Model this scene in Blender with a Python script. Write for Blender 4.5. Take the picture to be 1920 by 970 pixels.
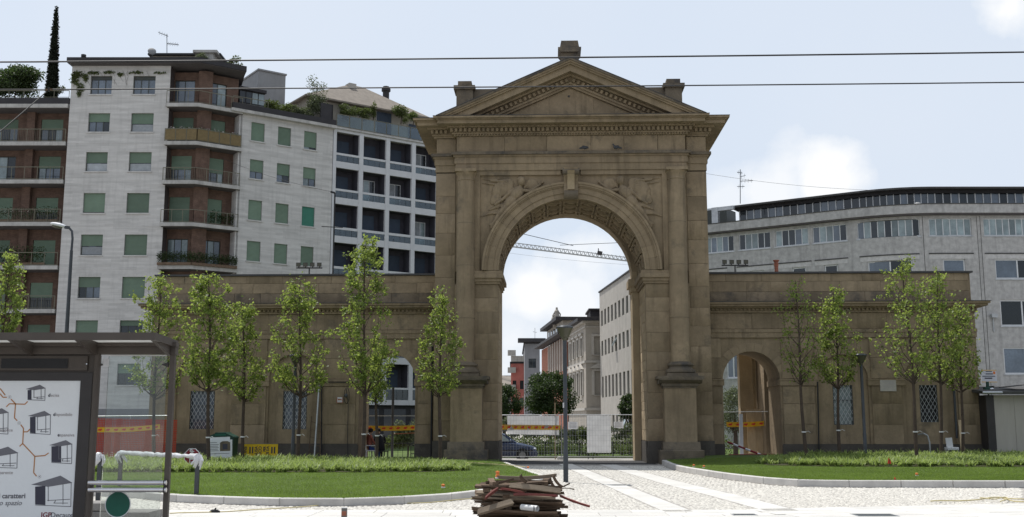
import bpy, math, random
import numpy as np
from mathutils import Vector, Matrix, Quaternion

for _o in list(bpy.data.objects):
    bpy.data.objects.remove(_o)
S = bpy.context.scene
COL = S.collection
rad = math.radians

# ------------------------------------------------------------------ camera
FPX, CAMZ, PITCH = 2000.0, 1.7, rad(8.671)
SP, CP = math.sin(PITCH), math.cos(PITCH)
cd = bpy.data.cameras.new('camera')
cd.sensor_width = 36.0
cd.lens = 36.0 * FPX / 1920.0
cd.clip_start, cd.clip_end = 0.1, 6000
cam = bpy.data.objects.new('camera', cd)
cam.location = (0, 0, CAMZ)
cam.rotation_euler = (rad(90) + PITCH, 0, 0)
COL.objects.link(cam)
S.camera = cam

# ------------------------------------------------------------------ light
SUN_EL, SUN_AZ = rad(66), rad(-41)          # azimuth from +Y, negative towards -X
sdir = Vector((math.sin(SUN_AZ) * math.cos(SUN_EL), math.cos(SUN_AZ) * math.cos(SUN_EL), math.sin(SUN_EL)))
sl = bpy.data.lights.new('sun', 'SUN')
sl.energy, sl.angle, sl.color = 5.0, rad(0.55), (1.0, 0.965, 0.91)
sun = bpy.data.objects.new('sun', sl)
sun.rotation_euler = sdir.to_track_quat('Z', 'Y').to_euler()
sun.location = (0, 0, 60)
COL.objects.link(sun)

W = bpy.data.worlds.new('World')
S.world = W
W.use_nodes = True
wn, wl = W.node_tree.nodes, W.node_tree.links
wn.clear()
wo = wn.new('ShaderNodeOutputWorld')
wb = wn.new('ShaderNodeBackground')
wb.inputs['Strength'].default_value = 0.1
sky = wn.new('ShaderNodeTexSky')
sky.sky_type = 'NISHITA'
sky.sun_disc = False
sky.sun_elevation, sky.sun_rotation = SUN_EL, SUN_AZ
sky.air_density, sky.dust_density, sky.ozone_density = 1.0, 2.2, 1.0
tc = wn.new('ShaderNodeTexCoord')
def wmath(op, a, b=None, c=None, clamp=False):
    n = wn.new('ShaderNodeMath'); n.operation = op; n.use_clamp = clamp
    for i, x in enumerate((a, b, c)):
        if x is None: continue
        if isinstance(x, (int, float)): n.inputs[i].default_value = x
        else: wl.new(x, n.inputs[i])
    return n.outputs[0]
def wmix(f, a, b):
    n = wn.new('ShaderNodeMix'); n.data_type = 'RGBA'; n.clamp_factor = True
    if isinstance(f, (int, float)): n.inputs[0].default_value = f
    else: wl.new(f, n.inputs[0])
    for i, x in ((6, a), (7, b)):
        if isinstance(x, tuple): n.inputs[i].default_value = x + (1,)
        else: wl.new(x, n.inputs[i])
    return n.outputs[2]
cn = wn.new('ShaderNodeTexNoise'); cn.inputs['Scale'].default_value = 9.0; cn.inputs['Detail'].default_value = 8.0; cn.inputs['Roughness'].default_value = 0.55
wl.new(tc.outputs['Generated'], cn.inputs['Vector'])
cn2 = wn.new('ShaderNodeTexNoise'); cn2.inputs['Scale'].default_value = 2.2; cn2.inputs['Detail'].default_value = 4.0
wl.new(tc.outputs['Generated'], cn2.inputs['Vector'])
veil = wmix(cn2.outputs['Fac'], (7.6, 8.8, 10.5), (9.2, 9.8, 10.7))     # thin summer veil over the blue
# veil thinned away from the sun, added to cut fill light on the facades
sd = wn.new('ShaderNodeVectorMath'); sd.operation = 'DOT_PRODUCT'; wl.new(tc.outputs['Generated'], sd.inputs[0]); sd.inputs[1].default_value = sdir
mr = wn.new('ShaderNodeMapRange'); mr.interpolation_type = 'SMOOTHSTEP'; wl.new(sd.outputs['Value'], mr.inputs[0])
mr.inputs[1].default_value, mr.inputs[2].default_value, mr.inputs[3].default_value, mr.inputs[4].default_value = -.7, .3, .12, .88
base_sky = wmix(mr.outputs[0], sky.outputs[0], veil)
clouds = None
def ray(u, v):
    a, b = (u - 960) / FPX, (485 - v) / FPX
    return Vector((a, CP - b * SP, SP + b * CP))
# cumulus heaps standing low in the sky round the whole horizon, those in view among them
CL = [(ray(1000, 560).normalized(), .042, .9), (ray(1085, 580).normalized(), .05, .7), (ray(960, 640).normalized(), .06, .6), (ray(1545, 350).normalized(), .034, .9), (ray(1450, 372).normalized(), .045, .7), (ray(1360, 380).normalized(), .04, .5), (ray(1900, 10).normalized(), .034, .9)]
_r = random.Random(5)
for _k in range(9):
    _a = rad(40 + _k * 35); _e = rad(_r.uniform(8, 22))
    CL.append((Vector((math.sin(_a) * math.cos(_e), math.cos(_a) * math.cos(_e), math.sin(_e))), _r.uniform(.05, .1), .7))
for c, r, amt in CL:
    d = wn.new('ShaderNodeVectorMath'); d.operation = 'DISTANCE'
    wl.new(tc.outputs['Generated'], d.inputs[0]); d.inputs[1].default_value = c
    q = wmath('SUBTRACT', 1.0, wmath('DIVIDE', d.outputs['Value'], r))
    q = wmath('ADD', q, wmath('MULTIPLY', wmath('SUBTRACT', cn.outputs['Fac'], 0.5), 3.4))
    q = wmath('MULTIPLY', wmath('MULTIPLY', q, 1.5, clamp=True), amt)
    clouds = q if clouds is None else wmath('MAXIMUM', clouds, q)
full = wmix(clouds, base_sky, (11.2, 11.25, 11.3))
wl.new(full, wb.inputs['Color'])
wl.new(wb.outputs[0], wo.inputs['Surface'])
S.view_settings.view_transform = 'Standard'
S.view_settings.look = 'None'
S.view_settings.exposure = -0.12
S.view_settings.gamma = 1.0
S.cycles.max_bounces = 6
S.cycles.transparent_max_bounces = 12

# ------------------------------------------------------------------ measuring
def at(u, v, y):
    d = ray(u, v); t = y / d.y
    return Vector((d.x * t, y, CAMZ + d.z * t))
def gnd(u, v, z=0.0):
    d = ray(u, v); t = (z - CAMZ) / d.z
    return Vector((d.x * t, d.y * t, z))
class Frame:
    """a vertical plane: local x runs along it, local y goes into the building, z is up"""
    def __init__(s, ox, oy, deg, oz=0.0):
        s.a = rad(deg)
        s.m = Matrix.Translation((ox, oy, oz)) @ Matrix.Rotation(s.a, 4, 'Z')
        s.inv = s.m.inverted()
    def uv(s, u, v, d=0.0):
        r = s.inv.to_3x3() @ ray(u, v)
        c = s.inv @ Vector((0, 0, CAMZ))
        t = (d - c.y) / r.y
        return (c.x + r.x * t, c.z + r.z * t)
WORLD = Frame(0, 0, 0)

# ------------------------------------------------------------------ materials
MATS = {}
def M(name, c, rough=.8, var=.15, vs=2.0, c2=None, bump=.2, bs=22.0, rnd=.0, streak=0.0, spec=.3, metal=0.0, stretch=None, brick=None, isl=0.0, trans=None, wave=None, dark=None):
    m = bpy.data.materials.new(name); m.use_nodes = True
    n, l = m.node_tree.nodes, m.node_tree.links
    p = n['Principled BSDF']; out = n['Material Output']
    p.inputs['Roughness'].default_value = rough
    p.inputs['Specular IOR Level'].default_value = spec
    p.inputs['Metallic'].default_value = metal
    t = n.new('ShaderNodeTexCoord')
    oi = n.new('ShaderNodeObjectInfo')
    k = n.new('ShaderNodeMath'); k.operation = 'MULTIPLY'; k.inputs[1].default_value = 41.0
    l.new(oi.outputs['Random'], k.inputs[0])
    ad = n.new('ShaderNodeVectorMath'); ad.operation = 'ADD'
    l.new(t.outputs['Object'], ad.inputs[0])
    if rnd: l.new(k.outputs[0], ad.inputs[1])
    mp = n.new('ShaderNodeMapping')
    if stretch: mp.inputs['Scale'].default_value = stretch
    l.new(ad.outputs[0], mp.inputs['Vector'])
    def noise(scale, det=5.0, vec=None, ro=.6):
        x = n.new('ShaderNodeTexNoise'); x.inputs['Scale'].default_value = scale; x.inputs['Detail'].default_value = det; x.inputs['Roughness'].default_value = ro
        l.new(vec or mp.outputs[0], x.inputs['Vector']); return x.outputs['Fac']
    def ramp(f, a, b):
        x = n.new('ShaderNodeMapRange'); x.inputs[1].default_value = a; x.inputs[2].default_value = b
        l.new(f, x.inputs[0]); return x.outputs[0]
    def mix(f, a, b, mode='MIX'):
        x = n.new('ShaderNodeMix'); x.data_type = 'RGBA'; x.blend_type = mode
        if isinstance(f, float): x.inputs[0].default_value = f
        else: l.new(f, x.inputs[0])
        for i, q in ((6, a), (7, b)):
            if isinstance(q, tuple): x.inputs[i].default_value = q[:3] + (1,)
            else: l.new(q, x.inputs[i])
        return x.outputs[2]
    lo = tuple(x * (1 - var) for x in c); hi = c2 or tuple(min(1, x * (1 + var)) for x in c)
    f = ramp(noise(vs), .3, .7)
    if isl:
        g = n.new('ShaderNodeNewGeometry')
        f2 = n.new('ShaderNodeMix'); f2.data_type = 'FLOAT'; f2.inputs[0].default_value = isl
        l.new(f, f2.inputs[2]); l.new(g.outputs['Random Per Island'], f2.inputs[3]); f = f2.outputs[0]
    col = mix(f, lo, hi)
    fine = noise(vs * 9, 4.0)
    col = mix(ramp(fine, .25, .75), mix(.5, col, tuple(x * (1 - var * 1.2) for x in c)), col)
    hgt = None
    if brick:
        b = n.new('ShaderNodeTexBrick')
        sx = n.new('ShaderNodeSeparateXYZ'); l.new(t.outputs['Object'], sx.inputs[0])
        aa = n.new('ShaderNodeMath'); aa.operation = 'ADD'; l.new(sx.outputs['X'], aa.inputs[0]); l.new(sx.outputs['Y'], aa.inputs[1])
        cx = n.new('ShaderNodeCombineXYZ'); l.new(aa.outputs[0], cx.inputs[0]); l.new(sx.outputs['Z'], cx.inputs[1])
        l.new(cx.outputs[0], b.inputs['Vector'])
        b.inputs['Scale'].default_value = 1.0
        b.inputs['Brick Width'].default_value, b.inputs['Row Height'].default_value, b.inputs['Mortar Size'].default_value = brick[0], brick[1], brick[2]
        b.inputs['Color1'].default_value = (.72, .72, .72, 1); b.inputs['Color2'].default_value = (1, 1, 1, 1)
        b.inputs['Mortar'].default_value = (brick[3],) * 3 + (1,)
        b.inputs['Bias'].default_value = brick[4] if len(brick) > 4 else 0.2
        col = mix(.9, col, b.outputs['Color'], 'MULTIPLY')
    if dark:                                     # weathering blotches of a colour of their own
        col = mix(ramp(noise(dark[1], 6.0, None, .7), dark[2], dark[2] + .18), col, dark[0])
    if streak:
        m2 = n.new('ShaderNodeMapping'); m2.inputs['Scale'].default_value = (2.2, 2.2, .22); l.new(ad.outputs[0], m2.inputs['Vector'])
        sf = n.new('ShaderNodeMath'); sf.operation = 'MULTIPLY'; sf.inputs[1].default_value = streak
        l.new(ramp(noise(1.3, 6.0, m2.outputs[0], .65), .5, .74), sf.inputs[0])
        col = mix(sf.outputs[0], col, tuple(x * .42 for x in c))
    if rnd:
        h = n.new('ShaderNodeHueSaturation')
        v = n.new('ShaderNodeMapRange'); v.inputs[3].default_value = 1 - rnd; v.inputs[4].default_value = 1 + rnd
        l.new(oi.outputs['Random'], v.inputs[0]); l.new(v.outputs[0], h.inputs['Value']); l.new(col, h.inputs['Color']); col = h.outputs[0]
    l.new(col, p.inputs['Base Color'])
    if bump:
        hh = noise(bs, 8.0, None, .65)
        if wave:
            wv = n.new('ShaderNodeTexWave'); wv.bands_direction = wave[0]; wv.inputs['Scale'].default_value = wave[1]; l.new(t.outputs['Object'], wv.inputs['Vector'])
            hh = wv.outputs['Fac']
        bm = n.new('ShaderNodeBump'); bm.inputs['Strength'].default_value = bump; bm.inputs['Distance'].default_value = .03
        l.new(hh, bm.inputs['Height']); l.new(bm.outputs[0], p.inputs['Normal'])
    if trans:
        tr = n.new('ShaderNodeBsdfTranslucent'); ms = n.new('ShaderNodeMixShader'); ms.inputs[0].default_value = trans[1]
        tcol = mix(f, tuple(x * .7 for x in trans[0]), trans[0]); l.new(tcol, tr.inputs['Color'])
        l.new(p.outputs[0], ms.inputs[1]); l.new(tr.outputs[0], ms.inputs[2]); l.new(ms.outputs[0], out.inputs['Surface'])
    MATS[name] = m
    return m
def clear_glass(name, tint, refl=.06):
    m = bpy.data.materials.new(name); m.use_nodes = True
    n, l = m.node_tree.nodes, m.node_tree.links; n.clear()
    o = n.new('ShaderNodeOutputMaterial'); a = n.new('ShaderNodeBsdfTransparent'); g = n.new('ShaderNodeBsdfGlossy'); x = n.new('ShaderNodeMixShader')
    fr = n.new('ShaderNodeFresnel'); fr.inputs[0].default_value = 1.45
    k = n.new('ShaderNodeMath'); k.operation = 'ADD'; k.inputs[1].default_value = refl - .04; l.new(fr.outputs[0], k.inputs[0])
    a.inputs[0].default_value = tint + (1,); g.inputs['Roughness'].default_value = .02
    l.new(k.outputs[0], x.inputs[0]); l.new(a.outputs[0], x.inputs[1]); l.new(g.outputs[0], x.inputs[2]); l.new(x.outputs[0], o.inputs[0])
    MATS[name] = m; return m

STONE = (.270, .207, .135)
M('sandstone', STONE, .92, .28, .7, bump=.6, bs=11, rnd=.075, streak=.75, dark=((.105, .088, .068), 1.0, .57))
M('sandstone_plain', STONE, .92, .28, .6, bump=.6, bs=10, streak=.75, dark=((.10, .085, .066), .8, .57))
M('sandstone_smooth', STONE, .92, .2, .7, bump=.5, bs=10, streak=.4, rnd=.02, dark=((.12, .10, .075), .9, .58))
M('sandstone_sooty', (.205, .16, .11), .94, .3, .9, bump=.6, bs=11, rnd=.1, streak=.6, dark=((.075, .065, .055), 1.1, .50))
M('sandstone_grimy', (.16, .13, .095), .95, .3, 1.5, bump=.5, bs=12, streak=.4, dark=((.06, .056, .055), 1.2, .5))
M('sandstone_light', (.36, .28, .18), .9, .2, 1.2, bump=.5, bs=13, rnd=.1, streak=.2)
M('plinth_stone', (.085, .075, .065), .9, .25, 1.5, bump=.5, bs=10, dark=((.15, .13, .1), 1.6, .6))
M('lead_cap', (.06, .058, .06), .6, .2, 2, bump=.1, bs=9)
M('travertine', (.525, .508, .49), .7, .2, 1.1, bump=.12, bs=10, streak=.3, stretch=(.3, .3, 3.5), brick=(1.3, .21, .004, .88, .5), dark=((.47, .44, .41), 1.6, .56))
M('travertine_sill', (.5, .485, .47), .7, .2, 2, bump=.1)
M('balcony_concrete', (.42, .405, .385), .85, .22, 1.4, bump=.2, streak=.5)
M('loggia_brick', (.155, .098, .075), .9, .3, 2.5, bump=.3, bs=30, brick=(.25, .075, .012, .75))
M('roof_edge', (.035, .033, .036), .7, .2, 1)
M('white_frame_concrete', (.53, .53, .545), .75, .08, 1.2, bump=.08, streak=.12)
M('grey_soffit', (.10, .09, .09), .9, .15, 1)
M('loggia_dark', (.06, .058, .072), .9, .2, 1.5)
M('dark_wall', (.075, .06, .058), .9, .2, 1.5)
M('shutter_green', (.13, .185, .135), .6, .1, 1.5, rnd=.22, bump=.5, wave=('Z', 3.2))
M('shutter_dark', (.042, .058, .085), .6, .12, 1.5, rnd=.25, bump=.5, wave=('Z', 3.2))
M('shutter_teal', (.04, .17, .12), .55, .1, 1.5, bump=.4, wave=('Z', 3.2))
M('window_frame_dark', (.05, .055, .05), .5, .1, 3, bump=0)
M('window_frame_white', (.62, .63, .64), .5, .08, 3, bump=0)
M('pane_dark', (.022, .027, .033), .06, .3, .5, bump=.02, bs=1.5, spec=.6, rnd=.4)
M('pane_sky', (.10, .125, .16), .06, .4, .8, bump=.03, bs=1.5, spec=.9, rnd=.35)
M('pane_pale', (.22, .27, .28), .1, .4, 1.2, bump=.03, bs=1.5, spec=.8, rnd=.45)
M('curtain', (.33, .35, .37), .9, .2, 2, bump=.5, wave=('X', 5.0), rnd=.25)
M('rail_metal', (.16, .15, .11), .5, .15, 4, bump=0)
M('rail_mesh_panel', (.17, .125, .06), .8, .2, 5, bump=.2)
M('pebbledash', (.42, .408, .395), .92, .25, 3.2, bump=.4, bs=26, streak=.5, dark=((.32, .31, .30), 7.0, .56))
M('pebbledash_pale', (.50, .485, .47), .92, .2, 4, bump=.4, bs=26, streak=.2)
M('roof_felt', (.07, .068, .066), .85, .25, 2)
M('zinc', (.45, .46, .47), .45, .2, 3, metal=.6)
M('grey_panel', (.25, .25, .255), .7, .12, 1, streak=.25)
M('roof_tiles', (.22, .19, .16), .85, .2, 2, bump=.6, wave=('X', 3.0))
M('asphalt', (.05, .05, .052), .9, .3, 1.2, bump=.4, bs=60)
M('ground_paving', (.40, .385, .36), .9, .2, 1.1, bump=.4, bs=50)
M('mortar_bed', (.34, .32, .295), .95, .2, 4, bump=.4, bs=60)
M('pebbles', (.55, .525, .475), .8, .28, 3, isl=.75, bump=.2, bs=60)
M('pale_slab', (.53, .515, .485), .75, .12, 1.6, rnd=.08, bump=.12, bs=60, dark=((.42, .40, .37), 1.4, .68))
M('kerb_granite', (.52, .50, .475), .8, .14, 2.5, rnd=.08, bump=.25, bs=70, streak=.15)
M('soil', (.045, .034, .025), .95, .4, 6, bump=.7)
M('lawn_turf', (.085, .13, .028), .9, .4, .6, bump=.8, bs=80, dark=((.085, .11, .03), .5, .58))
M('grass_blade', (.085, .14, .025), .6, .35, .5, c2=(.21, .25, .065), isl=.4, bump=0, dark=((.16, .16, .055), .9, .60), trans=((.30, .46, .06), .4))
M('strap_leaf', (.085, .155, .03), .5, .4, 1, c2=(.40, .48, .15), isl=.85, bump=0, spec=.3, trans=((.42, .55, .14), .38))
M('tree_leaf', (.055, .092, .018), .5, .45, 1, c2=(.235, .30, .07), isl=.8, bump=0, spec=.3, trans=((.46, .58, .12), .42))
M('tree_leaf_dark', (.028, .048, .016), .5, .4, 1, c2=(.06, .085, .028), isl=.8, bump=0, trans=((.10, .17, .04), .25))
M('terrace_leaf', (.05, .072, .02), .5, .4, 1, c2=(.14, .16, .05), isl=.8, bump=0, trans=((.2, .28, .06), .3))
M('cypress_leaf', (.010, .014, .007), .9, .3, 1, c2=(.020, .027, .012), isl=.8, bump=0)
M('olive_leaf', (.09, .11, .06), .5, .4, 1, c2=(.17, .19, .11), isl=.8, bump=0, trans=((.2, .25, .1), .25))
M('ivy_leaf', (.06, .08, .02), .5, .4, 1, c2=(.13, .15, .05), isl=.8, bump=0, trans=((.2, .28, .06), .25))
M('flower', (.7, .62, .6), .7, .3, 1, isl=.8, bump=0)
M('bark', (.075, .055, .042), .9, .3, 8, bump=.6, bs=40)
M('dark_paint', (.04, .036, .036), .45, .15, 4, bump=.03)
M('shelter_brown', (.075, .062, .053), .5, .12, 4, bump=.03, bs=60)
M('lamp_grey', (.06, .065, .072), .4, .15, 4, bump=.03, metal=.3)
M('lamp_bowl', (.085, .08, .058), .35, .15, 4, bump=.02)
M('galvanised', (.42, .43, .44), .4, .15, 5, metal=.7, bump=.05)
M('chrome', (.62, .61, .63), .18, .08, 5, metal=.9, bump=.02)
M('plastic_wrap', (.56, .56, .57), .28, .12, 5, bump=.9, bs=12, spec=.6)
M('cable', (.02, .02, .022), .6, .1, 5, bump=0)
M('wood_old', (.135, .092, .062), .9, .5, 3, bump=.6, bs=30, rnd=.4, stretch=(1, 6, 6))
M('wood_grey', (.24, .19, .14), .9, .25, 2, bump=.5, bs=30, rnd=.2, stretch=(1, 6, 6))
M('wood_red', (.19, .055, .045), .7, .3, 3, bump=.4, bs=30, rnd=.3)
M('wood_new', (.47, .36, .23), .8, .15, 2, bump=.3, bs=30, rnd=.1, stretch=(6, 6, 1))
M('white_plastic', (.62, .62, .62), .4, .08, 4, bump=.05)
M('tarp_white', (.62, .62, .63), .6, .08, 2, bump=.5, bs=3, trans=((.7, .7, .7), .5))
M('paper', (.72, .72, .73), .8, .05, 4, bump=.05, trans=((.7, .7, .72), .4))
M('poster_paper', (.68, .70, .72), .35, .03, 4, bump=0, spec=.5)
M('ink_dark', (.05, .05, .07), .7, .1, 4, bump=0)
M('ink_grey', (.15, .15, .17), .7, .1, 4, bump=0)
M('ink_soft', (.36, .33, .33), .7, .1, 4, bump=0)
M('ink_orange', (.42, .19, .07), .7, .1, 4, bump=0)
M('sign_yellow', (.62, .40, .015), .6, .08, 3, bump=.05)
M('tape_yellow', (.75, .42, .02), .5, .12, 8, bump=.1)
M('sign_red', (.20, .018, .03), .5, .1, 3, bump=.03)
M('signal_red', (.65, .05, .03), .6, .1, 3, bump=.03)
M('signal_orange', (.75, .22, .06), .6, .1, 3, bump=.03)
M('sign_white', (.62, .63, .66), .5, .05, 3, bump=.03)
M('disc_green', (.008, .085, .058), .5, .12, 4, bump=.03)
M('bin_green', (.012, .05, .035), .5, .15, 3, bump=.05)
M('net_orange', (.42, .06, .035), .6, .15, 6, bump=0, trans=((.4, .06, .03), .25))
M('hose_yellow', (.52, .45, .24), .5, .1, 5, bump=.05)
M('hub_grey', (.2, .2, .2), .5, .1, 4, bump=0)
M('street_asphalt', (.21, .20, .19), .9, .2, 1.2, bump=.3, bs=60)
M('car_blue', (.014, .028, .07), .25, .08, 2, bump=0, spec=.6)
M('rubber', (.02, .02, .02), .9, .2, 6, bump=.1)
M('stucco_cream', (.36, .325, .28), .9, .12, 1, bump=.2, streak=.25)
M('stucco_white', (.40, .375, .34), .9, .15, .8, bump=.2, streak=.6)
M('stucco_pink', (.50, .17, .14), .9, .12, 1, bump=.2, streak=.15)
M('stucco_grey', (.2, .2, .21), .9, .12, 1, bump=.2, streak=.15)
M('brick_red', (.36, .14, .09), .9, .2, 2, bump=.2, brick=(.3, .1, .012, .75))
M('wire_faint', (.25, .25, .26), .6, .1, 3, bump=0)
M('crane_steel', (.33, .34, .34), .5, .1, 3, bump=0)
M('hut_panel', (.40, .37, .33), .85, .1, 1, bump=.1, stretch=(3, 3, .3))
M('granite_block', (.20, .19, .18), .9, .25, 5, rnd=.25, bump=.6, bs=40)
M('marble', (.42, .39, .35), .6, .1, 4, bump=.05)
M('jacket_dark', (.018, .018, .022), .9, .2, 8, bump=.3)
M('cloth_grey', (.30, .31, .34), .9, .2, 8, bump=.3)
M('cloth_blue', (.03, .06, .22), .9, .2, 8, bump=.3)
M('cloth_red', (.30, .10, .07), .9, .2, 8, bump=.3)
M('skin', (.36, .21, .14), .6, .1, 6, bump=0)
M('hair_dark', (.015, .012, .01), .8, .3, 9, bump=.4)
M('lead_pigeon', (.05, .052, .058), .6, .3, 20, bump=0)
clear_glass('shelter_glass', (.90, .93, .92), .075)
clear_glass('rail_glass', (.62, .72, .75), .10)

# ------------------------------------------------------------------ mesh building
class MB:
    def __init__(s): s.v, s.f = [], []
    def add(s, vs, fs):
        o = len(s.v); s.v.extend(vs); s.f.extend([tuple(i + o for i in f) for f in fs]); return s
    def box(s, x0, x1, y0, y1, z0, z1):
        return s.add([(x0, y0, z0), (x1, y0, z0), (x1, y1, z0), (x0, y1, z0), (x0, y0, z1), (x1, y0, z1), (x1, y1, z1), (x0, y1, z1)],
                     [(0, 3, 2, 1), (4, 5, 6, 7), (0, 1, 5, 4), (1, 2, 6, 5), (2, 3, 7, 6), (3, 0, 4, 7)])
    def cbox(s, x0, x1, y0, y1, z0, z1, c=.012, j=0.0, rng=random):
        """a dressed block: chamfered front (-y) face, a little uneven"""
        d = [rng.uniform(-j, j) for _ in range(4)]
        return s.add([(x0, y0 + c, z0), (x1, y0 + c, z0), (x1, y1, z0), (x0, y1, z0), (x0, y0 + c, z1), (x1, y0 + c, z1), (x1, y1, z1), (x0, y1, z1),
                      (x0 + c, y0 + d[0], z0 + c), (x1 - c, y0 + d[1], z0 + c), (x1 - c, y0 + d[2], z1 - c), (x0 + c, y0 + d[3], z1 - c)],
                     [(0, 3, 2, 1), (4, 5, 6, 7), (1, 2, 6, 5), (2, 3, 7, 6), (3, 0, 4, 7), (8, 9, 10, 11), (0, 1, 9, 8), (1, 5, 10, 9), (5, 4, 11, 10), (4, 0, 8, 11)])
    def bar(s, p, q, w, h=None, up=(0, 0, 1)):
        p, q = Vector(p), Vector(q); d = (q - p).normalized(); h = h or w
        u = Vector(up)
        if abs(d.dot(u)) > .98: u = Vector((1, 0, 0))
        a = d.cross(u).normalized() * (w / 2); b = a.cross(d).normalized() * (h / 2)
        vs = [tuple(e + x) for e in (p, q) for x in (-a - b, a - b, a + b, -a + b)]
        return s.add(vs, [(0, 1, 2, 3), (7, 6, 5, 4), (0, 4, 5, 1), (1, 5, 6, 2), (2, 6, 7, 3), (3, 7, 4, 0)])
    def tube(s, pts, r, n=8, cap=True):
        pts = [Vector(p) for p in pts]; rs = r if isinstance(r, (list, tuple)) else [r] * len(pts)
        o = len(s.v); ref = None
        for i, p in enumerate(pts):
            d = (pts[min(i + 1, len(pts) - 1)] - pts[max(i - 1, 0)]).normalized()
            if ref is None:
                ref = d.orthogonal().normalized()
            ref = (ref - d * ref.dot(d)).normalized(); b = d.cross(ref)
            for k in range(n):
                a = 2 * math.pi * k / n
                s.v.append(tuple(p + (ref * math.cos(a) + b * math.sin(a)) * rs[i]))
        for i in range(len(pts) - 1):
            for k in range(n):
                a, b2 = o + i * n + k, o + i * n + (k + 1) % n
                s.f.append((a, b2, b2 + n, a + n))
        if cap:
            s.f.append(tuple(o + k for k in reversed(range(n)))); s.f.append(tuple(o + (len(pts) - 1) * n + k for k in range(n)))
        return s
    def lathe(s, prof, cx=0, cy=0, cz=0, n=20, a0=0.0, a1=2 * math.pi):
        o = len(s.v); full = abs(a1 - a0 - 2 * math.pi) < 1e-6; m = n if full else n + 1
        for r, z in prof:
            for k in range(m):
                a = a0 + (a1 - a0) * k / n
                s.v.append((cx + r * math.cos(a), cy + r * math.sin(a), cz + z))
        for i in range(len(prof) - 1):
            for k in range(n):
                a, b = o + i * m + k, o + i * m + (k + 1) % m
                s.f.append((a, b, b + m, a + m))
        if full:
            s.f.append(tuple(o + k for k in reversed(range(m)))); s.f.append(tuple(o + (len(prof) - 1) * m + k for k in range(m)))
        return s
    def prism(s, poly, h0, h1, ax='z'):
        """extrude a polygon; ax z: poly is (x,y); ax y: poly is (x,z); ax x: poly is (y,z)"""
        n = len(poly)
        def P(p, h): return (p[0], p[1], h) if ax == 'z' else (p[0], h, p[1]) if ax == 'y' else (h, p[0], p[1])
        vs = [P(p, h0) for p in poly] + [P(p, h1) for p in poly]
        return s.add(vs, [tuple(reversed(range(n))), tuple(range(n, 2 * n))] + [(i, (i + 1) % n, n + (i + 1) % n, n + i) for i in range(n)])
    def ell(s, c, r, rot=None, n=10, m=7):
        vs = []; c = Vector(c)
        for i in range(m + 1):
            t = math.pi * i / m
            for k in range(n):
                a = 2 * math.pi * k / n
                p = Vector((r[0] * math.sin(t) * math.cos(a), r[1] * math.sin(t) * math.sin(a), r[2] * math.cos(t)))
                vs.append(tuple(c + (rot @ p if rot else p)))
        return s.add(vs, [(i * n + k, (i + 1) * n + k, (i + 1) * n + (k + 1) % n, i * n + (k + 1) % n) for i in range(m) for k in range(n)])
    def holes(s, x0, x1, z0, z1, hs, y=0.0, depth=.25):
        """a wall face at y with openings (x0,x1,z0,z1) and reveals going in by depth"""
        xs = sorted({x0, x1, *[h[0] for h in hs], *[h[1] for h in hs]}); zs = sorted({z0, z1, *[h[2] for h in hs], *[h[3] for h in hs]})
        xs = [x for x in xs if x0 - 1e-6 <= x <= x1 + 1e-6]; zs = [z for z in zs if z0 - 1e-6 <= z <= z1 + 1e-6]
        for i in range(len(xs) - 1):
            for k in range(len(zs) - 1):
                mx, mz = (xs[i] + xs[i + 1]) / 2, (zs[k] + zs[k + 1]) / 2
                if any(h[0] < mx < h[1] and h[2] < mz < h[3] for h in hs): continue
                s.add([(xs[i], y, zs[k]), (xs[i + 1], y, zs[k]), (xs[i + 1], y, zs[k + 1]), (xs[i], y, zs[k + 1])], [(0, 1, 2, 3)])
        for a, b, c, d in hs:
            e = y + depth
            s.add([(a, y, c), (b, y, c), (b, y, d), (a, y, d), (a, e, c), (b, e, c), (b, e, d), (a, e, d)], [(0, 4, 5, 1), (1, 5, 6, 2), (2, 6, 7, 3), (3, 7, 4, 0)])
        return s
    def mesh(s, name, smooth=True):
        me = bpy.data.meshes.new(name)
        me.from_pydata([tuple(v) for v in s.v], [], s.f); me.update()
        if smooth:
            me.polygons.foreach_set('use_smooth', np.ones(len(me.polygons), bool)); me.set_sharp_from_angle(angle=rad(38))
        return me

WMX = {}
def put(name, mesh, mat=None, parent=None, frame=None, loc=None, kind=None, label=None):
    """link one mesh object; frame (a Frame or Matrix) gives its world placing, default the parent's"""
    if isinstance(mesh, MB): mesh = mesh.mesh(name)
    o = bpy.data.objects.new(name, mesh); COL.objects.link(o)
    if mat and not mesh.materials: mesh.materials.append(MATS[mat])
    m = frame.m if isinstance(frame, Frame) else frame
    if m is None: m = WMX[parent.name].copy() if parent else Matrix.Identity(4)
    if loc is not None: m = m @ Matrix.Translation(loc)
    if parent:
        o.parent = parent; o.matrix_basis = WMX[parent.name].inverted() @ m
    else: o.matrix_basis = m
    WMX[o.name] = m.copy()
    if kind: o['kind'] = kind
    if label: o['label'] = label
    return o
def tag(o, label, cat=None, group=None, kind=None):
    o['label'] = label
    if cat: o['category'] = cat
    if group: o['group'] = group
    if kind: o['kind'] = kind
    return o
def root(name, label, cat, frame=None, loc=None, group=None):
    o = bpy.data.objects.new(name, None); COL.objects.link(o); o.empty_display_size = .2
    m = frame.m if isinstance(frame, Frame) else frame if frame is not None else Matrix.Identity(4)
    if loc is not None: m = m @ Matrix.Translation(loc)
    o.matrix_basis = m; WMX[o.name] = m.copy()
    return tag(o, label, cat, group)
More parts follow.
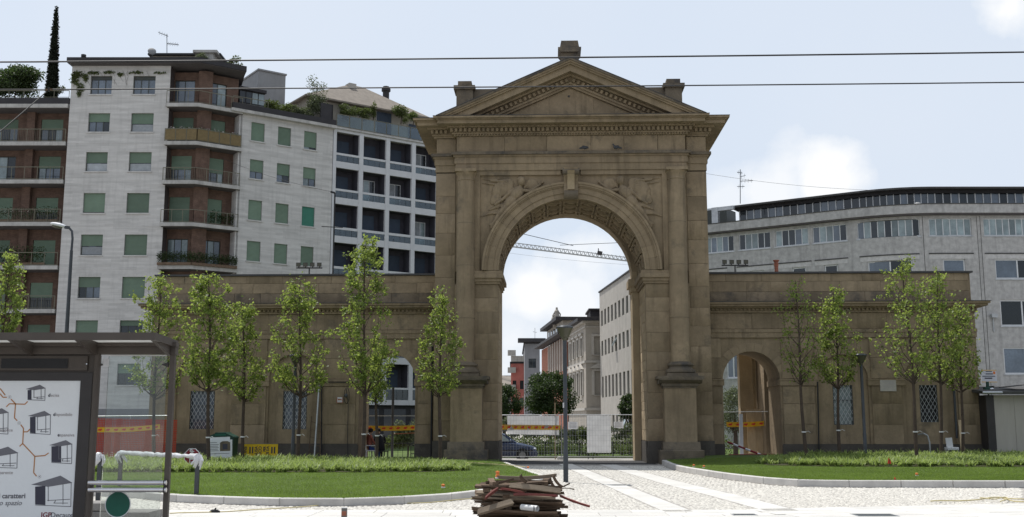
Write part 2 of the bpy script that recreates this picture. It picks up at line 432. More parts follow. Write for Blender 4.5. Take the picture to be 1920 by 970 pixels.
def copy_tree(o, m, parent=None, label=None):
    """a thing with copies of its parts and sub-parts, sharing mesh data; m places the copy in the world"""
    def cp(x, par):
        c = x.copy(); COL.objects.link(c)
        if par: c.parent = par
        for ch in [k for k in x.children]: cp(ch, c)
        return c
    c = cp(o, parent); c.matrix_basis = m; WMX[c.name] = m.copy()
    if label: c['label'] = label
    return c
FONT = None
def text_mesh(txt, size, bold=0.0, align='LEFT', shear=0.0):
    cu = bpy.data.curves.new('lettering', 'FONT'); cu.body = txt; cu.size = size; cu.align_x = align; cu.shear = shear; cu.offset = bold; cu.resolution_u = 3
    cu.extrude = .0008
    o = bpy.data.objects.new('lettering_source', cu); COL.objects.link(o)
    dg = bpy.context.evaluated_depsgraph_get(); me = bpy.data.meshes.new_from_object(o.evaluated_get(dg))
    bpy.data.objects.remove(o); me.materials.clear(); return me
def quads(name, v, nper, mat, parent=None, frame=None, kind=None, faces=None):
    """many small pieces from one numpy array (n, nper, 3); faces: index tuples inside a piece"""
    n = v.shape[0]; faces = faces or [tuple(range(nper))]
    me = bpy.data.meshes.new(name)
    L = np.concatenate([np.array(f) for f in faces]); per = len(L)
    idx = (np.arange(n)[:, None] * nper + L[None, :]).ravel()
    tot = np.tile(np.array([len(f) for f in faces]), n); st = np.concatenate([[0], np.cumsum(tot)[:-1]])
    me.vertices.add(n * nper); me.vertices.foreach_set('co', v.astype(np.float32).ravel())
    me.loops.add(len(idx)); me.loops.foreach_set('vertex_index', idx.astype(np.int32))
    me.polygons.add(len(tot)); me.polygons.foreach_set('loop_start', st.astype(np.int32)); me.polygons.foreach_set('loop_total', tot.astype(np.int32))
    me.update(calc_edges=True)
    return put(name, me, mat, parent, frame, kind=kind)
def leaf_verts(P, rs, size, flat=.35, up=0.0):
    """folded leaf blades at points P (n,3)"""
    n = len(P)
    d = rs.normal(size=(n, 3)); d[:, 2] = d[:, 2] * .8 + up; d /= np.linalg.norm(d, axis=1)[:, None]
    w = rs.normal(size=(n, 3)); w -= d * (w * d).sum(1)[:, None]; w /= np.linalg.norm(w, axis=1)[:, None]
    nn = np.cross(d, w)
    s = size * rs.uniform(.65, 1.3, (n, 1))
    a = P; b = P + d * s * .5 + w * s * flat + nn * s * .1; c = P + d * s; e = P + d * s * .5 - w * s * flat + nn * s * .1
    return np.stack([a, b, c, e], 1)
LEAF_F = [(0, 1, 2), (0, 2, 3)]
def leaf_cloud(name, mat, blobs, n, size, seed, parent=None, kind=None, frame=None, shell=.35, label=None):
    """leaves through ellipsoid clumps blobs=[(x,y,z,rx,ry,rz)]"""
    rs = np.random.RandomState(seed); B = np.array(blobs, float)
    w = (B[:, 3] * B[:, 4] * B[:, 5]) ** .7; k = rs.choice(len(B), n, p=w / w.sum())
    d = rs.normal(size=(n, 3)); d /= np.linalg.norm(d, axis=1)[:, None]
    P = B[k, :3] + d * B[k, 3:] * (rs.uniform(0, 1, (n, 1)) ** shell)
    o = quads(name, leaf_verts(P, rs, size), 4, mat, parent, frame, kind, LEAF_F)
    if label: o['label'] = label
    return o
# ================================================================== ground
def sheet(name, poly, z, mat, label):
    mb = MB(); mb.add([(x, y, z) for x, y in poly], [tuple(range(len(poly)))])
    o = put(name, mb.mesh(name, False), mat); return tag(o, label, kind='structure')
ys = [-400, 0, 49.6, 53.5, 57.5, 400, 4500]; zs_ = [0, 0, 0, -.3, -.46, -.46, -.46]
g = MB(); xs = [-4500, -60, 60, 4500]
g.add([(x, y, z) for y, z in zip(ys, zs_) for x in xs], [(r * 4 + c, r * 4 + c + 1, r * 4 + c + 5, r * 4 + c + 4) for r in range(6) for c in range(3)])
tag(put('ground', g, 'ground_paving'), 'wide pale paved ground under the square and the streets beyond', kind='structure')

KL = [(-30, 27.6), (-20, 26.6), (-10.0, 25.0), (-7.5, 23.3), (-6.3, 22.6), (-4.9, 22.05), (-3.72, 21.9), (-2.86, 22.05), (-1.9, 22.75), (-1.3, 23.4), (-.75, 24.4), (-.2, 26.0), (.42, 27.9), (.85, 29.6), (.98, 30.8), (.72, 33.0), (.40, 35.8), (.05, 39.0), (-.35, 42.6)]
KR = [(5.9, 42.7), (5.72, 39.5), (5.70, 36.9), (5.95, 34.4), (6.2, 32.4), (6.5, 30.9), (6.95, 29.3), (7.67, 28.3), (8.7, 28.05), (9.9, 28.0), (13.45, 27.9), (18, 27.9), (26, 28.4), (38, 29.6)]
def resample(pts, step):
    P = [Vector((a, b, 0)) for a, b in pts]; out = [P[0]]; acc = 0.0; need = step
    # smooth once with Catmull-Rom first
    fine = []
    for i in range(len(P) - 1):
        p0, p1, p2, p3 = P[max(i - 1, 0)], P[i], P[i + 1], P[min(i + 2, len(P) - 1)]
        for k in range(12):
            t = k / 12
            fine.append(.5 * ((2 * p1) + (p2 - p0) * t + (2 * p0 - 5 * p1 + 4 * p2 - p3) * t * t + (3 * p1 - p0 - 3 * p2 + p3) * t ** 3))
    fine.append(P[-1])
    for a, b in zip(fine, fine[1:]):
        L = (b - a).length
        while acc + L >= need:
            out.append(a + (b - a) * ((need - acc) / L)); need += step
        acc += L
    return out, fine
def lawn_z(x, y, side):
    if side < 0: return .165 + .003 * np.maximum(0, y - 22.5) * np.clip((-.6 - x) / 3.0, 0, 1)
    return .19 + .021 * np.maximum(0, y - 36.0) * np.clip((x - 6.0) / 2.5, 0, 1)
def inset(fine, w):
    out = []
    for i, p in enumerate(fine):
        d = (fine[min(i + 1, len(fine) - 1)] - fine[max(i - 1, 0)]).normalized(); out.append((p.x - d.y * w, p.y + d.x * w))
    return out
for side, K, nm in ((-1, KL, 'left'), (1, KR, 'right')):
    st, fine = resample(K, 1.32)
    kr = tag(put('kerb', MB().prism([(p.x, p.y) for p in fine] + [(p.x + (.06 if side > 0 else -.06), p.y + .1) for p in reversed(fine)], -.05, .02).mesh('kerb'), 'mortar_bed'),
             'pale granite kerb round the lawn with the striped strap-leaf bed and signs' if side < 0 else 'pale granite kerb round the lawn beside the lean-to hut', kind='structure')
    for a, b in zip(st, st[1:]):
        d = (b - a).normalized(); n = Vector((-d.y, d.x, 0)); L = (b - a).length
        if side > 0: n = Vector((-d.y, d.x, 0))
        m = Matrix.Translation(a + Vector((0, 0, -.03))) @ Matrix.Rotation(math.atan2(d.y, d.x), 4, 'Z')
        h = .165 if side < 0 else .19
        # inner side of the kerb lies to the left of the walking direction on both lawns
        put('kerb_stone', MB().cbox(.006, L - .006, 0, .17, 0, h + .03, .016, .003), 'kerb_granite', kr, m)
    # turf: rises gently from the kerb towards the gate
    inner = inset(fine, .155)
    back = [(-.5, 44.6), (-30, 46.4)] if side < 0 else [(38, 43.9), (6.2, 44.2)]
    poly = inner + back
    import bmesh
    bm = bmesh.new(); vs = [bm.verts.new((x, y, 0)) for x, y in poly]; bm.faces.new(vs)
    bmesh.ops.triangulate(bm, faces=bm.faces[:])
    for _ in range(4): bmesh.ops.subdivide_edges(bm, edges=bm.edges[:], cuts=1, use_grid_fill=True)
    for v in bm.verts: v.co.z = lawn_z(v.co.x, v.co.y, side) - .004
    me = bpy.data.meshes.new('lawn'); bm.to_mesh(me); bm.free()
    tag(put('lawn', me, 'lawn_turf'), 'mown lawn rising gently from the kerb to the gate on the bus shelter side' if side < 0 else 'mown lawn rising gently from the kerb towards the plaque wall', kind='structure')

def in_poly_dummy(): pass
def in_poly(P, poly):
    x, y = P[:, 0], P[:, 1]; r = np.zeros(len(P), bool); j = len(poly) - 1
    for i in range(len(poly)):
        xi, yi = poly[i]; xj, yj = poly[j]
        c = ((yi > y) != (yj > y)) & (x < (xj - xi) * (y - yi) / (yj - yi + 1e-12) + xi); r ^= c; j = i
    return r
def grass(side, K, n, seed, zone):
    rs = np.random.RandomState(seed); _, fine = resample(K, 1.0)
    poly = inset(fine, .15) + ([(-.5, 44.2), (-30, 46)] if side < 0 else [(38, 43.5), (6.2, 43.8)])
    P = np.stack([rs.uniform(zone[0], zone[1], n), zone[2] + (zone[3] - zone[2]) * rs.uniform(0, 1, n) ** 1.6], 1)
    P = P[in_poly(P, poly)]; m = len(P)
    z = lawn_z(P[:, 0], P[:, 1], side)
    a = rs.uniform(0, 6.28, m); h = rs.uniform(.02, .05, m); w = rs.uniform(.004, .008, m); le = rs.normal(0, .018, (m, 2))
    b0 = np.stack([P[:, 0] - np.cos(a) * w, P[:, 1] - np.sin(a) * w, z - .014], 1); b1 = np.stack([P[:, 0] + np.cos(a) * w, P[:, 1] + np.sin(a) * w, z - .014], 1)
    t = np.stack([P[:, 0] + le[:, 0], P[:, 1] + le[:, 1], z + h - .012], 1)
    o = quads('lawn_grass', np.stack([b0, b1, t], 1), 3, 'grass_blade')
    tag(o, 'short mown grass blades on the lawn beside the wood heap' if side < 0 else 'short mown grass blades on the lawn by the plaque wall', 'grass', kind='stuff')
grass(-1, KL, 330000, 3, (-16, 2, 21.8, 42))
grass(1, KR, 260000, 4, (5.5, 20, 27.8, 42))

# planting beds of striped strap leaves
BEDL = [(-12.5, 30.6), (-10.9, 30.0), (-8, 29.9), (-4.5, 29.9), (-2.3, 30.4), (-1.35, 31.6), (-1.25, 33.2), (-1.9, 35.0), (-3.2, 36.2), (-5, 37.6), (-8, 39.2), (-12, 40.6), (-14, 40.6), (-14, 33)]
BEDR = [(8.75, 37.0), (10.5, 36.4), (13, 36.2), (17, 36.2), (24, 36.4), (24, 43.2), (15, 43.4), (11.5, 42.6), (9.6, 40.2), (8.6, 38.4)]
def bed(poly, n, seed, side, label):
    rs = np.random.RandomState(seed)
    cx = [p[0] for p in poly]; cy = [p[1] for p in poly]
    so = MB().add([(x, y, lawn_z(x, y, side) + .012) for x, y in poly], [tuple(range(len(poly)))])
    tag(put('planting_bed', so.mesh('planting_bed', False), 'soil'), 'dark soil strip under ' + label, kind='structure')
    P = np.stack([rs.uniform(min(cx), max(cx), n), rs.uniform(min(cy), max(cy), n)], 1); P = P[in_poly(P, poly)]; m = len(P)
    nb, seg = 17, 3
    zz = np.array([lawn_z(a, b, side) for a, b in P])
    k = np.repeat(np.arange(m), nb); N = len(k)
    az = rs.uniform(0, 6.28, N); L = rs.uniform(.19, .36, N) * (.8 + .4 * rs.rand(m)[k]); bend = rs.uniform(.5, 1.7, N); w = rs.uniform(.015, .026, N)
    base = np.stack([P[k, 0] + rs.normal(0, .035, N), P[k, 1] + rs.normal(0, .035, N), zz[k]], 1)
    dirx, diry = np.cos(az), np.sin(az); out = []
    for s in range(seg + 1):
        t = s / seg; ang = .15 + bend * t
        hor = L * t * np.sin(ang) * .85; ver = L * t * np.cos(ang * .75)
        c = base + np.stack([dirx * hor, diry * hor, ver], 1)
        ww = w * (1 - t ** 2 * .92)
        o = np.stack([-diry * ww, dirx * ww, np.zeros(N)], 1)
        out += [c - o, c + o]
    v = np.stack(out, 1)
    o = quads('strap_leaf_plants', v, 2 * (seg + 1), 'strap_leaf', faces=[(2 * s, 2 * s + 1, 2 * s + 3, 2 * s + 2) for s in range(seg)])
    tag(o, label, 'ground cover', kind='stuff')
BEDL = [(x * 1.07, 32.3 + (y - 29.9) * .92) for x, y in BEDL]
bed(BEDL, 2300, 11, -1, 'light green striped strap-leaved plants massed in front of the yellow board')
bed(BEDR, 1700, 12, 1, 'light green striped strap-leaved plants massed under the plaque wall')

# ------------------------------------------------------------------ paving
LANE_A = [(2.88, 20.6), (2.75, 23.2), (2.52, 28.2), (2.1, 37.8), (1.86, 43.4)]
LANE_B = [(4.82, 20.8), (4.56, 24.8), (4.16, 29.6), (3.7, 37.5), (3.4, 43.4)]
def lane(pts, w, label):
    t = tag(put('paving_strip', MB().prism([(x - .02, y) for x, y in pts] + [(x + w + .02, y) for x, y in reversed(pts)], -.02, .006).mesh('paving_strip'), 'mortar_bed'), label, kind='structure')
    P, _ = resample([(x + w / 2, y) for x, y in pts], .95)
    for a, b in zip(P, P[1:]):
        d = (b - a).normalized()
        m = Matrix.Translation(a) @ Matrix.Rotation(math.atan2(d.y, d.x), 4, 'Z')
        L = (b - a).length
        put('slab', SLAB, 'pale_slab', t, m @ Matrix.Diagonal((L / .95, w / .62, 1, 1)))
SLAB = MB().add([(.004, -.306, -.02), (.946, -.306, -.02), (.946, .306, -.02), (.004, .306, -.02), (.004, -.306, .013), (.946, -.306, .013), (.946, .306, .013), (.004, .306, .013), (.008, -.302, .016), (.942, -.302, .016), (.942, .302, .016), (.008, .302, .016)],
    [(0, 3, 2, 1), (0, 1, 5, 4), (1, 2, 6, 5), (2, 3, 7, 6), (3, 0, 4, 7), (4, 5, 9, 8), (5, 6, 10, 9), (6, 7, 11, 10), (7, 4, 8, 11), (8, 9, 10, 11)]).mesh('slab', False)
lane(LANE_A, .55, 'pale stone track strip running to the arch beside the tall lamp post')
lane(LANE_B, .66, 'pale stone track strip running to the arch beside the tip of the lawn kerb')
# the broad pale footway across the foreground, in courses of slabs that follow the kerb
fw = tag(put('footway', MB().prism([(-14, 8), (14, 8), (14, 24.35), (10.4, 23.0), (5.0, 21.9), (4.3, 21.05), (-14, 21.05)], -.02, .004).mesh('footway'), 'mortar_bed'), 'broad pale slab footway across the front of the square', kind='structure')
_r = random.Random(8)
def far_edge(x): return 21.0 if x < 4.4 else 21.0 + (x - 4.4) * .245
for k in range(6):
    x = -10.5 + _r.uniform(-.5, 0)
    while x < 12.5:
        L = _r.uniform(.9, 1.5); y1 = far_edge(x + L / 2) - k * .64
        if y1 > 16.9 and not (2.9 < x < 4.3 and k > 2 and False):
            sl_ = math.atan2(far_edge(x + L) - far_edge(x), L)
            m = Matrix.Translation((x, y1 - .31, .0)) @ Matrix.Rotation(sl_, 4, 'Z')
            put('slab', SLAB, 'pale_slab', fw, m @ Matrix.Diagonal((L / .95 / math.cos(sl_), 1.0, 1, 1)))
        x += L
# rounded cobbles: real low domes where the eye can pick them out
def cobbles(n, seed):
    rs = np.random.RandomState(seed)
    P = []
    step = .085
    yy = np.arange(21.0, 41.5, step)
    for i, y in enumerate(yy):
        st_ = step * (1 if y < 28 else 1.35)
        x0, x1 = -11 * y / 24, 11.2 * y / 24
        x = np.arange(x0, x1, st_) + (i % 2) * st_ / 2
        P.append(np.stack([x, np.full(len(x), y)], 1))
    P = np.concatenate(P); P += rs.normal(0, .021, P.shape)
    def dist_ok(P):
        _, fl = resample(KL, 1); _, fr = resample(KR, 1)
        a = in_poly(P, [(p.x, p.y - .03) for p in fl] + [(-.5, 46), (-30, 46)]); b = in_poly(P, [(p.x - .02, p.y - .03) for p in fr] + [(38, 46), (6, 46)])
        la = in_poly(P, [(x - .03, y) for x, y in LANE_A] + [(x + .65, y) for x, y in reversed(LANE_A)]); lb = in_poly(P, [(x - .03, y) for x, y in LANE_B] + [(x + .73, y) for x, y in reversed(LANE_B)])
        fe = np.where(P[:, 0] < 4.4, 21.05, 21.06 + (P[:, 0] - 4.4) * .245)
        return ~(a | b | la | lb) & (P[:, 1] > fe)
    P = P[dist_ok(P)]; m = len(P)
    r = rs.uniform(.026, .050, m); h = rs.uniform(.010, .02, m)
    ang = rs.uniform(0, 6.28, m); el = rs.uniform(.75, 1.3, m)
    ring = []
    for k in range(5):
        a = 2 * math.pi * k / 5
        dx, dy = np.cos(a) * r * el, np.sin(a) * r / el
        ring.append(np.stack([P[:, 0] + dx * np.cos(ang) - dy * np.sin(ang), P[:, 1] + dx * np.sin(ang) + dy * np.cos(ang), np.zeros(m)], 1))
    ring2 = []
    for k in range(5):
        c = np.stack([P[:, 0], P[:, 1], np.zeros(m)], 1)
        q = c + (ring[k] - c) * .6; q[:, 2] = h * .85; ring2.append(q)
    v = np.stack(ring + ring2, 1)
    fs = [(k, (k + 1) % 5, 5 + (k + 1) % 5, 5 + k) for k in range(5)] + [(5, 6, 7, 8, 9)]
    o = quads('cobbles', v, 10, 'pebbles', faces=fs)
    tag(o, 'rounded river cobbles set close together between the pale slab strips', 'cobbles', kind='stuff')
cobbles(0, 5)
sheet('cobble_bedding', [(-13, 20.9), (14, 20.9), (20, 45), (-20, 45)], .003, 'mortar_bed', 'sandy mortar showing between the rounded cobbles')
# strip of paving and road behind the gate
sheet('crossing_strip', [(-20, 49.8), (30, 49.8), (30, 52.6), (-20, 52.6)], -.0, 'pale_slab', 'pale sunlit pavement strip behind the wire fence') if False else None
rd = MB().add([(-80, 57.4, -.45), (80, 57.4, -.45), (80, 64.2, -.45), (-80, 64.2, -.45)], [(0, 1, 2, 3)])
tag(put('street', rd, 'street_asphalt'), 'dark asphalt street crossing behind the gate', kind='structure')
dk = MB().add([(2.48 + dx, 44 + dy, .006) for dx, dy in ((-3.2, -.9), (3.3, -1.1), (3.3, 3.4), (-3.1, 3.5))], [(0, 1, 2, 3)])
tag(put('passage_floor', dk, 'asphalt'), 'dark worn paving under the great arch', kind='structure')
def manhole(x, y, w, d, label):
    t = root('manhole_cover', label, 'manhole cover', loc=(x, y, 0))
    put('cover_plate', MB().box(-w / 2 + .03, w / 2 - .03, -d / 2 + .03, d / 2 - .03, .0, .021), 'lamp_grey', t)
    f = MB()
    f.box(-w / 2, w / 2, -d / 2, -d / 2 + .03, 0, .023).box(-w / 2, w / 2, d / 2 - .03, d / 2, 0, .023).box(-w / 2, -w / 2 + .03, -d / 2 + .03, d / 2 - .03, 0, .023).box(w / 2 - .03, w / 2, -d / 2 + .03, d / 2 - .03, 0, .023)
    put('rim', f, 'galvanised', t)
for u, v, w, d, lb in ((1640, 968, .75, .5, 'dark metal manhole cover set in pale slabs nearest the hose'), (1395, 967, .45, .3, 'small dark metal cover set in pale slabs straight below the lamp globe strip'), (1165, 911, .55, .35, 'thin metal cover lying in the cobbles between wood heap and lawn tip')):
    p = gnd(u, v); manhole(p.x, p.y, w, d, lb)
# ================================================================== the stone gate
G = Frame(2.48, 44.0, -2.0)
gate = root('stone_gate', 'tall brown sandstone triumphal gate with one great arch and a pediment', 'gate', G)
rg = random.Random(21)
def gp(name, mb, mat='sandstone_plain', parent=None, frame=None, loc=None, label=None):
    return put(name, mb, mat, parent or gate, frame, loc, label=label)
def courses(z0, z1, lo, hi, r=rg):
    z = [z0]
    while z1 - z[-1] > hi * 1.4: z.append(z[-1] + r.uniform(lo, hi))
    if z1 - z[-1] > hi: z.append((z[-1] + z1) / 2)
    return z + [z1]
def lay(parent, x0, x1, zs, y0, y1, lo, hi, mat='sandstone', frame=None, gap=.003, c=.008, r=rg, name='stone'):
    for k, (a, b) in enumerate(zip(zs, zs[1:])):
        if lo is None: cuts = [x0, x1]
        else:
            cuts = [x0]; first = r.uniform(.45, 1.0) if k % 2 else 1.0
            x = x0 + hi * first
            while x < x1 - lo * .6: cuts.append(x); x += r.uniform(lo, hi)
            cuts.append(x1)
        for p, q in zip(cuts, cuts[1:]):
            put(name, MB().cbox(p + gap, q - gap, y0, y1, a + gap, b - gap, c, .006, r), mat, parent, frame)
def arc(cx, cz, r, a0, a1, n): return [(cx + r * math.cos(rad(a0 + (a1 - a0) * k / n)), cz + r * math.sin(rad(a0 + (a1 - a0) * k / n))) for k in range(n + 1)]
def arch_wall(mb, x0, x1, z0, z1, c, r, spring, y0, y1, n=28):
    pts = [(x0, z0), (c - r, z0)] + [(c - r, spring)] + arc(c, spring, r, 180, 0, n)[1:-1] + [(c + r, spring), (c + r, z0), (x1, z0), (x1, z1), (x0, z1)]
    return mb.prism(pts, y0, y1, 'y')
HW, BW, RO, SPR = 5.74, 4.86, 3.06, 7.92
def plan(p, back=4.4): return [(-HW - p, back + p), (-HW - p, .3 - p), (-BW - p, .3 - p), (-BW - p, -p), (BW + p, -p), (BW + p, .3 - p), (HW + p, .3 - p), (HW + p, back + p)]
# --- piers
for s in (-1, 1):
    def X(a, b): return (min(a * s, b * s), max(a * s, b * s))
    pr = gp('pier', MB().box(*X(3.08, HW - .02), .42, 4.36, 0, SPR + 4.25))
    lay(pr, *X(BW + .03, HW), courses(.9, 12.16, .75, 1.15), .3, .45, None, None)
    lay(pr, *X(3.06, BW + .02), courses(.9, 7.36, .72, 1.08), .09, .45, None, None)
    gp('plinth', MB().box(*X(3.04, 5.0), .02, .42, 0, .62).box(*X(3.06, 4.98), .04, .42, .62, .9).box(*X(4.98, HW + .03), .24, .5, 0, .9).box(*X(3.04, 3.1), .42, 3.3, 0, .88), 'plinth_stone', pr)
    # narrower rear jamb with its own cap
    if s > 0: gp('rear_jamb', MB().box(*X(2.76, 3.08), 3.3, 4.4, 0, 7.4).box(*X(2.70, 3.09), 3.2, 4.5, 7.4, 7.62).box(*X(2.6, 3.09), 3.12, 4.55, 7.62, 7.95).box(*X(2.76, 3.08), 3.3, 4.4, 7.95, 8.3), 'sandstone_light', pr)
    # passage lining
    fr = G.m @ Matrix.Translation((3.06 * s, 0, 0)) @ Matrix.Rotation(rad(-90 * s), 4, 'Z')
    zs = courses(.9, 7.36, .34, .46)
    lay(pr, *((-3.3, -.46) if s > 0 else (.46, 3.3)), zs, 0, .12, .7, 1.25, 'sandstone_light', fr)
    # impost capital
    im = gp('impost', MB().box(*X(2.98, 4.02), .02, 3.3, 7.36, 7.46).box(*X(2.93, 4.06), -.04, 3.3, 7.46, 7.6).box(*X(2.84, 4.12), -.12, 3.3, 7.6, 7.78).box(*X(2.88, 4.08), -.08, 3.3, 7.78, 7.9), 'sandstone_plain', pr)
    # pedestal
    c = 4.32 * s
    pd = gp('pedestal', MB().cbox(c - .645, c + .645, -.6, .1, .84, 3.06, .03, .01), 'sandstone_plain')
    gp('pedestal_cap', MB().box(c - .68, c + .68, -.64, .1, 3.02, 3.10).box(c - .74, c + .74, -.7, .1, 3.10, 3.2).prism([(-.72, 3.2), (-.92, 3.34), (-.92, 3.38), (.1, 3.38), (.1, 3.2)], c - .86, c + .86, 'x').box(c - .93, c + .93, -.93, .1, 3.38, 3.5), 'sandstone_grimy', pd)
    gp('pedestal_base', MB().prism([(-.6, .88), (-.68, .80), (-.72, .68), (-.78, .60), (-.78, .52), (.1, .52), (.1, .88)], c - .74, c + .74, 'x').cbox(c - .88, c + .88, -.82, .1, 0, .56, .03, .02), 'plinth_stone' if False else 'sandstone_grimy', pd)
    # engaged column
    cx = 4.42 * s
    col = gp('column', MB().lathe([(.385, 4.1), (.392, 5.6), (.385, 7.4), (.37, 10), (.355, 11.72)], cx, -.02, 0, 28))
    gp('column_base', MB().box(cx - .62, cx + .62, -.66, .1, 3.5, 3.62).lathe([(.56, 3.62), (.61, 3.66), (.62, 3.72), (.59, 3.78), (.52, 3.8), (.48, 3.84), (.47, 3.90), (.51, 3.93), (.53, 3.97), (.51, 4.02), (.45, 4.04), (.42, 4.1)], cx, -.02, 0, 28), 'sandstone_grimy', col)
    lth = MB().lathe([(.355, 11.72), (.38, 11.74), (.38, 11.78), (.36, 11.8), (.37, 11.95), (.43, 12.02), (.45, 12.08)], cx, -.02, 0, 28).box(cx - .45, cx + .45, -.47, .2, 12.08, 12.2)
    gp('column_capital', lth, 'sandstone_plain', col)
    for zz, w in ((5.9, .4), (8.1, .384), (9.9, .372)):
        gp('column_joint', MB().lathe([(w, zz), (w + .003, zz + .008), (w, zz + .016)], cx, -.02, 0, 28), 'sandstone_grimy', col)
# --- arch mass and spandrels
sp = gp('spandrel_wall', arch_wall(MB(), -BW, BW, SPR - .02, 12.2, 0, RO + .02, SPR, .14, 3.3))
arch_rear = MB(); pts = [(-3.3, 8.0), (-3.06, 8.0)] + arc(-.145, 8.05, 2.915, 180, 0, 30)[1:-1] + [(2.77, 8.0), (3.1, 8.0), (3.6, 12.2), (-3.6, 12.2)]
arch_rear.prism(pts, 3.31, 4.38, 'y'); gp('rear_arch', arch_rear, 'sandstone_plain')
fr_ = MB()
for s in (-1, 1):
    a, b = sorted((s * 3.84, s * 4.10)); fr_.box(a, b, .03, .3, 7.9, 12.0)
fr_.box(-4.1, -.42, .03, .3, 12.0, 12.2).box(.42, 4.1, .03, .3, 12.0, 12.2); gp('panel_frame', fr_)
# voussoirs of the archivolt
NV = 21
vm = MB(); da = math.pi / NV
for r0, r1, y in ((3.04, 3.10, -.06), (3.10, 3.27, -.03), (3.27, 3.31, -.075), (3.31, 3.52, -.06), (3.52, 3.57, -.11), (3.57, 3.65, -.16), (3.65, 3.74, -.20)):
    n = 3; e = .0006; P = []
    ang = [math.pi / 2 - da / 2 + e + (da - 2 * e) * k / n for k in range(n + 1)]
    poly = [(r0 * math.cos(a), r0 * math.sin(a)) for a in ang] + [(r1 * math.cos(a), r1 * math.sin(a)) for a in reversed(ang)]
    vm.prism(poly, y, .2, 'y')
vmesh = vm.mesh('voussoir')
for k in range(NV):
    a = math.pi / 2 - (k + .5) * da
    gp('voussoir', vmesh, 'sandstone_smooth', sp, G.m @ Matrix.Translation((0, 0, SPR)) @ Matrix.Rotation(a, 4, 'Y'))
# coffers in the soffit
for row, (ya, yb) in enumerate(((.42, 1.3), (1.42, 2.3), (2.4, 3.2))):
    cm = MB(); da2 = math.pi / 13; h = da2 / 2 * .9; rr = RO + .0
    def sec(a0, a1, y0, y1, r0, r1, n=3):
        ang = [math.pi / 2 + a0 + (a1 - a0) * k / n for k in range(n + 1)]
        cm.prism([(r0 * math.cos(a), r0 * math.sin(a)) for a in ang] + [(r1 * math.cos(a), r1 * math.sin(a)) for a in reversed(ang)], y0, y1, 'y')
    t = .022
    sec(-h, h, ya, ya + .1, rr - .07, rr + .05); sec(-h, h, yb - .1, yb, rr - .07, rr + .05)
    sec(-h, -h + t * 1.3, ya + .1, yb - .1, rr - .07, rr + .05); sec(h - t * 1.3, h, ya + .1, yb - .1, rr - .07, rr + .05)
    sec(-h * .45, h * .45, ya + .27, yb - .27, rr - .045, rr + .05)
    cmesh = cm.mesh('coffer')
    for k in range(13):
        gp('coffer', cmesh, 'sandstone', sp, G.m @ Matrix.Translation((0, 0, SPR)) @ Matrix.Rotation(math.pi / 2 - (k + .5) * da2, 4, 'Y'))
# keystone console
ks = MB().prism([(.1, 10.98), (-.24, 11.02), (-.30, 11.2), (-.22, 11.42), (-.2, 11.6), (-.30, 11.85), (-.46, 12.0), (-.5, 12.2), (.1, 12.2)], -.30, .30, 'x')
key = gp('keystone', ks, 'sandstone_plain')
gp('scroll', MB().tube([(-.29, -.16, 11.1), (.29, -.16, 11.1)], .2, 14), 'sandstone_grimy', key); gp('scroll', MB().tube([(-.35, -.36, 12.05), (.35, -.36, 12.05)], .15, 12), 'sandstone_grimy', key)
gp('leaf_carving', MB().prism([(-.33, 11.3), (-.29, 11.5), (-.38, 11.86), (-.58, 12.06), (-.2, 12.06), (-.15, 11.3)], -.15, .15, 'x'), 'sandstone_light', key)
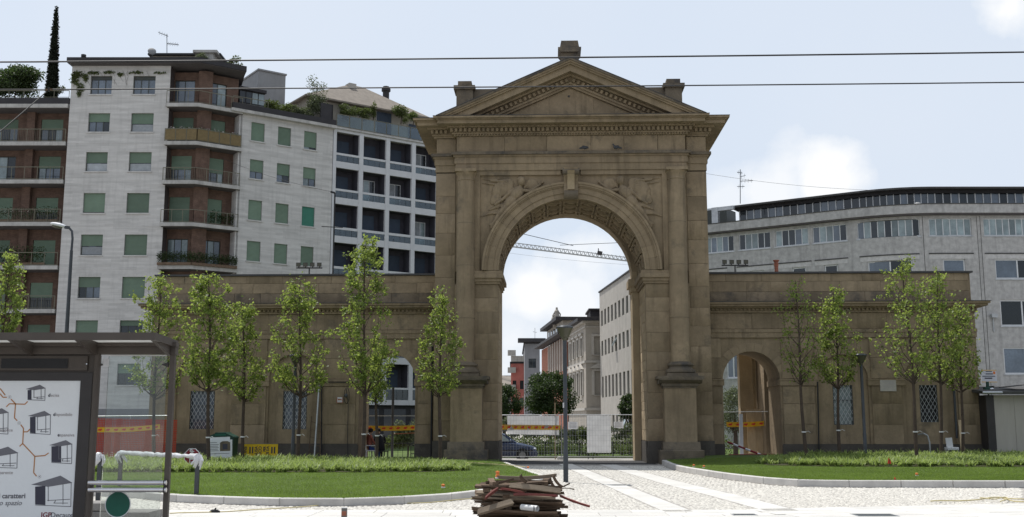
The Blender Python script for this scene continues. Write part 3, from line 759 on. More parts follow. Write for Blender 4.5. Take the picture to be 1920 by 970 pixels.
# winged figures carved in low relief, hovering in the spandrels
def relief(s):
    mb = MB()
    def e(x, z, rx, rz, ang=0, ry=.09, y=.11): mb.ell((x, y, z), (rx, ry, rz), Matrix.Rotation(rad(ang), 3, 'Y'), 12, 8)
    def limb(p, q, r0, r1): mb.tube([(p[0], .07, p[1]), ((p[0] + q[0]) / 2, .03, (p[1] + q[1]) / 2), (q[0], .07, q[1])], [r0, (r0 + r1) / 2, r1], 8)
    hx = -2.08
    e(hx, 11.72, .16, .2, 10, .17, .03)                       # head
    e(hx - .02, 11.83, .17, .12, 0, .14, .09)                  # hair
    limb((hx - .02, 11.58), (hx - .1, 11.38), .075, .09)       # neck
    e(hx - .2, 11.18, .26, .38, 32, .25, .06)                   # chest
    e(hx - .14, 11.2, .09, .09, 0, .16, .02); e(hx - .33, 11.27, .09, .09, 0, .15, .03)
    e(hx - .45, 10.82, .26, .38, 42, .24, .06)                  # hips
    limb((hx - .55, 10.72), (hx - .95, 10.3), .17, .13); limb((hx - .95, 10.3), (hx - 1.28, 9.72), .12, .06)
    limb((hx - .42, 10.66), (hx - .78, 10.12), .16, .12); limb((hx - .78, 10.12), (hx - 1.35, 9.86), .11, .06)
    limb((hx + .02, 11.34), (hx + .42, 11.3), .085, .07); limb((hx + .42, 11.3), (hx + .82, 11.62), .07, .05); e(hx + .88, 11.68, .07, .06)
    limb((hx - .38, 11.34), (hx - .8, 10.96), .085, .07); limb((hx - .8, 10.96), (hx - 1.14, 10.72), .07, .05)
    for k in range(4):                                         # wing feathers
        t = k / 3; mb.tube([(hx - .32, .13, 11.4), (hx - .66 - .16 * t, .06, 11.74 - .3 * t), (hx - 1.1 - .34 * (1 - t) + .1, .12, 11.52 - .95 * t + .25 * (1 - t))], [.06, .07, .04], 7)
    e(hx - .80, 11.46, .56, .33, -38, .11, .12); e(hx - 1.05, 11.1, .2, .42, 35, .08, .12)
    for k in range(4):
        t = k / 3; mb.tube([(hx + .1, .13, 11.45), (hx + .32, .08, 11.78 - .1 * t), (hx + .62 - .2 * t, .13, 11.74 - .2 * t)], [.06, .07, .04], 7)
    e(hx + .42, 11.62, .30, .25, 0, .09, .12)
    for k in range(5):                                         # blown drapery
        a, b = rg.uniform(0, 1), rg.uniform(0, .35)
        p = (hx - .5 - .5 * a, 10.85 - .6 * a); q = (p[0] - .55 - b, p[1] - .15 - .5 * b + .2 * a)
        mb.tube([(p[0], .12, p[1]), ((p[0] + q[0]) / 2, .1, (p[1] + q[1]) / 2 + .07), (q[0], .13, q[1])], [.06, .055, .025], 6)
    for k in range(2):
        mb.tube([(-3.75, .13, 11.85 - .16 * k), (-3.3, .1, 11.82 - .2 * k), (-2.85, .13, 11.9 - .22 * k)], [.02, .035, .015], 6)
    if s > 0:
        mb.v = [(-x, y, z) for x, y, z in mb.v]; mb.f = [tuple(reversed(f)) for f in mb.f]
        mb.prism([(2.72, 10.98), (3.12, 10.88), (3.26, 11.42), (2.9, 11.5)], .02, .16, 'y')     # the tablet it holds
    o = gp('winged_figure', mb, 'sandstone_plain', sp)
    rm = o.modifiers.new('merge', 'REMESH'); rm.mode = 'VOXEL'; rm.voxel_size = .018
    sm = o.modifiers.new('soften', 'SMOOTH'); sm.iterations = 1; sm.factor = .5
    o['label'] = 'winged figure carved in relief, arm stretched to the keystone' if s < 0 else 'winged figure carved in relief, holding a tablet'
relief(-1); relief(1)
# --- entablature
en = gp('entablature', MB().prism(plan(-.02), 12.2, 14.3), 'sandstone_plain')
gp('architrave', MB().prism(plan(.02), 12.2, 12.5).prism(plan(.06), 12.5, 12.78).prism(plan(.11), 12.78, 12.86), 'sandstone_plain', en)
gp('architrave_ledge', MB().prism(plan(.2), 12.86, 12.98), 'sandstone_grimy', en)
x = -BW + .02; k = 0
while x < BW - .1:                                              # frieze of big flat slabs
    w = min(rg.uniform(1.3, 2.1), BW - .02 - x)
    if BW - .02 - x - w < .8: w = BW - .02 - x
    gp('stone', MB().cbox(x + .004, x + w - .004, -.05, .2, 12.985, 13.675, .012, .004, rg), 'sandstone', en); x += w
for s in (-1, 1):
    a, b = sorted((s * (BW + .01), s * (HW - .0))); gp('stone', MB().cbox(a + .03, b, .24, .5, 12.99, 13.67, .03, .004, rg), 'sandstone', en)
    fr = G.m @ Matrix.Translation((s * HW, 0, 0)) @ Matrix.Rotation(rad(-90 * s * -1), 4, 'Z')
co = gp('cornice', MB().prism(plan(.10), 13.68, 13.76).prism(plan(.17), 13.76, 13.82).prism(plan(.15), 13.82, 14.0).prism(plan(.36), 14.0, 14.07).prism(plan(.74), 14.07, 14.22).prism(plan(.80), 14.22, 14.27).prism(plan(.90), 14.27, 14.35), 'sandstone_plain')
bead = MB()
def along(x0, x1, step):
    n = int((x1 - x0) / step); return [x0 + (x1 - x0) * (i + .5) / n for i in range(n)]
dm = MB().box(-.055, .055, -.30, .02, 13.835, 13.985).mesh('dentil', False)
for x in along(-BW - .28, BW + .28, .192): put('dentil', dm, 'sandstone', co, None, (x, 0, 0))
for s in (-1, 1):
    for x in along(BW + .36, HW + .25, .192): put('dentil', dm, 'sandstone', co, None, (s * x, .3, 0))
    for y in along(.4, 4.5, .192):
        put('dentil', dm, 'sandstone', co, G.m @ Matrix.Translation((s * HW, y, 0)) @ Matrix.Rotation(rad(90 * s), 4, 'Z'))
for x in along(-BW - .1, BW + .1, .12): bead.ell((x, -.13, 13.72), (.042, .05, .05), None, 6, 4)
for x in along(-BW - .3, BW + .3, .16): bead.ell((x, -.36, 14.035), (.05, .05, .035), None, 6, 4)
b_ = gp('egg_moulding', bead, 'sandstone_plain', co); b_['kind'] = 'stuff'
gp('lead_flashing', MB().prism(plan(.915), 14.352, 14.372), 'lead_cap', co)
# --- pediment
Z0, ZA, SL = 14.372, 16.86, .441
def chev(t0, t1, y0, y1):
    x0, x1 = (ZA - t0 - Z0) / SL, (ZA - t1 - Z0) / SL
    return [(-x0, Z0), (0, ZA - t0), (x0, Z0), (x1, Z0), (0, ZA - t1), (-x1, Z0)]
pe = gp('pediment', MB().prism([(-(ZA - .9 - Z0) / SL, Z0), ((ZA - .9 - Z0) / SL, Z0), (0, ZA - .9)], .06, 4.3, 'y').prism([(-(ZA - .12 - Z0) / SL, Z0), ((ZA - .12 - Z0) / SL, Z0), (0, ZA - .12)], .4, 4.5, 'y'), 'sandstone_plain')
for a, b, y in ((.03, .12, -.95), (.12, .2, -.9), (.2, .28, -.84), (.28, .56, -.74), (.56, .64, -.38), (.64, .86, -.15), (.86, .96, -.2), (.96, 1.06, -.12)):
    gp('raking_cornice', MB().prism(chev(a, b, 0, 0), y, 4.6 if a < .5 else .35, 'y'), 'sandstone_plain' if a > .1 else 'sandstone_grimy', pe)
gp('lead_flashing', MB().prism(chev(-.0, .028, 0, 0), -.97, 4.7, 'y'), 'lead_cap', pe)
for s in (-1, 1):
    n = 23
    for i in range(n):
        x = s * (.16 + i * .196)
        z = ZA - .76 - SL * abs(x)
        if z < Z0 + .05: break
        m = G.m @ Matrix.Translation((x, 0, z)) @ Matrix.Rotation(s * math.atan(SL), 4, 'Y')
        put('dentil', PD if 's_pd' in globals() else dm, 'sandstone', pe, m @ Matrix.Translation((0, 0, -13.91)))
x = -3.2
for w in (1.05, 1.25, 1.9, .9, 1.3):                            # slabs of the tympanum
    hgt = lambda q: ZA - 1.07 - SL * abs(q)
    a, b = x + .004, x + w - .004
    pts = [(a, Z0 + .01), (b, Z0 + .01), (b, max(Z0 + .02, hgt(b)))] + ([(0, hgt(0))] if a < 0 < b else []) + [(a, max(Z0 + .02, hgt(a)))]
    gp('stone', MB().prism(pts, .02, .1, 'y'), 'sandstone', pe); x += w
gp('iron_ring', MB().tube([(-.05, -.02, 15.42), (-.05, .03, 15.42)], .045, 8), 'dark_paint', pe)
# acroterion blocks
ac = gp('acroterion', MB().box(-.37, .37, .25, 1.2, 16.3, 17.45).prism([(-.37, 17.45), (-.5, 17.6), (-.5, 17.66), (.5, 17.66), (.5, 17.6), (.37, 17.45)], .1, 1.35, 'y').prism([(-.42, 17.66), (-.36, 17.98), (.36, 17.98), (.42, 17.66)], .2, 1.25, 'y'), 'sandstone_grimy')
for s in (-1, 1):
    a = lambda p, q: (min(p * s, q * s), max(p * s, q * s))
    gp('acroterion', MB().box(*a(4.35, 5.1), 2.6, 3.5, 14.3, 16.72).box(*a(4.25, 5.22), 2.5, 3.6, 16.60, 16.78).box(*a(4.42, 5.04), 2.66, 3.44, 16.78, 17.02).box(*a(3.0, 4.35), 2.8, 3.3, 14.3, 16.68), 'sandstone_grimy')

# ================================================================== the two low wings
def wing(x0, x1, ac, bays, strips, attic_end, label, seed, mirror):
    r = random.Random(seed); s = mirror
    w = root('gate_wing', label, 'gate wing', G, (0, 0, 0))
    RA, SA = 1.2, 3.42
    Y = 1.5
    mb = MB()
    edges = [(ac - 1.24, ac + 1.24)]
    ww = put('wall', arch_wall(MB(), ac - 1.26, ac + 1.26, 0, 5.2, ac, RA, SA, Y + .02, 4.1), 'sandstone_plain', w)
    solid = MB()
    cuts = sorted([(ac - 1.26, ac + 1.26, None)] + [(c - r_ - .03, c + r_ + .03, (c, r_, win)) for c, r_, win in bays])
    x = x0
    for a, b, bay in cuts:
        if a > x: solid.box(x, a, Y + .02, 4.1, 0, 5.2)
        if bay:
            c, r_, win = bay
            arch_wall(solid, a, b, 0, 5.2, c, r_, SA, Y + .02, Y + .12, 22)
            solid.holes(a, b, 0, 5.2, [win], Y + .12, .31)
            solid.box(a, b, Y + .44, 4.1, 0, 5.2)
        x = b
    if x < x1: solid.box(x, x1, Y + .02, 4.1, 0, 5.2)
    put('wall', solid, 'sandstone_plain', w)
    put('attic_core', MB().box(x0 + .02, x1 - .02, Y + .22, 4.08, 5.2, 7.98), 'sandstone_plain', w)
    # ashlar pilaster strips
    for a, b in strips:
        zs = [.75, 1.55, 2.42, 3.16]; lay(ww, a, b, zs, Y - .04, Y + .1, None, None, r=r)
        lay(ww, a, b, [3.47, 4.35, 5.18], Y - .04, Y + .1, None, None, r=r)
    # plinth and impost bands between openings
    spans = []; x = x0
    for a, b in sorted([(ac - RA, ac + RA)]): spans.append((x, a)); x = b
    spans.append((x, x1))
    pl = MB(); ib = MB()
    for a, b in spans: pl.box(a, b, Y - .07, Y + .1, 0, .70).box(a + .02, b - .02, Y - .045, Y + .1, .70, .76)
    put('plinth', pl, 'plinth_stone', w)
    hs = sorted([(ac - RA, ac + RA)] + [(c - r_, c + r_) for c, r_, _ in bays]); x = x0
    for a, b in hs + [(x1, x1)]:
        if a - x > .1: put('impost_band', MB().box(x - .03, a + .03, Y - .08, Y + .12, 3.18, 3.40).box(x - .045, a + .045, Y - .10, Y + .12, 3.40, 3.46), 'sandstone_plain', w)
        x = b
    ib.box(ac - RA - .03, ac - RA + .06, Y + .02, 4.0, 3.2, 3.44).box(ac + RA - .06, ac + RA + .03, Y + .02, 4.0, 3.2, 3.44)
    put('impost_band', ib, 'sandstone_plain', w, kind='stuff')
    # voussoir rings
    for c, r_, n in [(ac, RA, 13)] + [(c, r_, 11) for c, r_, _ in bays]:
        v = MB(); d = math.pi / n
        ang = [math.pi / 2 - d / 2 + .002 + (d - .004) * k / 2 for k in range(3)]
        v.prism([(r_ * math.cos(q), r_ * math.sin(q)) for q in ang] + [((r_ + .36) * math.cos(q), (r_ + .36) * math.sin(q)) for q in reversed(ang)], Y - .012, Y + .1, 'y')
        vm_ = v.mesh('voussoir', False)
        for k in range(n): put('voussoir', vm_, 'sandstone_smooth', ww, G.m @ Matrix.Translation((c, 0, SA)) @ Matrix.Rotation(math.pi / 2 - (k + .5) * d, 4, 'Y'))
    # upper bands
    put('architrave', MB().box(x0 - .02, x1 + .02, Y - .06, Y + .3, 5.2, 5.42).box(x0 - .04, x1 + .04, Y - .09, Y + .3, 5.42, 5.56), 'sandstone_plain', w)
    at_ = put('attic', MB().box(x0 + .05, x1 - .05, Y + .2, Y + .24, 5.5, 7.9), 'sandstone_plain', w)
    lay(at_, x0, x1, [5.57, 6.26], Y - .02, Y + .2, 1.2, 1.9, r=r)
    lay(at_, x0 + (.12 if s < 0 else 0), x1 - (.12 if s > 0 else 0), [7.18, 7.62, 7.95], Y + .12, Y + .3, .95, 1.75, r=r)
    lay(at_, x0 + (.12 if s < 0 else 0), x1 - (.12 if s > 0 else 0), [6.72, 7.18], Y + .12, Y + .3, .95, 1.75, 'sandstone_sooty', r=r)
    cx0, cx1 = (x0 - .0, x1) if s < 0 else (x0, x1)
    e0, e1 = (.5, 0) if s < 0 else (0, .5)
    cm = MB()
    for z0_, z1_, p in ((6.26, 6.34, .1), (6.34, 6.44, .08), (6.44, 6.5, .22), (6.5, 6.6, .42), (6.6, 6.68, .5)):
        cm.box(x0 - (p if s < 0 else 0), x1 + (p if s > 0 else 0), Y - p, 4.1, z0_, z1_)
    c_ = put('cornice', cm, 'sandstone_plain', w)
    dd = MB()
    for q in along(x0, x1, .17): dd.box(q - .045, q + .045, Y - .17, Y, 6.345, 6.435)
    put('dentil_course', dd, 'sandstone_plain', c_, kind='stuff')
    put('lead_flashing', MB().box(x0 - (.53 if s < 0 else 0), x1 + (.53 if s > 0 else 0), Y - .53, Y + .3, 6.683, 6.705), 'lead_cap', c_)
    put('coping', MB().box(x0 - (.06 if s < 0 else 0), x1 + (.06 if s > 0 else 0), Y + .04, 4.2, 7.955, 8.03), 'lead_cap', w)
    # lattice windows
    for c, r_, (a, b, c0, d0) in bays:
        f = MB()
        for q in (a + .02, b - .02): f.box(q - .02, q + .02, Y + .16, Y + .2, c0, d0)
        for q in (c0 + .02, d0 - .02, c0 + (d0 - c0) * .62): f.box(a, b, Y + .155, Y + .195, q - .02, q + .02)
        wo_ = put('window', f, 'galvanised' if False else 'lamp_grey', w)
        gr = MB(); W_, H_ = b - a, d0 - c0; st = .17; k = -H_ / 1.7
        nline = int((W_ + H_) / st) + 14
        for sgn in (1, -1):
            for i in range(-nline, nline):
                off = i * st; pts = []
                for t in np.linspace(0, 1, 60):
                    zz = c0 + H_ * t; xx = (a + b) / 2 + off + sgn * (zz - (c0 + d0) / 2) * .58
                    if a + .02 < xx < b - .02: pts.append((xx, Y + .15, zz))
                if len(pts) > 2: gr.bar(pts[0], pts[-1], .012, .012, (0, 1, 0))
        put('grille', gr, 'zinc', wo_)
        put('pane', MB().box(a + .03, b - .03, Y + .26, Y + .27, c0 + .03, d0 - .03), ('cable' if c > 13 else 'pane_pale') if mirror > 0 else 'pane_sky', wo_)
    return w
WL = wing(-18.1, -HW - .02, -7.86, [(-15.83, 1.14, (-16.36, -15.3, 1.36, 2.98)), (-11.83, 1.13, (-12.34, -11.31, 1.36, 2.98))], [(-17.85, -17.05), (-14.55, -13.05), (-10.6, -9.2), (-6.55, -5.8)], -1,
          'low stone wing with two lattice windows and the arch where two people sit', 31, -1)
WR = wing(HW + .02, 17.02, 7.57, [(11.38, 1.06, (10.97, 11.80, 1.55, 3.2)), (14.95, 1.02, (14.57, 15.31, 1.66, 3.2))], [(5.8, 6.32), (8.85, 10.2), (12.55, 13.8), (16.1, 16.95)], 1,
          'low stone wing with a white wall plaque and two lattice windows', 32, 1)
# sunlit rear pillars seen through the arch of the plaque wing
for (ua, ub, d, cyl) in ((1388, 1412, 5.6, False), (1411, 1418, 6.4, True)):
    xa, xb = G.uv(ua, 750, d)[0], G.uv(ub, 750, d)[0]
    mb = MB()
    if cyl: mb.lathe([(.22, 0), (.22, .25), (.17, .3), (.165, 4.6), (.2, 4.8)], (xa + xb) / 2, d, 0, 16)
    else: mb.box(xa, xb, d, d + .55, 0, 4.9)
    put('rear_pillar', mb, 'sandstone_light', WR)
put('rear_lintel', MB().box(7.0, 16.9, 5.5, 6.7, 4.9, 5.6).box(8.62, 9.1, 4.15, 6.0, 0, 4.9), 'sandstone_plain', WR)
# black conduits and rain pipes
def wpipe(par, pts, r=.035, mat='cable', name='conduit'): put(name, MB().tube([(a, b, c) for a, b, c in pts], r, 8), mat, par)
for par, seq in ((WL, [(603, 850), (603, 717), (672, 717)]), (WR, [(1536, 862), (1533, 716)])):
    wpipe(par, [(G.uv(u, v, 1.36)[0], 1.36, G.uv(u, v, 1.36)[1]) for u, v in seq], .03)
xx = G.uv(809, 800, 1.3)[0]; wpipe(WL, [(xx, 1.34, .1), (xx, 1.34, 4.9)], .045, 'cable', 'rain_pipe')
xx = G.uv(1793, 800, 1.3)[0]; wpipe(WR, [(xx, 1.3, 1.0), (xx, 1.3, 3.05)], .05, 'lamp_grey', 'rain_pipe')
# ================================================================== buildings behind the gate
rb = random.Random(77)
def win(par, fr, x0, x1, z0, z1, d=.24, shut=0.0, pane='pane_dark', frame='window_frame_dark', n=2, shutter='shutter_green', sill='travertine_sill', fw=.06, curtain=None, bend=None, sillout=.08, lab=None):
    bd = bend or (lambda m: m)
    f = MB()
    f.box(x0, x0 + fw, d - .06, d, z0, z1).box(x1 - fw, x1, d - .06, d, z0, z1).box(x0 + fw, x1 - fw, d - .06, d, z0, z0 + fw).box(x0 + fw, x1 - fw, d - .06, d, z1 - fw, z1)
    for k in range(1, n):
        x = x0 + (x1 - x0) * k / n; f.box(x - fw / 2, x + fw / 2, d - .058, d, z0 + fw, z1 - fw)
    w = put('window', bd(f), frame, par, fr, label=lab)
    for k in range(n):
        a, b = x0 + (x1 - x0) * k / n + fw / 2, x0 + (x1 - x0) * (k + 1) / n - fw / 2
        pm = pane if isinstance(pane, str) else rb.choice(pane)
        put('pane', bd(MB().box(a, b, d - .035, d - .015, z0 + fw / 2, z1 - fw / 2)), pm, w, fr)
    if shut > 0: put('roller_shutter', bd(MB().box(x0 + .02, x1 - .02, d - .10, d - .07, z1 - (z1 - z0) * shut, z1 - .005)), shutter, w, fr)
    if curtain: put('curtain', bd(MB().box(x0 + .07, x1 - .07, d - .064, d - .06, z0 + .07, z0 + (z1 - z0) * curtain)), 'curtain', w, fr)
    if sill: put('sill', bd(MB().box(x0 - .08, x1 + .08, -sillout, d - .06, z0 - .09, z0 - .005)), sill, w, fr)
    return w
def rail(par, pts, z, h, posts, style, fr=None):
    """balcony railing along plan points"""
    P = [Vector((a, b, 0)) for a, b in pts]
    m = MB(); up = Vector((0, 0, 1))
    for a, b in zip(P, P[1:]):
        m.bar(a + up * (z + h), b + up * (z + h), .045, .045); m.bar(a + up * (z + .08), b + up * (z + .08), .03, .03)
        L = (b - a).length; n = max(1, round(L / posts))
        for k in range(n + 1): q = a + (b - a) * k / n; m.bar(q + up * z, q + up * (z + h), .035, .035)
        if style == 'bars':
            for k in range(int(L / .13)): q = a + (b - a) * (k + .5) / int(L / .13); m.bar(q + up * (z + .08), q + up * (z + h), .012, .012)
    r = put('railing', m, 'rail_metal', par, fr)
    if style in ('panel', 'glass'):
        for a, b in zip(P, P[1:]):
            L = (b - a).length; n = max(1, round(L / posts))
            for k in range(n):
                p, q = a + (b - a) * (k + .04) / n, a + (b - a) * (k + .96) / n
                put('panel', MB().bar(p + up * (z + .1 + h / 2 - .06), q + up * (z + .1 + h / 2 - .06), .015, h - .16), 'rail_mesh_panel' if style == 'panel' else 'rail_glass', r, fr)
    return r

# ---------------------------------------------------------------- travertine apartment block with brick loggias
FA = Frame(-34.3, 80.0, 0.0); FS = Frame(-21.5, 81.9, 35.6)
A = root('apartment_building', 'tall pale travertine apartment block with green roller shutters and brick balconies', 'apartment building', FA)
c1, c2 = (1.5, 3.17), (4.82, 6.55)
rows = [(26.81, 28.3), (23.8, 25.3), (20.68, 22.2), (17.42, 18.98), (14.15, 15.75), (10.88, 12.5), (7.6, 9.2), (4.37, 5.95)]
hs = [(a, b, z0, z1) for z0, z1 in rows for a, b in (c1, c2)]
put('wall', MB().holes(0, 7.7, 2.6, 29.2, hs, 0, .26), 'travertine', A)
put('wall', MB().box(0, 7.7, -.02, .3, -.5, 2.6), 'stucco_grey', A)
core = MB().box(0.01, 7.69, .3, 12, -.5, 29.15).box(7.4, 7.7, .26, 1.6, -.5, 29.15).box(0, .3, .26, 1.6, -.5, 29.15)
put('core_wall', core, 'dark_wall', A)
sh = [(0, 0), (.45, .55), (.55, .55), (.94, 1), (.54, 1), (.48, 1), (1, .25), (.45, .45)]
for (z0, z1), (s1, s2) in zip(rows, sh):
    for (a, b), s in ((c1, s1), (c2, s2)):
        top = z1 > 28
        win(A, FA, a, b, z0, z1, shut=s if not top else .2, shutter='shutter_green' if not top else 'window_frame_dark', n=3, pane='pane_sky' if top else ['pane_dark', 'pane_sky', 'pane_dark'], curtain=.42 if s in (.55, .54) else None)
for z in (22.9, 19.6, 16.4, 13.1, 9.85):
    put('string_line', MB().box(0, 7.7, -.012, .01, z, z + .035), 'travertine_sill', A)
# loggia bay that bends round the corner
SLP = [(7.55, -.4), (10.1, -.4), (13.02, 1.70), (12.6, 3.3), (10.2, 3.0), (7.6, 1.6)]
FRT = [(7.6, -.34), (10.08, -.34), (12.95, 1.72)]
lz = [26.0, 22.97, 19.9, 16.62, 13.33, 10.05, 6.8]
bk1 = MB(); bk2 = MB(); h1 = []; h2 = []
x10, x11 = FA.uv(327, 180, 1.0)[0], FA.uv(365, 180, 1.0)[0]; x20, x21 = FS.uv(391, 180, 1.0)[0], FS.uv(425, 180, 1.0)[0]
for z in lz: h1.append((x10, x11, z + .1, z + 2.25)); h2.append((x20, x21, z + .1, z + 2.25))
bx = 10.1 + .1
put('loggia_wall', bk1.holes(7.6, 10.35, -.5, 28.9, h1, 1.0, .2), 'loggia_brick', A)
put('loggia_wall', bk2.holes(-3.05, .1, -.5, 28.9, h2, 1.0, .2), 'loggia_brick', A, FS)
put('loggia_pier', MB().prism([(9.72, .62), (10.28, .62), (10.75, .96), (10.45, 1.4), (9.9, 1.2)], -.5, 28.9), 'loggia_brick', A)
put('loggia_core', MB().prism([(7.6, 1.3), (9.6, 1.3), (11.7, 3.3), (11.7, 9), (7.6, 9)], -.5, 28.9), 'dark_wall', A)
for i, z in enumerate(lz):
    sl = put('balcony', MB().prism(SLP, z - .28, z), 'balcony_concrete', A)
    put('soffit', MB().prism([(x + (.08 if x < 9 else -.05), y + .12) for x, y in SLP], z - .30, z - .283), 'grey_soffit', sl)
    st = ['thin', 'panel', 'bars', 'thin', None, 'bars', 'bars'][i]
    if st: rail(sl, FRT, z, 1.0, .82, st, FA)
    a1, a2 = [(0, 0), (.62, .62), (.5, .55), (.98, 1), (0, 0), (.5, .5), (1, 1)][i]
    win(A, FA, x10, x11, z + .1, z + 2.25, 1.16, a1, ['pane_sky', 'pane_pale'] if i in (0, 2, 4) else 'pane_dark', n=2 if i == 0 else 3, sill=None)
    win(A, FS, x20, x21, z + .1, z + 2.25, 1.16, a2, ['pane_sky', 'pane_pale'] if i in (0, 2, 4) else 'pane_dark', n=2 if i == 0 else 3, sill=None)
# dark roof edge that follows the bend
RE = [(-.15, -.75), (10.2, -.75), (13.25, 1.42), (12.75, 2.7), (10.6, 9), (-.15, 12)]
put('roof', MB().prism(RE, 29.15, 29.55), 'roof_edge', A)
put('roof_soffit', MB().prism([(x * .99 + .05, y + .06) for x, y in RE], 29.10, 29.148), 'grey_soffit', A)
# brick balcony stack at the far end
lz0 = [26.0, 23.0, 20.0, 16.7, 13.35, 10.04, 6.8]
wr, wlft = (FA.uv(77, 240, 1.4)[0], FA.uv(118, 240, 1.4)[0]), (FA.uv(-14, 240, 1.4)[0], FA.uv(34, 240, 1.4)[0])
hh = []
for z in lz0[1:] + [3.5]: hh += [(wr[0], wr[1], z + .1, z + 2.2), (wlft[0], wlft[1], z + .1, z + 2.2)]
put('loggia_wall', MB().holes(-13, -.02, -.5, 25.7, hh, 1.4, .2), 'loggia_brick', A)
px = FA.uv(55, 300, 1.2)[0]
put('loggia_pier', MB().box(px - .32, px + .32, 1.0, 1.42, -.5, 25.7), 'loggia_brick', A)
put('core_wall', MB().box(-13, -.02, 1.65, 12, -.5, 26.0), 'dark_wall', A)
for i, z in enumerate(lz0):
    sl = put('balcony', MB().box(-13, -.1, -.15, 1.6, z - .3, z), 'balcony_concrete', A)
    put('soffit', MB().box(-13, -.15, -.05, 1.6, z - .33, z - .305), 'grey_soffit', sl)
    if i == 0:
        put('terrace_parapet', MB().box(-13, -.05, -.1, .15, z + .005, z + .5), 'roof_edge', sl); rail(sl, [(-13, .0), (-.1, .0)], z + .5, .6, 1.2, 'thin', FA)
    else:
        rail(sl, [(-13, -.08), (-.15, -.08)], z, 1.0, 1.0, 'bars' if i % 2 else 'thin', FA)
        win(A, FA, *wr, z + .1, z + 2.2, 1.56, [0, .4, .45, .55, 1, .55, 1][i], ['pane_sky', 'pane_pale', 'pane_dark'] if i < 3 else 'pane_dark', n=3, sill=None, shutter='shutter_green')
        win(A, FA, *wlft, z + .1, z + 2.2, 1.56, [0, .35, 0, 1, 1, 1, 1][i], ['pane_sky', 'pane_pale', 'pane_dark'] if i < 3 else 'pane_dark', n=3, sill=None)
# the flank that runs back along the side street
cs = [(.91, 2.04), (3.18, 4.3), (5.46, 6.58)]
rs3 = [(23.78, 25.3), (20.71, 22.26), (17.38, 18.98), (14.11, 15.7), (10.85, 12.45), (7.6, 9.2), (4.35, 5.95)]
hs = [(a, b, z0, z1) for z0, z1 in rs3 for a, b in cs]
put('wall', MB().holes(0, 8.05, 2.6, 25.84, hs, 0, .24), 'travertine', A, FS)
put('wall', MB().box(0, 8.05, -.02, .3, -.5, 2.6), 'stucco_grey', A, FS)
put('core_wall', MB().box(-.0, 8.04, .3, 12, -.5, 25.8).box(-.1, .15, .0, 1.4, -.5, 25.8), 'travertine', A, FS)
sf = [(1, 1, .85), (.62, .6, .58), (.97, 1, 1), (1, 1, 1), (.6, 1, 1), (1, 1, 1), (1, .6, 1)]
for (z0, z1), ss in zip(rs3, sf):
    for k, ((a, b), s) in enumerate(zip(cs, ss)):
        win(A, FS, a, b, z0, z1, .2, s, ['pane_pale', 'pane_dark', 'pane_sky'], n=2, shutter='shutter_teal' if (k == 2 and 17 < z0 < 18) else 'shutter_green')
put('eaves_slab', MB().box(-.9, 8.2, -.45, 3, 25.84, 26.08), 'balcony_concrete', A, FS)
put('terrace_edge', MB().box(-.8, 8.15, -.38, .1, 26.083, 26.55), 'roof_edge', A, FS)
rail(A, [(-.7, -.1), (2.2, -.1)], 26.55, .6, 1.4, 'thin', FS)
# roof-top glass house, screen and stair tower
x0, x1 = FS.uv(449, 180, 1.6)[0], FS.uv(496, 180, 1.6)[0]; zt = FS.uv(470, 166, 1.6)[1]
gh = put('glass_house', MB().box(x0, x1, 1.65, 4, 26.1, zt - .25).box(x0 - .1, x1 + .1, 1.4, 4.2, zt - .25, zt), 'roof_edge', A, FS)
for k in range(4):
    a, b = x0 + (x1 - x0) * k / 4, x0 + (x1 - x0) * (k + 1) / 4
    for q in (0, 1): put('pane', MB().box(a + .04, b - .04, 1.6, 1.63, 26.3 + q * 1.0, 27.2 + q * 1.0 if q == 0 else zt - .35), 'pane_pale' if k > 1 else 'pane_dark', gh, FS)
x0, z1 = FS.uv(485, 132, 7.0); x1 = FS.uv(536, 132, 7.0)[0]
put('stair_tower', MB().box(x0, x1, 7, 11.5, 26, z1).box(x0 - .08, x1 + .08, 6.9, 11.6, z1, z1 + .14), 'grey_panel', A, FS)
x0, x1 = FS.uv(601, 210, .2)[0], FS.uv(624, 210, .2)[0]
put('privacy_screen', MB().box(x0, x1, .15, .25, 26.1, 28.0).box(x1 - .12, x1, .15, 3.5, 26.1, 28.0), 'roof_edge', A, FS)
# penthouse and chimneys over the front
x0, x1 = FA.uv(284, 100, 3.5)[0], FA.uv(372, 100, 3.5)[0]; zt = FA.uv(320, 102, 3.5)[1]
ph = put('penthouse', MB().box(x0, x1 + .2, 3.5, 8, 29.5, zt - .15), 'stucco_cream', A)
put('roof', MB().box(x0 - .2, x1 + 1.9, 3.2, 8.2, zt - .15, zt), 'roof_edge', ph)
put('vent_grille', MB().box(x0 + 1.0, x0 + 2.6, 3.45, 3.49, zt - .95, zt - .5), 'window_frame_dark', ph)
xa, xb = FA.uv(362, 100, 2.6)[0], FA.uv(406, 100, 2.6)[0]; zq = FA.uv(380, 97, 2.6)[1]
put('chimney', MB().box(xb - 1.0, xb - .3, 2.7, 4.2, 29.5, zq - .1).box(xa, xb + .05, 2.5, 4.4, zq - .1, zq + .12), 'balcony_concrete', ph)
for u, v, r_ in ((157, 103, .15), (222, 113, .09)):
    x, z = FA.uv(u, v, .5); put('chimney', MB().lathe([(r_ * .8, 29.5), (r_ * .8, z - .22), (r_ * 1.3, z - .2), (r_ * 1.3, z)], x, .5, 0, 10), 'roof_edge', A)

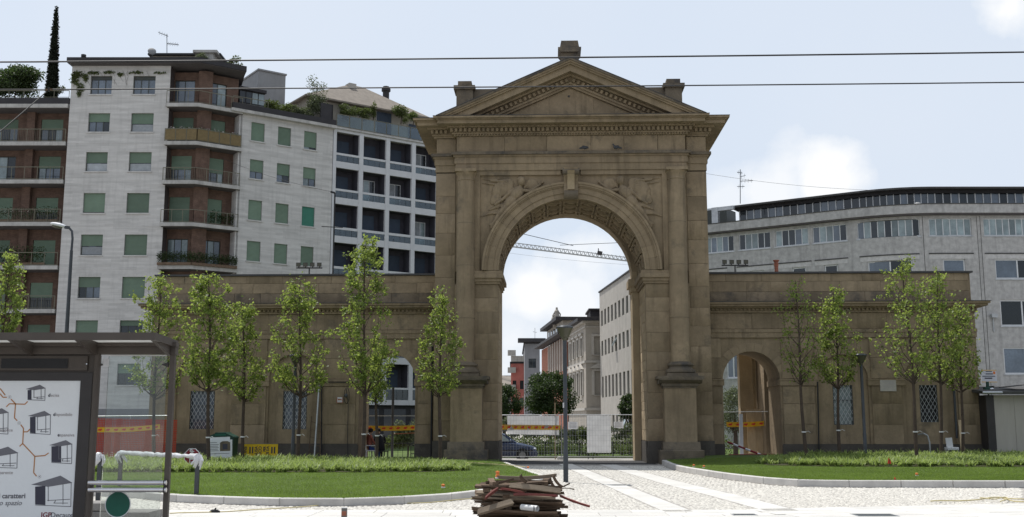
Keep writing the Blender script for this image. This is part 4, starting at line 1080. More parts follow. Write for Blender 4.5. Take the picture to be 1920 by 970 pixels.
# ---------------------------------------------------------------- white concrete frame building
FBm = FS.m @ Matrix.Translation((8.1, 0, 0))
FB = Frame(-21.5 + 8.1 * math.cos(rad(35.6)), 81.9 + 8.1 * math.sin(rad(35.6)), 35.6)
B = root('frame_building', 'dark building behind a white concrete grid of glazed balconies', 'apartment building', FB)
T = [25.72, 22.65, 19.57, 16.32, 13.02, 9.75, 6.45]
RL = [(23.92, 23.74, 23.19), (20.86, 20.68, 20.12), (17.63, 17.42, 16.88), (14.33, 14.13, 13.56), (11.0, 10.82, 10.28), (7.75, 7.55, 7.0), (4.48, 4.33, 3.45)]
cols = [(0, .3)] + [(2.45 + 2.565 * k, 2.83 + 2.565 * k) for k in range(6)]
fm = MB()
W_ = cols[-1][1]
for a, b in cols: fm.box(a, b, 0, .24, 3.03, 25.95)
li = MB()
for a, b in cols: li.box(a, b, .243, 1.3, 3.03, 25.9)
for (a, b), (c, d) in zip(cols, cols[1:]):
    for k, t_ in enumerate(T): li.box(b, c, .243, 1.3, T[k + 1] if k < 6 else 3.03, RL[k][2] - .12)
for a, b in cols: put('column', MB().box(a, b, 0, .24, 3.03, 25.95), 'white_frame_concrete', B)
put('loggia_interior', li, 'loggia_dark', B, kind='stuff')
for (a, b), (c, d) in zip(cols, cols[1:]):
    put('beam', MB().box(b, c, .03, .24, 25.72, 25.95), 'white_frame_concrete', B)
    for k, (t, (r0, r1, gb)) in enumerate(zip(T, RL)):
        bot = T[k + 1] if k + 1 < len(T) else 3.03
        put('beam', MB().box(b, c, .03, .24, bot, gb), 'white_frame_concrete', B)
        rp = put('railing', MB().box(b, c, .04, .16, r1, r0), 'white_frame_concrete', B)
        n = 4
        for q in range(n):
            p0, p1 = b + (c - b) * q / n, b + (c - b) * (q + 1) / n
            put('pane', MB().box(p0 + .015, p1 - .015, .09, .11, gb, r1), 'rail_glass', rp)
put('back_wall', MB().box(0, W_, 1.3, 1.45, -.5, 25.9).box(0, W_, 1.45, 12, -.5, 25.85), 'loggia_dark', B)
for i, ((a, b), (c, d)) in enumerate(zip(cols, cols[1:])):
    for k, t in enumerate(T):
        lit = (k, i) in ((1, 1), (1, 2), (0, 3), (2, 3))
        zb = (T[k + 1] if k + 1 < 7 else 3.03) + .1
        win(B, FB, b + .08 + .1 * (i % 2), c - .42, zb, t - .45, 1.28, 0 if lit else rb.choice([1, 1, .8]) if (k, i) != (1, 0) else .65, ['pane_pale', 'curtain', 'pane_dark'] if lit else 'pane_dark', n=3, sill=None, shutter='shutter_dark', frame='window_frame_white' if lit else 'window_frame_dark', fw=.05)
put('shop_front', MB().box(0, W_, .35, 1.3, -.5, 3.0), 'roof_edge', B)
for k in range(6):
    a = cols[k][1]; put('shop_window', MB().box(a, a + 2.1, .3, .34, .2, 2.7), 'pane_dark', B)
put('roof', MB().box(-.05, W_ + .1, -.12, 12, 25.96, 26.12), 'balcony_concrete', B)
tr = rail(B, [(.25, -.0), (W_, -.0)], 26.12, 1.12, 1.15, 'glass', FB)
x0 = -1.9; x1 = FB.uv(800, 205, 2.2)[0]
za, zb_ = FB.uv(640, 190, 1.8)[1], FB.uv(656, 159, 5.2)[1]
pb = put('penthouse', MB().box(x0 + .4, x1 - .4, 2.2, 8.2, 26.1, za), 'stucco_cream', B)
rx = FB.uv(656, 160, 5.2)[0]
rf = MB().add([(x0, 1.6, za), (x1, 1.6, za), (x1, 8.8, za), (x0, 8.8, za), (rx, 5.2, zb_), (x1 - 5.0, 5.2, zb_ - .0), (x0, 1.6, za - .14), (x1, 1.6, za - .14), (x1, 8.8, za - .14), (x0, 8.8, za - .14)],
              [(0, 1, 5, 4), (1, 2, 5), (2, 3, 4, 5), (3, 0, 4), (6, 7, 1, 0), (7, 8, 2, 1), (8, 9, 3, 2), (9, 6, 0, 3), (9, 8, 7, 6)])
put('roof', rf.mesh('roof', False), 'roof_tiles', pb, FB)
x, z = FB.uv(724, 163, 5.2); put('chimney', MB().lathe([(.3, za), (.3, z - .5), (.42, z - .45), (.42, z - .2), (.3, z - .15), (.3, z)], x, 5.2, 0, 10), 'roof_edge', pb)
x, z = FB.uv(657, 160, 4.6); put('chimney', MB().box(x - .2, x + .5, 4.4, 5.2, za, z + .15), 'stucco_white', pb)
x0, x1 = FB.uv(705, 230, 2.2)[0], FB.uv(733, 230, 2.2)[0]
win(B, FB, x0, x1, 26.2, FB.uv(720, 212, 2.2)[1], 2.18, .9, n=1, shutter='shutter_dark', frame='window_frame_white', sill=None, fw=.08)
x0, x1 = FB.uv(765, 230, 2.2)[0], FB.uv(790, 230, 2.2)[0]
win(B, FB, x0, x1, 26.2, 28.2, 2.18, .9, n=1, shutter='shutter_dark', frame='window_frame_white', sill=None, fw=.08)

# ---------------------------------------------------------------- curved pebble-dash office block
VX, VY, TH1, TT = 28.05, 76.0, rad(33.7), 3.2
RR = TT / math.tan(TH1 / 2); LA = RR * TH1
def cpath(s):
    d1 = Vector((math.cos(TH1), -math.sin(TH1))); V = Vector((VX, VY))
    if s < -LA / 2: p = V + d1 * (s + LA / 2 - TT); a = -TH1
    elif s > LA / 2: p = V + Vector((1, 0)) * (s - LA / 2 + TT); a = 0.0
    else:
        a = -TH1 / 2 + s / RR
        c = V + d1 * (-TT) + Vector((math.sin(TH1), math.cos(TH1))) * RR      # centre lies inside the building
        p = c + Vector((math.sin(a), -math.cos(a))) * RR
    return p, a
def bend(mb):
    out = []
    for x, y, z in mb.v:
        p, a = cpath(x); out.append((p.x - math.sin(a) * y - VX, p.y + math.cos(a) * y - VY, z))
    mb.v = out; return mb
FC = Frame(VX, VY, 0)
C = root('office_building', 'grey pebble-dashed office block with a curved front and ribbon windows', 'office building', FC)
SC = [x * .65 for x in range(-5, 6)]
def cbox_(x0, x1, y0, y1, z0, z1):
    m = MB(); xs = sorted({x0, x1, *[x for x in SC if x0 < x < x1]})
    for a, b in zip(xs, xs[1:]): m.box(a, b, y0, y1, z0, z1)
    return bend(m)
S0, S1 = -17.9, 24.0
ribbon = [(-17.6, -15.4), (-15.0, -12.6), (-12.16, -9.6), (-9.2, -6.62), (-6.28, -3.73), (-2.95, 1.42), (2.07, 5.12), (6.0, 9.3), (10.0, 13.0), (13.7, 16.6)]
row2 = [(-11.3, -10.2), (-7.97, -6.9), (-5.5, -4.5), (-2.3, .8), (2.92, 4.5), (6.65, 9.9), (12, 15)]
row3 = [(6.8, 10.0), (12, 15), (2.4, 4.9)]
row4 = [(6.8, 10.0), (12, 15), (-13.5, -12.4), (2.4, 4.9)]
holes = [(a, b, 14.98, 16.24) for a, b in ribbon] + [(a, b, 11.82, 13.25) for a, b in row2] + [(a, b, 8.42, 10.3) for a, b in row3] + [(a, b, 5.0, 6.9) for a, b in row4]
mb = MB()
_h = MB.holes
def holes_c(x0, x1, z0, z1, hs, depth, extra):
    m = MB(); xs = sorted({x0, x1, *[h[0] for h in hs], *[h[1] for h in hs], *extra}); zs = sorted({z0, z1, *[h[2] for h in hs], *[h[3] for h in hs]})
    for i in range(len(xs) - 1):
        for k in range(len(zs) - 1):
            mx, mz = (xs[i] + xs[i + 1]) / 2, (zs[k] + zs[k + 1]) / 2
            if any(h[0] < mx < h[1] and h[2] < mz < h[3] for h in hs): continue
            m.add([(xs[i], 0, zs[k]), (xs[i + 1], 0, zs[k]), (xs[i + 1], 0, zs[k + 1]), (xs[i], 0, zs[k + 1])], [(0, 1, 2, 3)])
    for a, b, c, d in hs:
        q = sorted({a, b, *[x for x in extra if a < x < b]})
        for p, r in zip(q, q[1:]): m.add([(p, 0, c), (r, 0, c), (p, depth, c), (r, depth, c)], [(0, 1, 3, 2)]); m.add([(p, 0, d), (r, 0, d), (p, depth, d), (r, depth, d)], [(0, 2, 3, 1)])
        for x in (a, b): m.add([(x, 0, c), (x, depth, c), (x, depth, d), (x, 0, d)], [(0, 1, 2, 3)])
    return m
put('wall', bend(holes_c(S0, S1, -.5, 16.45, holes, .2, SC)), 'pebbledash', C)
put('core_wall', cbox_(S0, S1, .5, 11, -.5, 17.0), 'dark_wall', C)
put('soffit', cbox_(S0, S1, -.42, .3, 16.452, 16.56), 'grey_soffit', C)
put('parapet', cbox_(S0, S1, -.5, .1, 16.563, 17.2), 'pebbledash', C)
put('coping', cbox_(S0, S1, -.54, .14, 17.203, 17.26), 'roof_felt', C)
put('roof', cbox_(S0, S1, .1, 11, 17.02, 17.16), 'roof_felt', C)
for a, b in ribbon: win(C, FC, a, b, 14.98, 16.24, .16, 0, ['pane_pale', 'pane_pale', 'pane_dark', 'pane_sky', 'pane_pale'], 'window_frame_white', max(4, round((b - a) / .47)), sill='zinc', fw=.055, bend=bend, sillout=.05)
for a, b in row2: win(C, FC, a, b, 11.82, 13.25, .16, 0, ['pane_dark', 'pane_sky'], 'window_frame_white', max(1, round((b - a) / 1.5)), sill='zinc', fw=.09, bend=bend, sillout=.05, curtain=None)
for a, b in row3: win(C, FC, a, b, 8.42, 10.3, .16, 0, ['pane_dark', 'pane_pale'], 'window_frame_white', 2, sill='zinc', fw=.1, bend=bend, sillout=.05)
for a, b in row4: win(C, FC, a, b, 5.0, 6.9, .16, 0, ['pane_dark', 'pane_dark', 'pane_sky'], 'window_frame_white', 2, sill='zinc', fw=.1, bend=bend, sillout=.05)
for a, b in ((-16.4, -13.2), (-12.4, -9.4), (-9.3, -6.45), (-6.2, -3.7), (-2.85, 1.3), (1.95, 5.15), (5.95, 12)):
    put('panel_ledge', cbox_(a, b, -.05, .02, 13.62, 13.70), 'roof_felt', C)
    put('wall_panel', cbox_(a + .02, b - .02, -.012, .0, 13.27, 13.62), 'pebbledash_pale', C)
for x in (1.62, 5.5, 5.75): put('joint_line', cbox_(x, x + .03, -.012, .01, 0, 16.4), 'roof_felt', C)
# set-back glazed attic
at0 = -12.9
attic = put('attic', cbox_(at0, S1, 2.1, 10, 17.16, 18.5), 'window_frame_dark', C)
put('roof', cbox_(at0 - .5, S1, 1.2, 10.5, 18.72, 18.86), 'roof_felt', attic)
put('fascia', cbox_(at0 - .1, S1, 1.75, 2.4, 18.5, 18.72), 'roof_edge', attic)
x = at0 + .1; k = 0
while x < 15:
    put('pane', bend(MB().box(x + .04, x + .56, 2.02, 2.06, 17.3, 18.5)), ['pane_dark', 'pane_dark', 'pane_sky'][rb.randrange(3)], attic)
    put('mullion', bend(MB().box(x - .035, x + .035, 1.95, 2.08, 17.16, 18.5)), 'window_frame_white' if True else '', attic); x += .6
put('roof_kerb', cbox_(-11, 4, .8, 1.0, 17.16, 17.35), 'roof_felt', C)
def cput(name, mb, mat): return put(name, bend(mb), mat, C)
FCL = Frame(15.6, 84.3, -33.7)
s = FCL.uv(1342, 400, .6)[0] - 14.96
cput('flue', MB().box(s - .25, s + .28, .55, .95, 17.1, 18.75).box(s - .2, s + 1.6, .6, .9, 18.45, 18.75), 'zinc')
s = FCL.uv(1345, 390, 4)[0] - 14.96
cput('cooling_unit', MB().box(s - 1.6, s + .9, 4, 6, 17.2, 19.3), 'window_frame_dark'); cput('cooling_unit', MB().box(s - .9, s - .1, 4.2, 5.4, 19.3, 19.5).box(s + .05, s + .75, 4.2, 5.4, 19.3, 19.5), 'zinc')
cput('vent_hood', MB().lathe([(.3, 17.26), (.3, 17.4), (.5, 17.42), (.1, 17.62)], 1.55, .9, 0, 10), 'zinc')
cput('downspout', MB().tube([(6.2, -.08, 9.2), (6.2, -.08, 8.0)], .05, 6), 'zinc')
cput('wall_lamp', MB().box(6.0, 6.4, -.4, -.02, 9.0, 9.25), 'zinc')

# ---------------------------------------------------------------- through the great arch
FD = Frame(11.5, 100.0, -85.0)
D = root('white_building', 'plain whitish block with narrow windows along the street seen through the great arch', 'building', FD)
zt = FD.uv(1187, 505)[1]; zf = FD.uv(1125, 550)[1]
zr = [(FD.uv(1128, a)[1], FD.uv(1128, b)[1]) for b, a in ((583, 612), (640, 668), (707, 746), (779, 815))]
cl_ = [(-18.3 + 2.05 * k, -17.2 + 2.05 * k) for k in range(11)]
hs = [(a, b, z0, z1) for z0, z1 in zr for a, b in cl_]
put('wall', MB().holes(-19.2, 4.2, -.5, zt, hs, 0, .25), 'stucco_white', D)
put('core_wall', MB().box(-19.2, 4.2, .3, 12, -.5, zt - .02).box(-19.2, -18.9, 0.002, .4, -.5, zt - .01), 'stucco_white', D)
put('coping', MB().box(-19.3, 4.3, -.12, 12.1, zt, zt + .15), 'roof_edge', D)
for z0, z1 in zr:
    for a, b in cl_:
        w = win(D, FD, a, b, z0, z1, .22, 0, 'pane_dark', n=1, sill=None, fw=.07)
        if rb.random() < .1: put('opened_sash', MB().prism([(.2, z1 - .02), (.26, z1 - .02), (-.4, z0 + .5), (-.45, z0 + .5)], a + .08, b - .08, 'x'), 'pane_pale', w)
FE = Frame(8.35, 121.0, -85.2); FE0 = Frame(8.35, 121.0, 0)
E_ = root('palazzo', 'cream stone palazzo with pedimented windows and a statue on its roof line', 'palazzo', FE0)
ze = FE.uv(1097, 600)[1]
r1, r2 = (FE.uv(1092, 742)[1], FE.uv(1092, 698)[1]), (FE.uv(1092, 668)[1], FE.uv(1092, 634)[1])
cs_ = [(-3.4 - 3.1 * k, -2.1 - 3.1 * k) for k in range(4)]
hs = [(a, b, *r) for r in (r1, r2) for a, b in cs_]
put('wall', MB().holes(-14.5, 0, -.5, ze, hs, 0, .3), 'stucco_cream', E_, FE)
put('core_wall', MB().box(-14.5, -.01, .35, 8, -.5, ze), 'stucco_cream', E_, FE)
for r in (r1, r2):
    for a, b in cs_:
        w = win(E_, FE, a, b, *r, .26, 0, 'pane_dark', n=2, sill='marble', fw=.08, sillout=.2)
        put('surround', MB().box(a - .3, a, -.12, .02, r[0], r[1] + .25).box(b, b + .3, -.12, .02, r[0], r[1] + .25).box(a, b, -.12, .02, r[1], r[1] + .25), 'marble', w, FE)
        if r == r1: put('pediment', MB().prism([(a - .5, r[1] + .3), (b + .5, r[1] + .3), ((a + b) / 2, r[1] + .95)], -.35, .02, 'y'), 'marble', w, FE)
        else: put('lintel', MB().box(a - .4, b + .4, -.3, .02, r[1] + .3, r[1] + .5), 'marble', w, FE)
# end wall facing the square
xs_ = [(.9, 2.2)]
put('wall', MB().holes(0, 4.5, -.5, ze, [(.95, 1.9, *r) for r in (r1, r2)], 0, .3), 'stucco_cream', E_, FE0)
for r in (r1, r2):
    w = win(E_, FE0, .95, 1.9, *r, .26, 0, 'pane_dark', n=2, sill='marble', fw=.08, sillout=.2)
    put('surround', MB().box(.65, .95, -.12, .02, *r).box(1.9, 2.2, -.12, .02, *r).box(.65, 2.2, -.16, .02, r[1], r[1] + .25), 'marble', w, FE0)
    if r == r1: put('pediment', MB().prism([(.4, r[1] + .3), (2.45, r[1] + .3), (1.42, r[1] + .95)], -.35, .02, 'y'), 'marble', w, FE0)
put('core_wall', MB().box(0.02, 4.5, .35, 8, -.5, ze), 'stucco_cream', E_, FE0)
zq = FE.uv(1096, 770)[1]
for z, h, p in ((ze - .9, .15, .1), (ze - .35, .2, .35), (ze - .15, .35, .9), (zq, .3, .2), (r2[0] - .9, .25, .15)):
    put('cornice', MB().prism([(-p, -p), (4.5, -p), (4.5, .05), (.05, .05)], z, z + h), 'roof_edge' if p == .9 else 'marble', E_, FE0)
    put('cornice', MB().box(-14.5, -.02, -p, .05, z, z + h), 'roof_edge' if p == .9 else 'marble', E_, FE)
za = FE0.uv(1105, 578)[1]
put('attic', MB().box(.6, 4.5, .5, 6, ze, za - .2).box(.4, 4.6, .3, 6, za - .2, za), 'roof_edge', E_, FE0)
put('roof', MB().prism([(-14.5, .1), (-.2, .1), (-.2, 8), (-14.5, 8)], ze + .2, ze + .35), 'roof_tiles', E_, FE)
# taller middle part in red brick with pilasters, further down the street
zm = 15.1; zc = FE.uv(1050, 640)[1] + 2
hs = [(-16.9 - 2.6 * k, -15.8 - 2.6 * k, r2[0], r2[1]) for k in range(7)] + [(-16.9 - 2.6 * k, -15.8 - 2.6 * k, r1[0], r1[1]) for k in range(7)]
put('wall', MB().holes(-44, -14.5, -.5, ze - .6, hs, -.1, .3), 'brick_red', E_, FE)
put('core_wall', MB().box(-44, -14.5, .25, 9, -.5, ze - .5), 'stucco_cream', E_, FE)
for k in range(8): put('pilaster', MB().box(-15.5 - 2.6 * k, -15.0 - 2.6 * k, -.35, -.05, r2[0] - 1, ze - .7), 'marble', E_, FE)
for h in hs: win(E_, FE, *h, .02, 0, 'pane_dark', n=2, sill=None, fw=.08)
put('cornice', MB().box(-44.2, -14.6, -1.3, .1, ze - .45, ze - .1), 'roof_edge', E_, FE)
put('attic', MB().box(-40, -22, .3, 8, ze - .1, zm), 'stucco_cream', E_, FE); put('eaves', MB().box(-40.6, -21.4, -.7, 8.4, zm, zm + .45), 'roof_edge', E_, FE)
for k in range(5): put('window', MB().box(-38 + 3 * k, -36.6 + 3 * k, .24, .29, ze + .5, zm - .4), 'pane_dark', E_, FE)
def boxb(name, label, cat, u0, u1, v, y, dep, mat, fl=3.2, wn_=3, roofm='roof_edge', skew=0.0):
    fr = Frame(at(u0, v, y).x, y, skew); w = (u1 - u0) / FPX * y * 1.0; z = at(u0, v, y).z
    t = root(name, label, cat, fr)
    hs = []; zz = 1.2
    while zz + 2.2 < z:
        for k in range(wn_): a = w * (k + .25) / wn_; hs.append((a, a + w / wn_ * .5, zz, zz + 1.6))
        zz += fl
    put('wall', MB().holes(0, w, -.5, z, hs, 0, .3), mat, t); put('core_wall', MB().box(0, w, .32, dep, -.5, z).box(0, .02, 0.01, .4, -.5, z), mat, t)
    put('roof', MB().box(-.2, w + .2, -.3, dep, z, z + .35), roofm, t)
    for h in hs: win(t, fr, *h, .24, rb.choice([0, 0, .5]), 'pane_dark', n=2, sill=None, shutter='shutter_green')
    return t, fr, w, z
t, fr, w, z = boxb('office_building', 'dark grey office block with long window bands beyond the red brick palazzo part', 'office building', 984, 1012, 645, 185, 30, 'stucco_grey', wn_=1)
put('canopy', MB().box(-1.2, w + 1, -1.2, 2, z + .3, z + .9), 'roof_edge', t)
t, fr, w, z = boxb('pink_house', 'pink rendered house with pale balconies seen through the great arch', 'house', 958, 985, 682, 200, 20, 'stucco_pink', wn_=2)
for k in range(5): put('balcony', MB().box(-.6, .9, -1, 0, 3.2 * k + 1.0, 3.2 * k + 2.0), 'stucco_white', t)
put('terrace', MB().box(0, w, -.6, 2, z + .35, z + 1.4), 'stucco_white', t)
t, fr, w, z = boxb('tiled_house', 'low house with a brown tiled roof at the end of the street', 'house', 930, 958, 728, 230, 12, 'stucco_grey', wn_=2, roofm='roof_tiles')
put('roof', MB().prism([(-.5, z), (12, z + 3.2), (12, z)], -1, w + 1, 'x'), 'roof_tiles', t)
# ================================================================== trees and plants
def X_at(u, d, z=0.0):
    """world x of picture column u for a point at distance d and height z"""
    return (u - 960) / FPX * (d * CP + (z - CAMZ) * SP)
def young_tree(u, d, vtop, vcb, wpx, nleaf, seed, label, zbase, dens=1.0, lean=0.0, top_u=None):
    r = random.Random(seed); rs = np.random.RandomState(seed)
    zbase = float(lawn_z(X_at(u, d), d, -1 if u < 960 else 1)) - .02
    base = Vector((X_at(u, d), d, zbase)); ztop = at(u, vtop, d).z; zcb = at(u, vcb, d).z
    H = ztop - zbase; hc = zcb - zbase; CW = wpx / FPX * d / 2 * 1.12
    t = root('young_tree', label, 'tree', loc=tuple(base), group='young columnar trees on the lawns')
    lx = 0 if top_u is None else X_at(top_u, d, ztop) - base.x
    def axis(h): q = h / H; return Vector((lx * q + .04 * math.sin(q * 7 + seed), .03 * math.sin(q * 5 + seed * 2), h))
    mb = MB(); R0 = .062 + .006 * H / 6
    hs = np.linspace(0, H * .97, 12)
    mb.tube([axis(h) for h in hs], [R0 * (1 - .9 * (h / H) ** 1.1) + .004 for h in hs], 8)
    tips = []                                      # points where leaves grow, with spread
    nb = int(30 * max(.8, H / 6.5)); hk = H - hc
    def env(q): return .18 + .82 * (max(0, q) / .3) ** .75 if q < .3 else 1 - .76 * ((q - .3) / .7) ** 1.2
    vary = [r.uniform(.8, 1.15) for _ in range(8)]
    for k in range(nb):
        q = .12 + .86 * (k + r.uniform(0, .9)) / nb
        az = k * 2.4 + r.uniform(-.6, .6); d2 = Vector((math.cos(az), math.sin(az), 0))
        out = CW * env(q) * r.uniform(.62, 1.12) * vary[int((az % 6.283) / 6.284 * 8)]
        h1 = hc + hk * q; h0 = max(hc * (.93 + .05 * r.random()), h1 - out * r.uniform(1.2, 2.2) - .3)
        p0 = axis(h0); e1 = axis(h1) + d2 * out
        pts = [p0 + (e1 - p0) * f + d2 * out * .22 * math.sin(f * math.pi) * r.uniform(.4, 1.2) + Vector((r.uniform(-.04, .04), r.uniform(-.04, .04), -.12 * math.sin(f * math.pi))) for f in (0, .25, .5, .75)] + [e1]
        rr = R0 * .36 * (1 - .55 * q)
        mb.tube(pts, [rr, rr * .75, rr * .5, rr * .32, .004], 5)
        at_f = lambda f: pts[min(3, int(f * 4))].lerp(pts[min(3, int(f * 4)) + 1], f * 4 - min(3, int(f * 4)))
        for f in np.linspace(.42, 1, 6): tips.append((at_f(f), .07 + .05 * f))
        for _ in range(5):                         # side twigs
            c = at_f(r.uniform(.3, .95)); e = c + (d2 * r.uniform(-.2, 1) + Vector((r.uniform(-1, 1), r.uniform(-1, 1), r.uniform(.1, 1.1)))).normalized() * r.uniform(.16, .36) * max(.6, CW / .9)
            mb.tube([c, c.lerp(e, .5) + Vector((0, 0, .02)), e], [rr * .35, rr * .25, .003], 4)
            tips.append((c.lerp(e, .55), .08)); tips.append((e, .085)); tips.append((e, .085))
    for q in np.linspace(.62, 1.0, 12): tips.append((axis(H * q), .10 + .1 * (1 - q)))
    put('trunk', mb, 'bark', t)
    C = np.array([tuple(c) for c, _ in tips]); sg = np.array([s for _, s in tips]) * dens ** -.15
    wgt = (sg / sg.mean()) * rs.gamma(.75, 1, len(C)); wgt /= wgt.sum()
    nleaf = int(nleaf * 1.15); k = rs.choice(len(C), nleaf, p=wgt)
    P = C[k] + rs.normal(size=(nleaf, 3)) * sg[k][:, None] * .72
    quads('crown', leaf_verts(P, rs, .112, .34, -.35), 4, 'tree_leaf', t, None, None, LEAF_F)
    # tie of white tape and a stake band low on the trunk
    z = r.uniform(.9, 1.05)
    tb = MB().lathe([(R0 + .012, 0), (R0 + .014, .02), (R0 + .012, .045)], axis(z).x, axis(z).y, z, 9)
    p = axis(z) + Vector((R0, -.02, .02)); tb.tube([p, p + Vector((.08, -.03, .04)), p + Vector((.16, -.05, -.02))], .008, 5)
    put('tie', tb, 'white_plastic', t)
    return t
ZL = lambda u, d: lawn_z(0, d, -1); ZR = lambda u, d: lawn_z(0, d, 1)
young_tree(-12, 35, 468, 640, 66, 1500, 1, 'young tree cut by the picture edge, its leaves beside the dark lower balconies', .28)
young_tree(286, 41.0, 512, 742, 96, 2800, 2, 'slim young tree whose trunk shows through the shelter glass', .36, top_u=300)
young_tree(391, 37.6, 503, 728, 106, 3600, 3, 'young tree rising beside the white board and green bin', .3, top_u=392)
young_tree(456, 39.6, 560, 748, 76, 2200, 4, 'shorter young tree growing just before the yellow board', .34, top_u=457)
young_tree(560, 39.8, 517, 740, 98, 2900, 5, 'young tree in front of the lattice window nearest the ladder', .34, top_u=564)
young_tree(680, 38.4, 440, 735, 106, 4000, 6, 'tallest young tree, its crown standing above the wing wall', .3, top_u=686)
young_tree(704, 40.8, 640, 752, 62, 900, 7, 'small thin young tree standing in front of the seated people', .36, .7)
young_tree(824, 39.6, 538, 738, 92, 2300, 8, 'young tree in front of the gate pier at the end of the plant bed', .33, top_u=828)
young_tree(1512, 41.0, 516, 715, 78, 750, 9, 'sparse almost leafless young tree beside the small arch', .33, .6, top_u=1490)
young_tree(1577, 42.0, 540, 722, 84, 2400, 10, 'dense low young tree in front of the lattice window beside the small lamp post', .34, top_u=1563)
young_tree(1722, 39.5, 474, 712, 104, 1700, 11, 'tall open young tree leaning slightly, with bare shoots on top', .31, .8, top_u=1692)
young_tree(1766, 42.0, 500, 715, 88, 2100, 12, 'young tree before the darkest lattice window, middle of its cluster of three', .34, top_u=1758)
young_tree(1806, 42.6, 560, 728, 80, 1700, 13, 'young tree at the wing corner beside the leaning plank', .34, top_u=1800)

def round_tree(u, v, d, rx, rz, n, seed, label, mat='tree_leaf_dark', zb=-.46, size=.16):
    r = random.Random(seed); c = at(u, v, d)
    t = root('street_tree', label, 'tree', loc=(c.x, d, zb))
    h = c.z - zb
    size *= .9; n = int(n * 1.5)
    mb = MB().tube([(0, 0, 0), (.03, 0, h * .5), (0, 0, h)], [.16, .12, .05], 8)
    for k in range(7):
        a = k * .9; mb.tube([(0, 0, h * .55), (math.cos(a) * rx * .4, math.sin(a) * rx * .4, h * .8), (math.cos(a) * rx * .75, math.sin(a) * rx * .75, h + rz * r.uniform(-.2, .5))], [.06, .04, .01], 5)
    put('trunk', mb, 'bark', t)
    bl = [(0, 0, h, rx * .85, rx * .85, rz * .88)]
    for k in range(38):
        a, e = r.uniform(0, 6.28), r.uniform(-.9, 1.5)
        bl.append((math.cos(a) * math.cos(e) * rx * .72, math.sin(a) * math.cos(e) * rx * .72, h + math.sin(e) * rz * .72, rx * .30, rx * .30, rz * .28))
    leaf_cloud('crown', mat, bl, n, size, seed, t, shell=.45)
round_tree(1031, 741, 75, 2.2, 1.75, 9000, 41, 'dense dark round-headed tree behind the tall lamp post')
round_tree(945, 757, 80, 1.45, 1.5, 4200, 42, 'dark round street tree half hidden by the arch pier')
round_tree(1181, 766, 72, .85, 1.0, 2400, 43, 'small dark street tree by the white building')
round_tree(1377, 775, 62, 1.1, 1.6, 3600, 44, 'grey-green olive-like tree seen through the small arch', 'olive_leaf', size=.11)

def shrub(u, v, d, rx, rz, n, seed, label, mat='terrace_leaf', name='shrub', zb=None, size=.11, frame=None, lop=6, group=None):
    r = random.Random(seed); c = at(u, v, d)
    zb = c.z - rz if zb is None else zb
    t = root(name, label, 'shrub', loc=(c.x, d, zb), group=group)
    h = c.z - zb
    put('stem', MB().tube([(0, 0, 0), (.04, 0, h * .6), (0, 0, h + rz * .4)], [.05, .035, .01], 6), 'bark', t)
    bl = []
    for k in range(lop):
        a = k * 2.4; q = r.uniform(.15, .65)
        bl.append((math.cos(a) * rx * q, math.sin(a) * rx * .5 * q, h + rz * r.uniform(-.55, .5), rx * r.uniform(.32, .55), rx * r.uniform(.3, .45), rz * r.uniform(.3, .5)))
    leaf_cloud('foliage', mat, bl, n, size, seed, t, shell=.5)
    return t
# shrubs in the strip beyond the street
for k, (u, v, rx, rz, n) in enumerate([(958, 800, .9, .75, 1300), (1000, 812, .95, .6, 1400), (1045, 806, 1.0, .75, 1500), (1090, 810, .9, .65, 1300), (1165, 808, .8, .65, 1100), (735, 826, 1.1, .7, 1300), (765, 815, .9, .9, 1300)]):
    lab = ['leafy shrub above the roof line of the blue car', 'leafy shrub just in front of the blue car bonnet', 'pale leafy shrub under the hanging white sheet and lamp post', 'leafy shrub beside the upright white panel', 'small leafy shrub at the white building foot', 'low leafy shrub behind the seated dark figure', 'taller leafy shrub at the jamb of the small arch'][k]
    shrub(u, v, 67.5 if k < 5 else 60, rx, rz, n, 60 + k, lab, 'ivy_leaf' if k % 2 else 'olive_leaf', zb=-.46, size=.13)
bl = [(x, 66.2 + .3 * math.sin(x), .05 + .12 * math.sin(x * 2.3), .6, .4, .42) for x in np.arange(-4, 12, .55)] + [(x, 71 + 2 * math.sin(x * 3.1), .35 + .3 * math.sin(x * 1.7), .9, .9, .75) for x in np.arange(-5, 14, .8)]
tag(leaf_cloud('hedge', 'terrace_leaf', bl, 22000, .12, 71, kind='stuff'), 'low clipped green hedge running along the far side of the street', 'hedge')
tag(put('verge', MB().box(-20, 30, 64.2, 98, -.46, -.38), 'lawn_turf'), 'grass verge beyond the street', kind='structure')

# roof terraces
def cypress():
    b = at(97, 172, 81); top = at(106, 18, 81); H = top.z - 25.9
    t = root('cypress_tree', 'very thin dark cypress standing on the roof terrace', 'tree', loc=(b.x, 81, 26.0))
    put('trunk', MB().tube([(0, 0, 0), (.2, 0, H * .55), (top.x - b.x, 0, H)], [.09, .06, .02], 7), 'bark', t)
    bl = []
    for k in range(46):
        q = k / 45; w = .46 * (1 - q) ** .8 + .09
        bl.append(((top.x - b.x) * q + random.Random(k).uniform(-.03, .03), random.Random(k + 9).uniform(-.05, .05), .25 + (H - .3) * q, w, w, .28))
    leaf_cloud('crown', 'cypress_leaf', bl, 17000, .13, 81, t, shell=.4)
    put('pot', MB().lathe([(.3, -.02), (.4, .5), (.36, .5)], 0, 0, 0, 12), 'roof_edge', t)
cypress()
shrub(30, 150, 81.2, 2.5, 1.6, 12000, 82, 'big dark bushy shrub on the roof terrace beside the cypress', 'tree_leaf_dark', size=.17, lop=22)
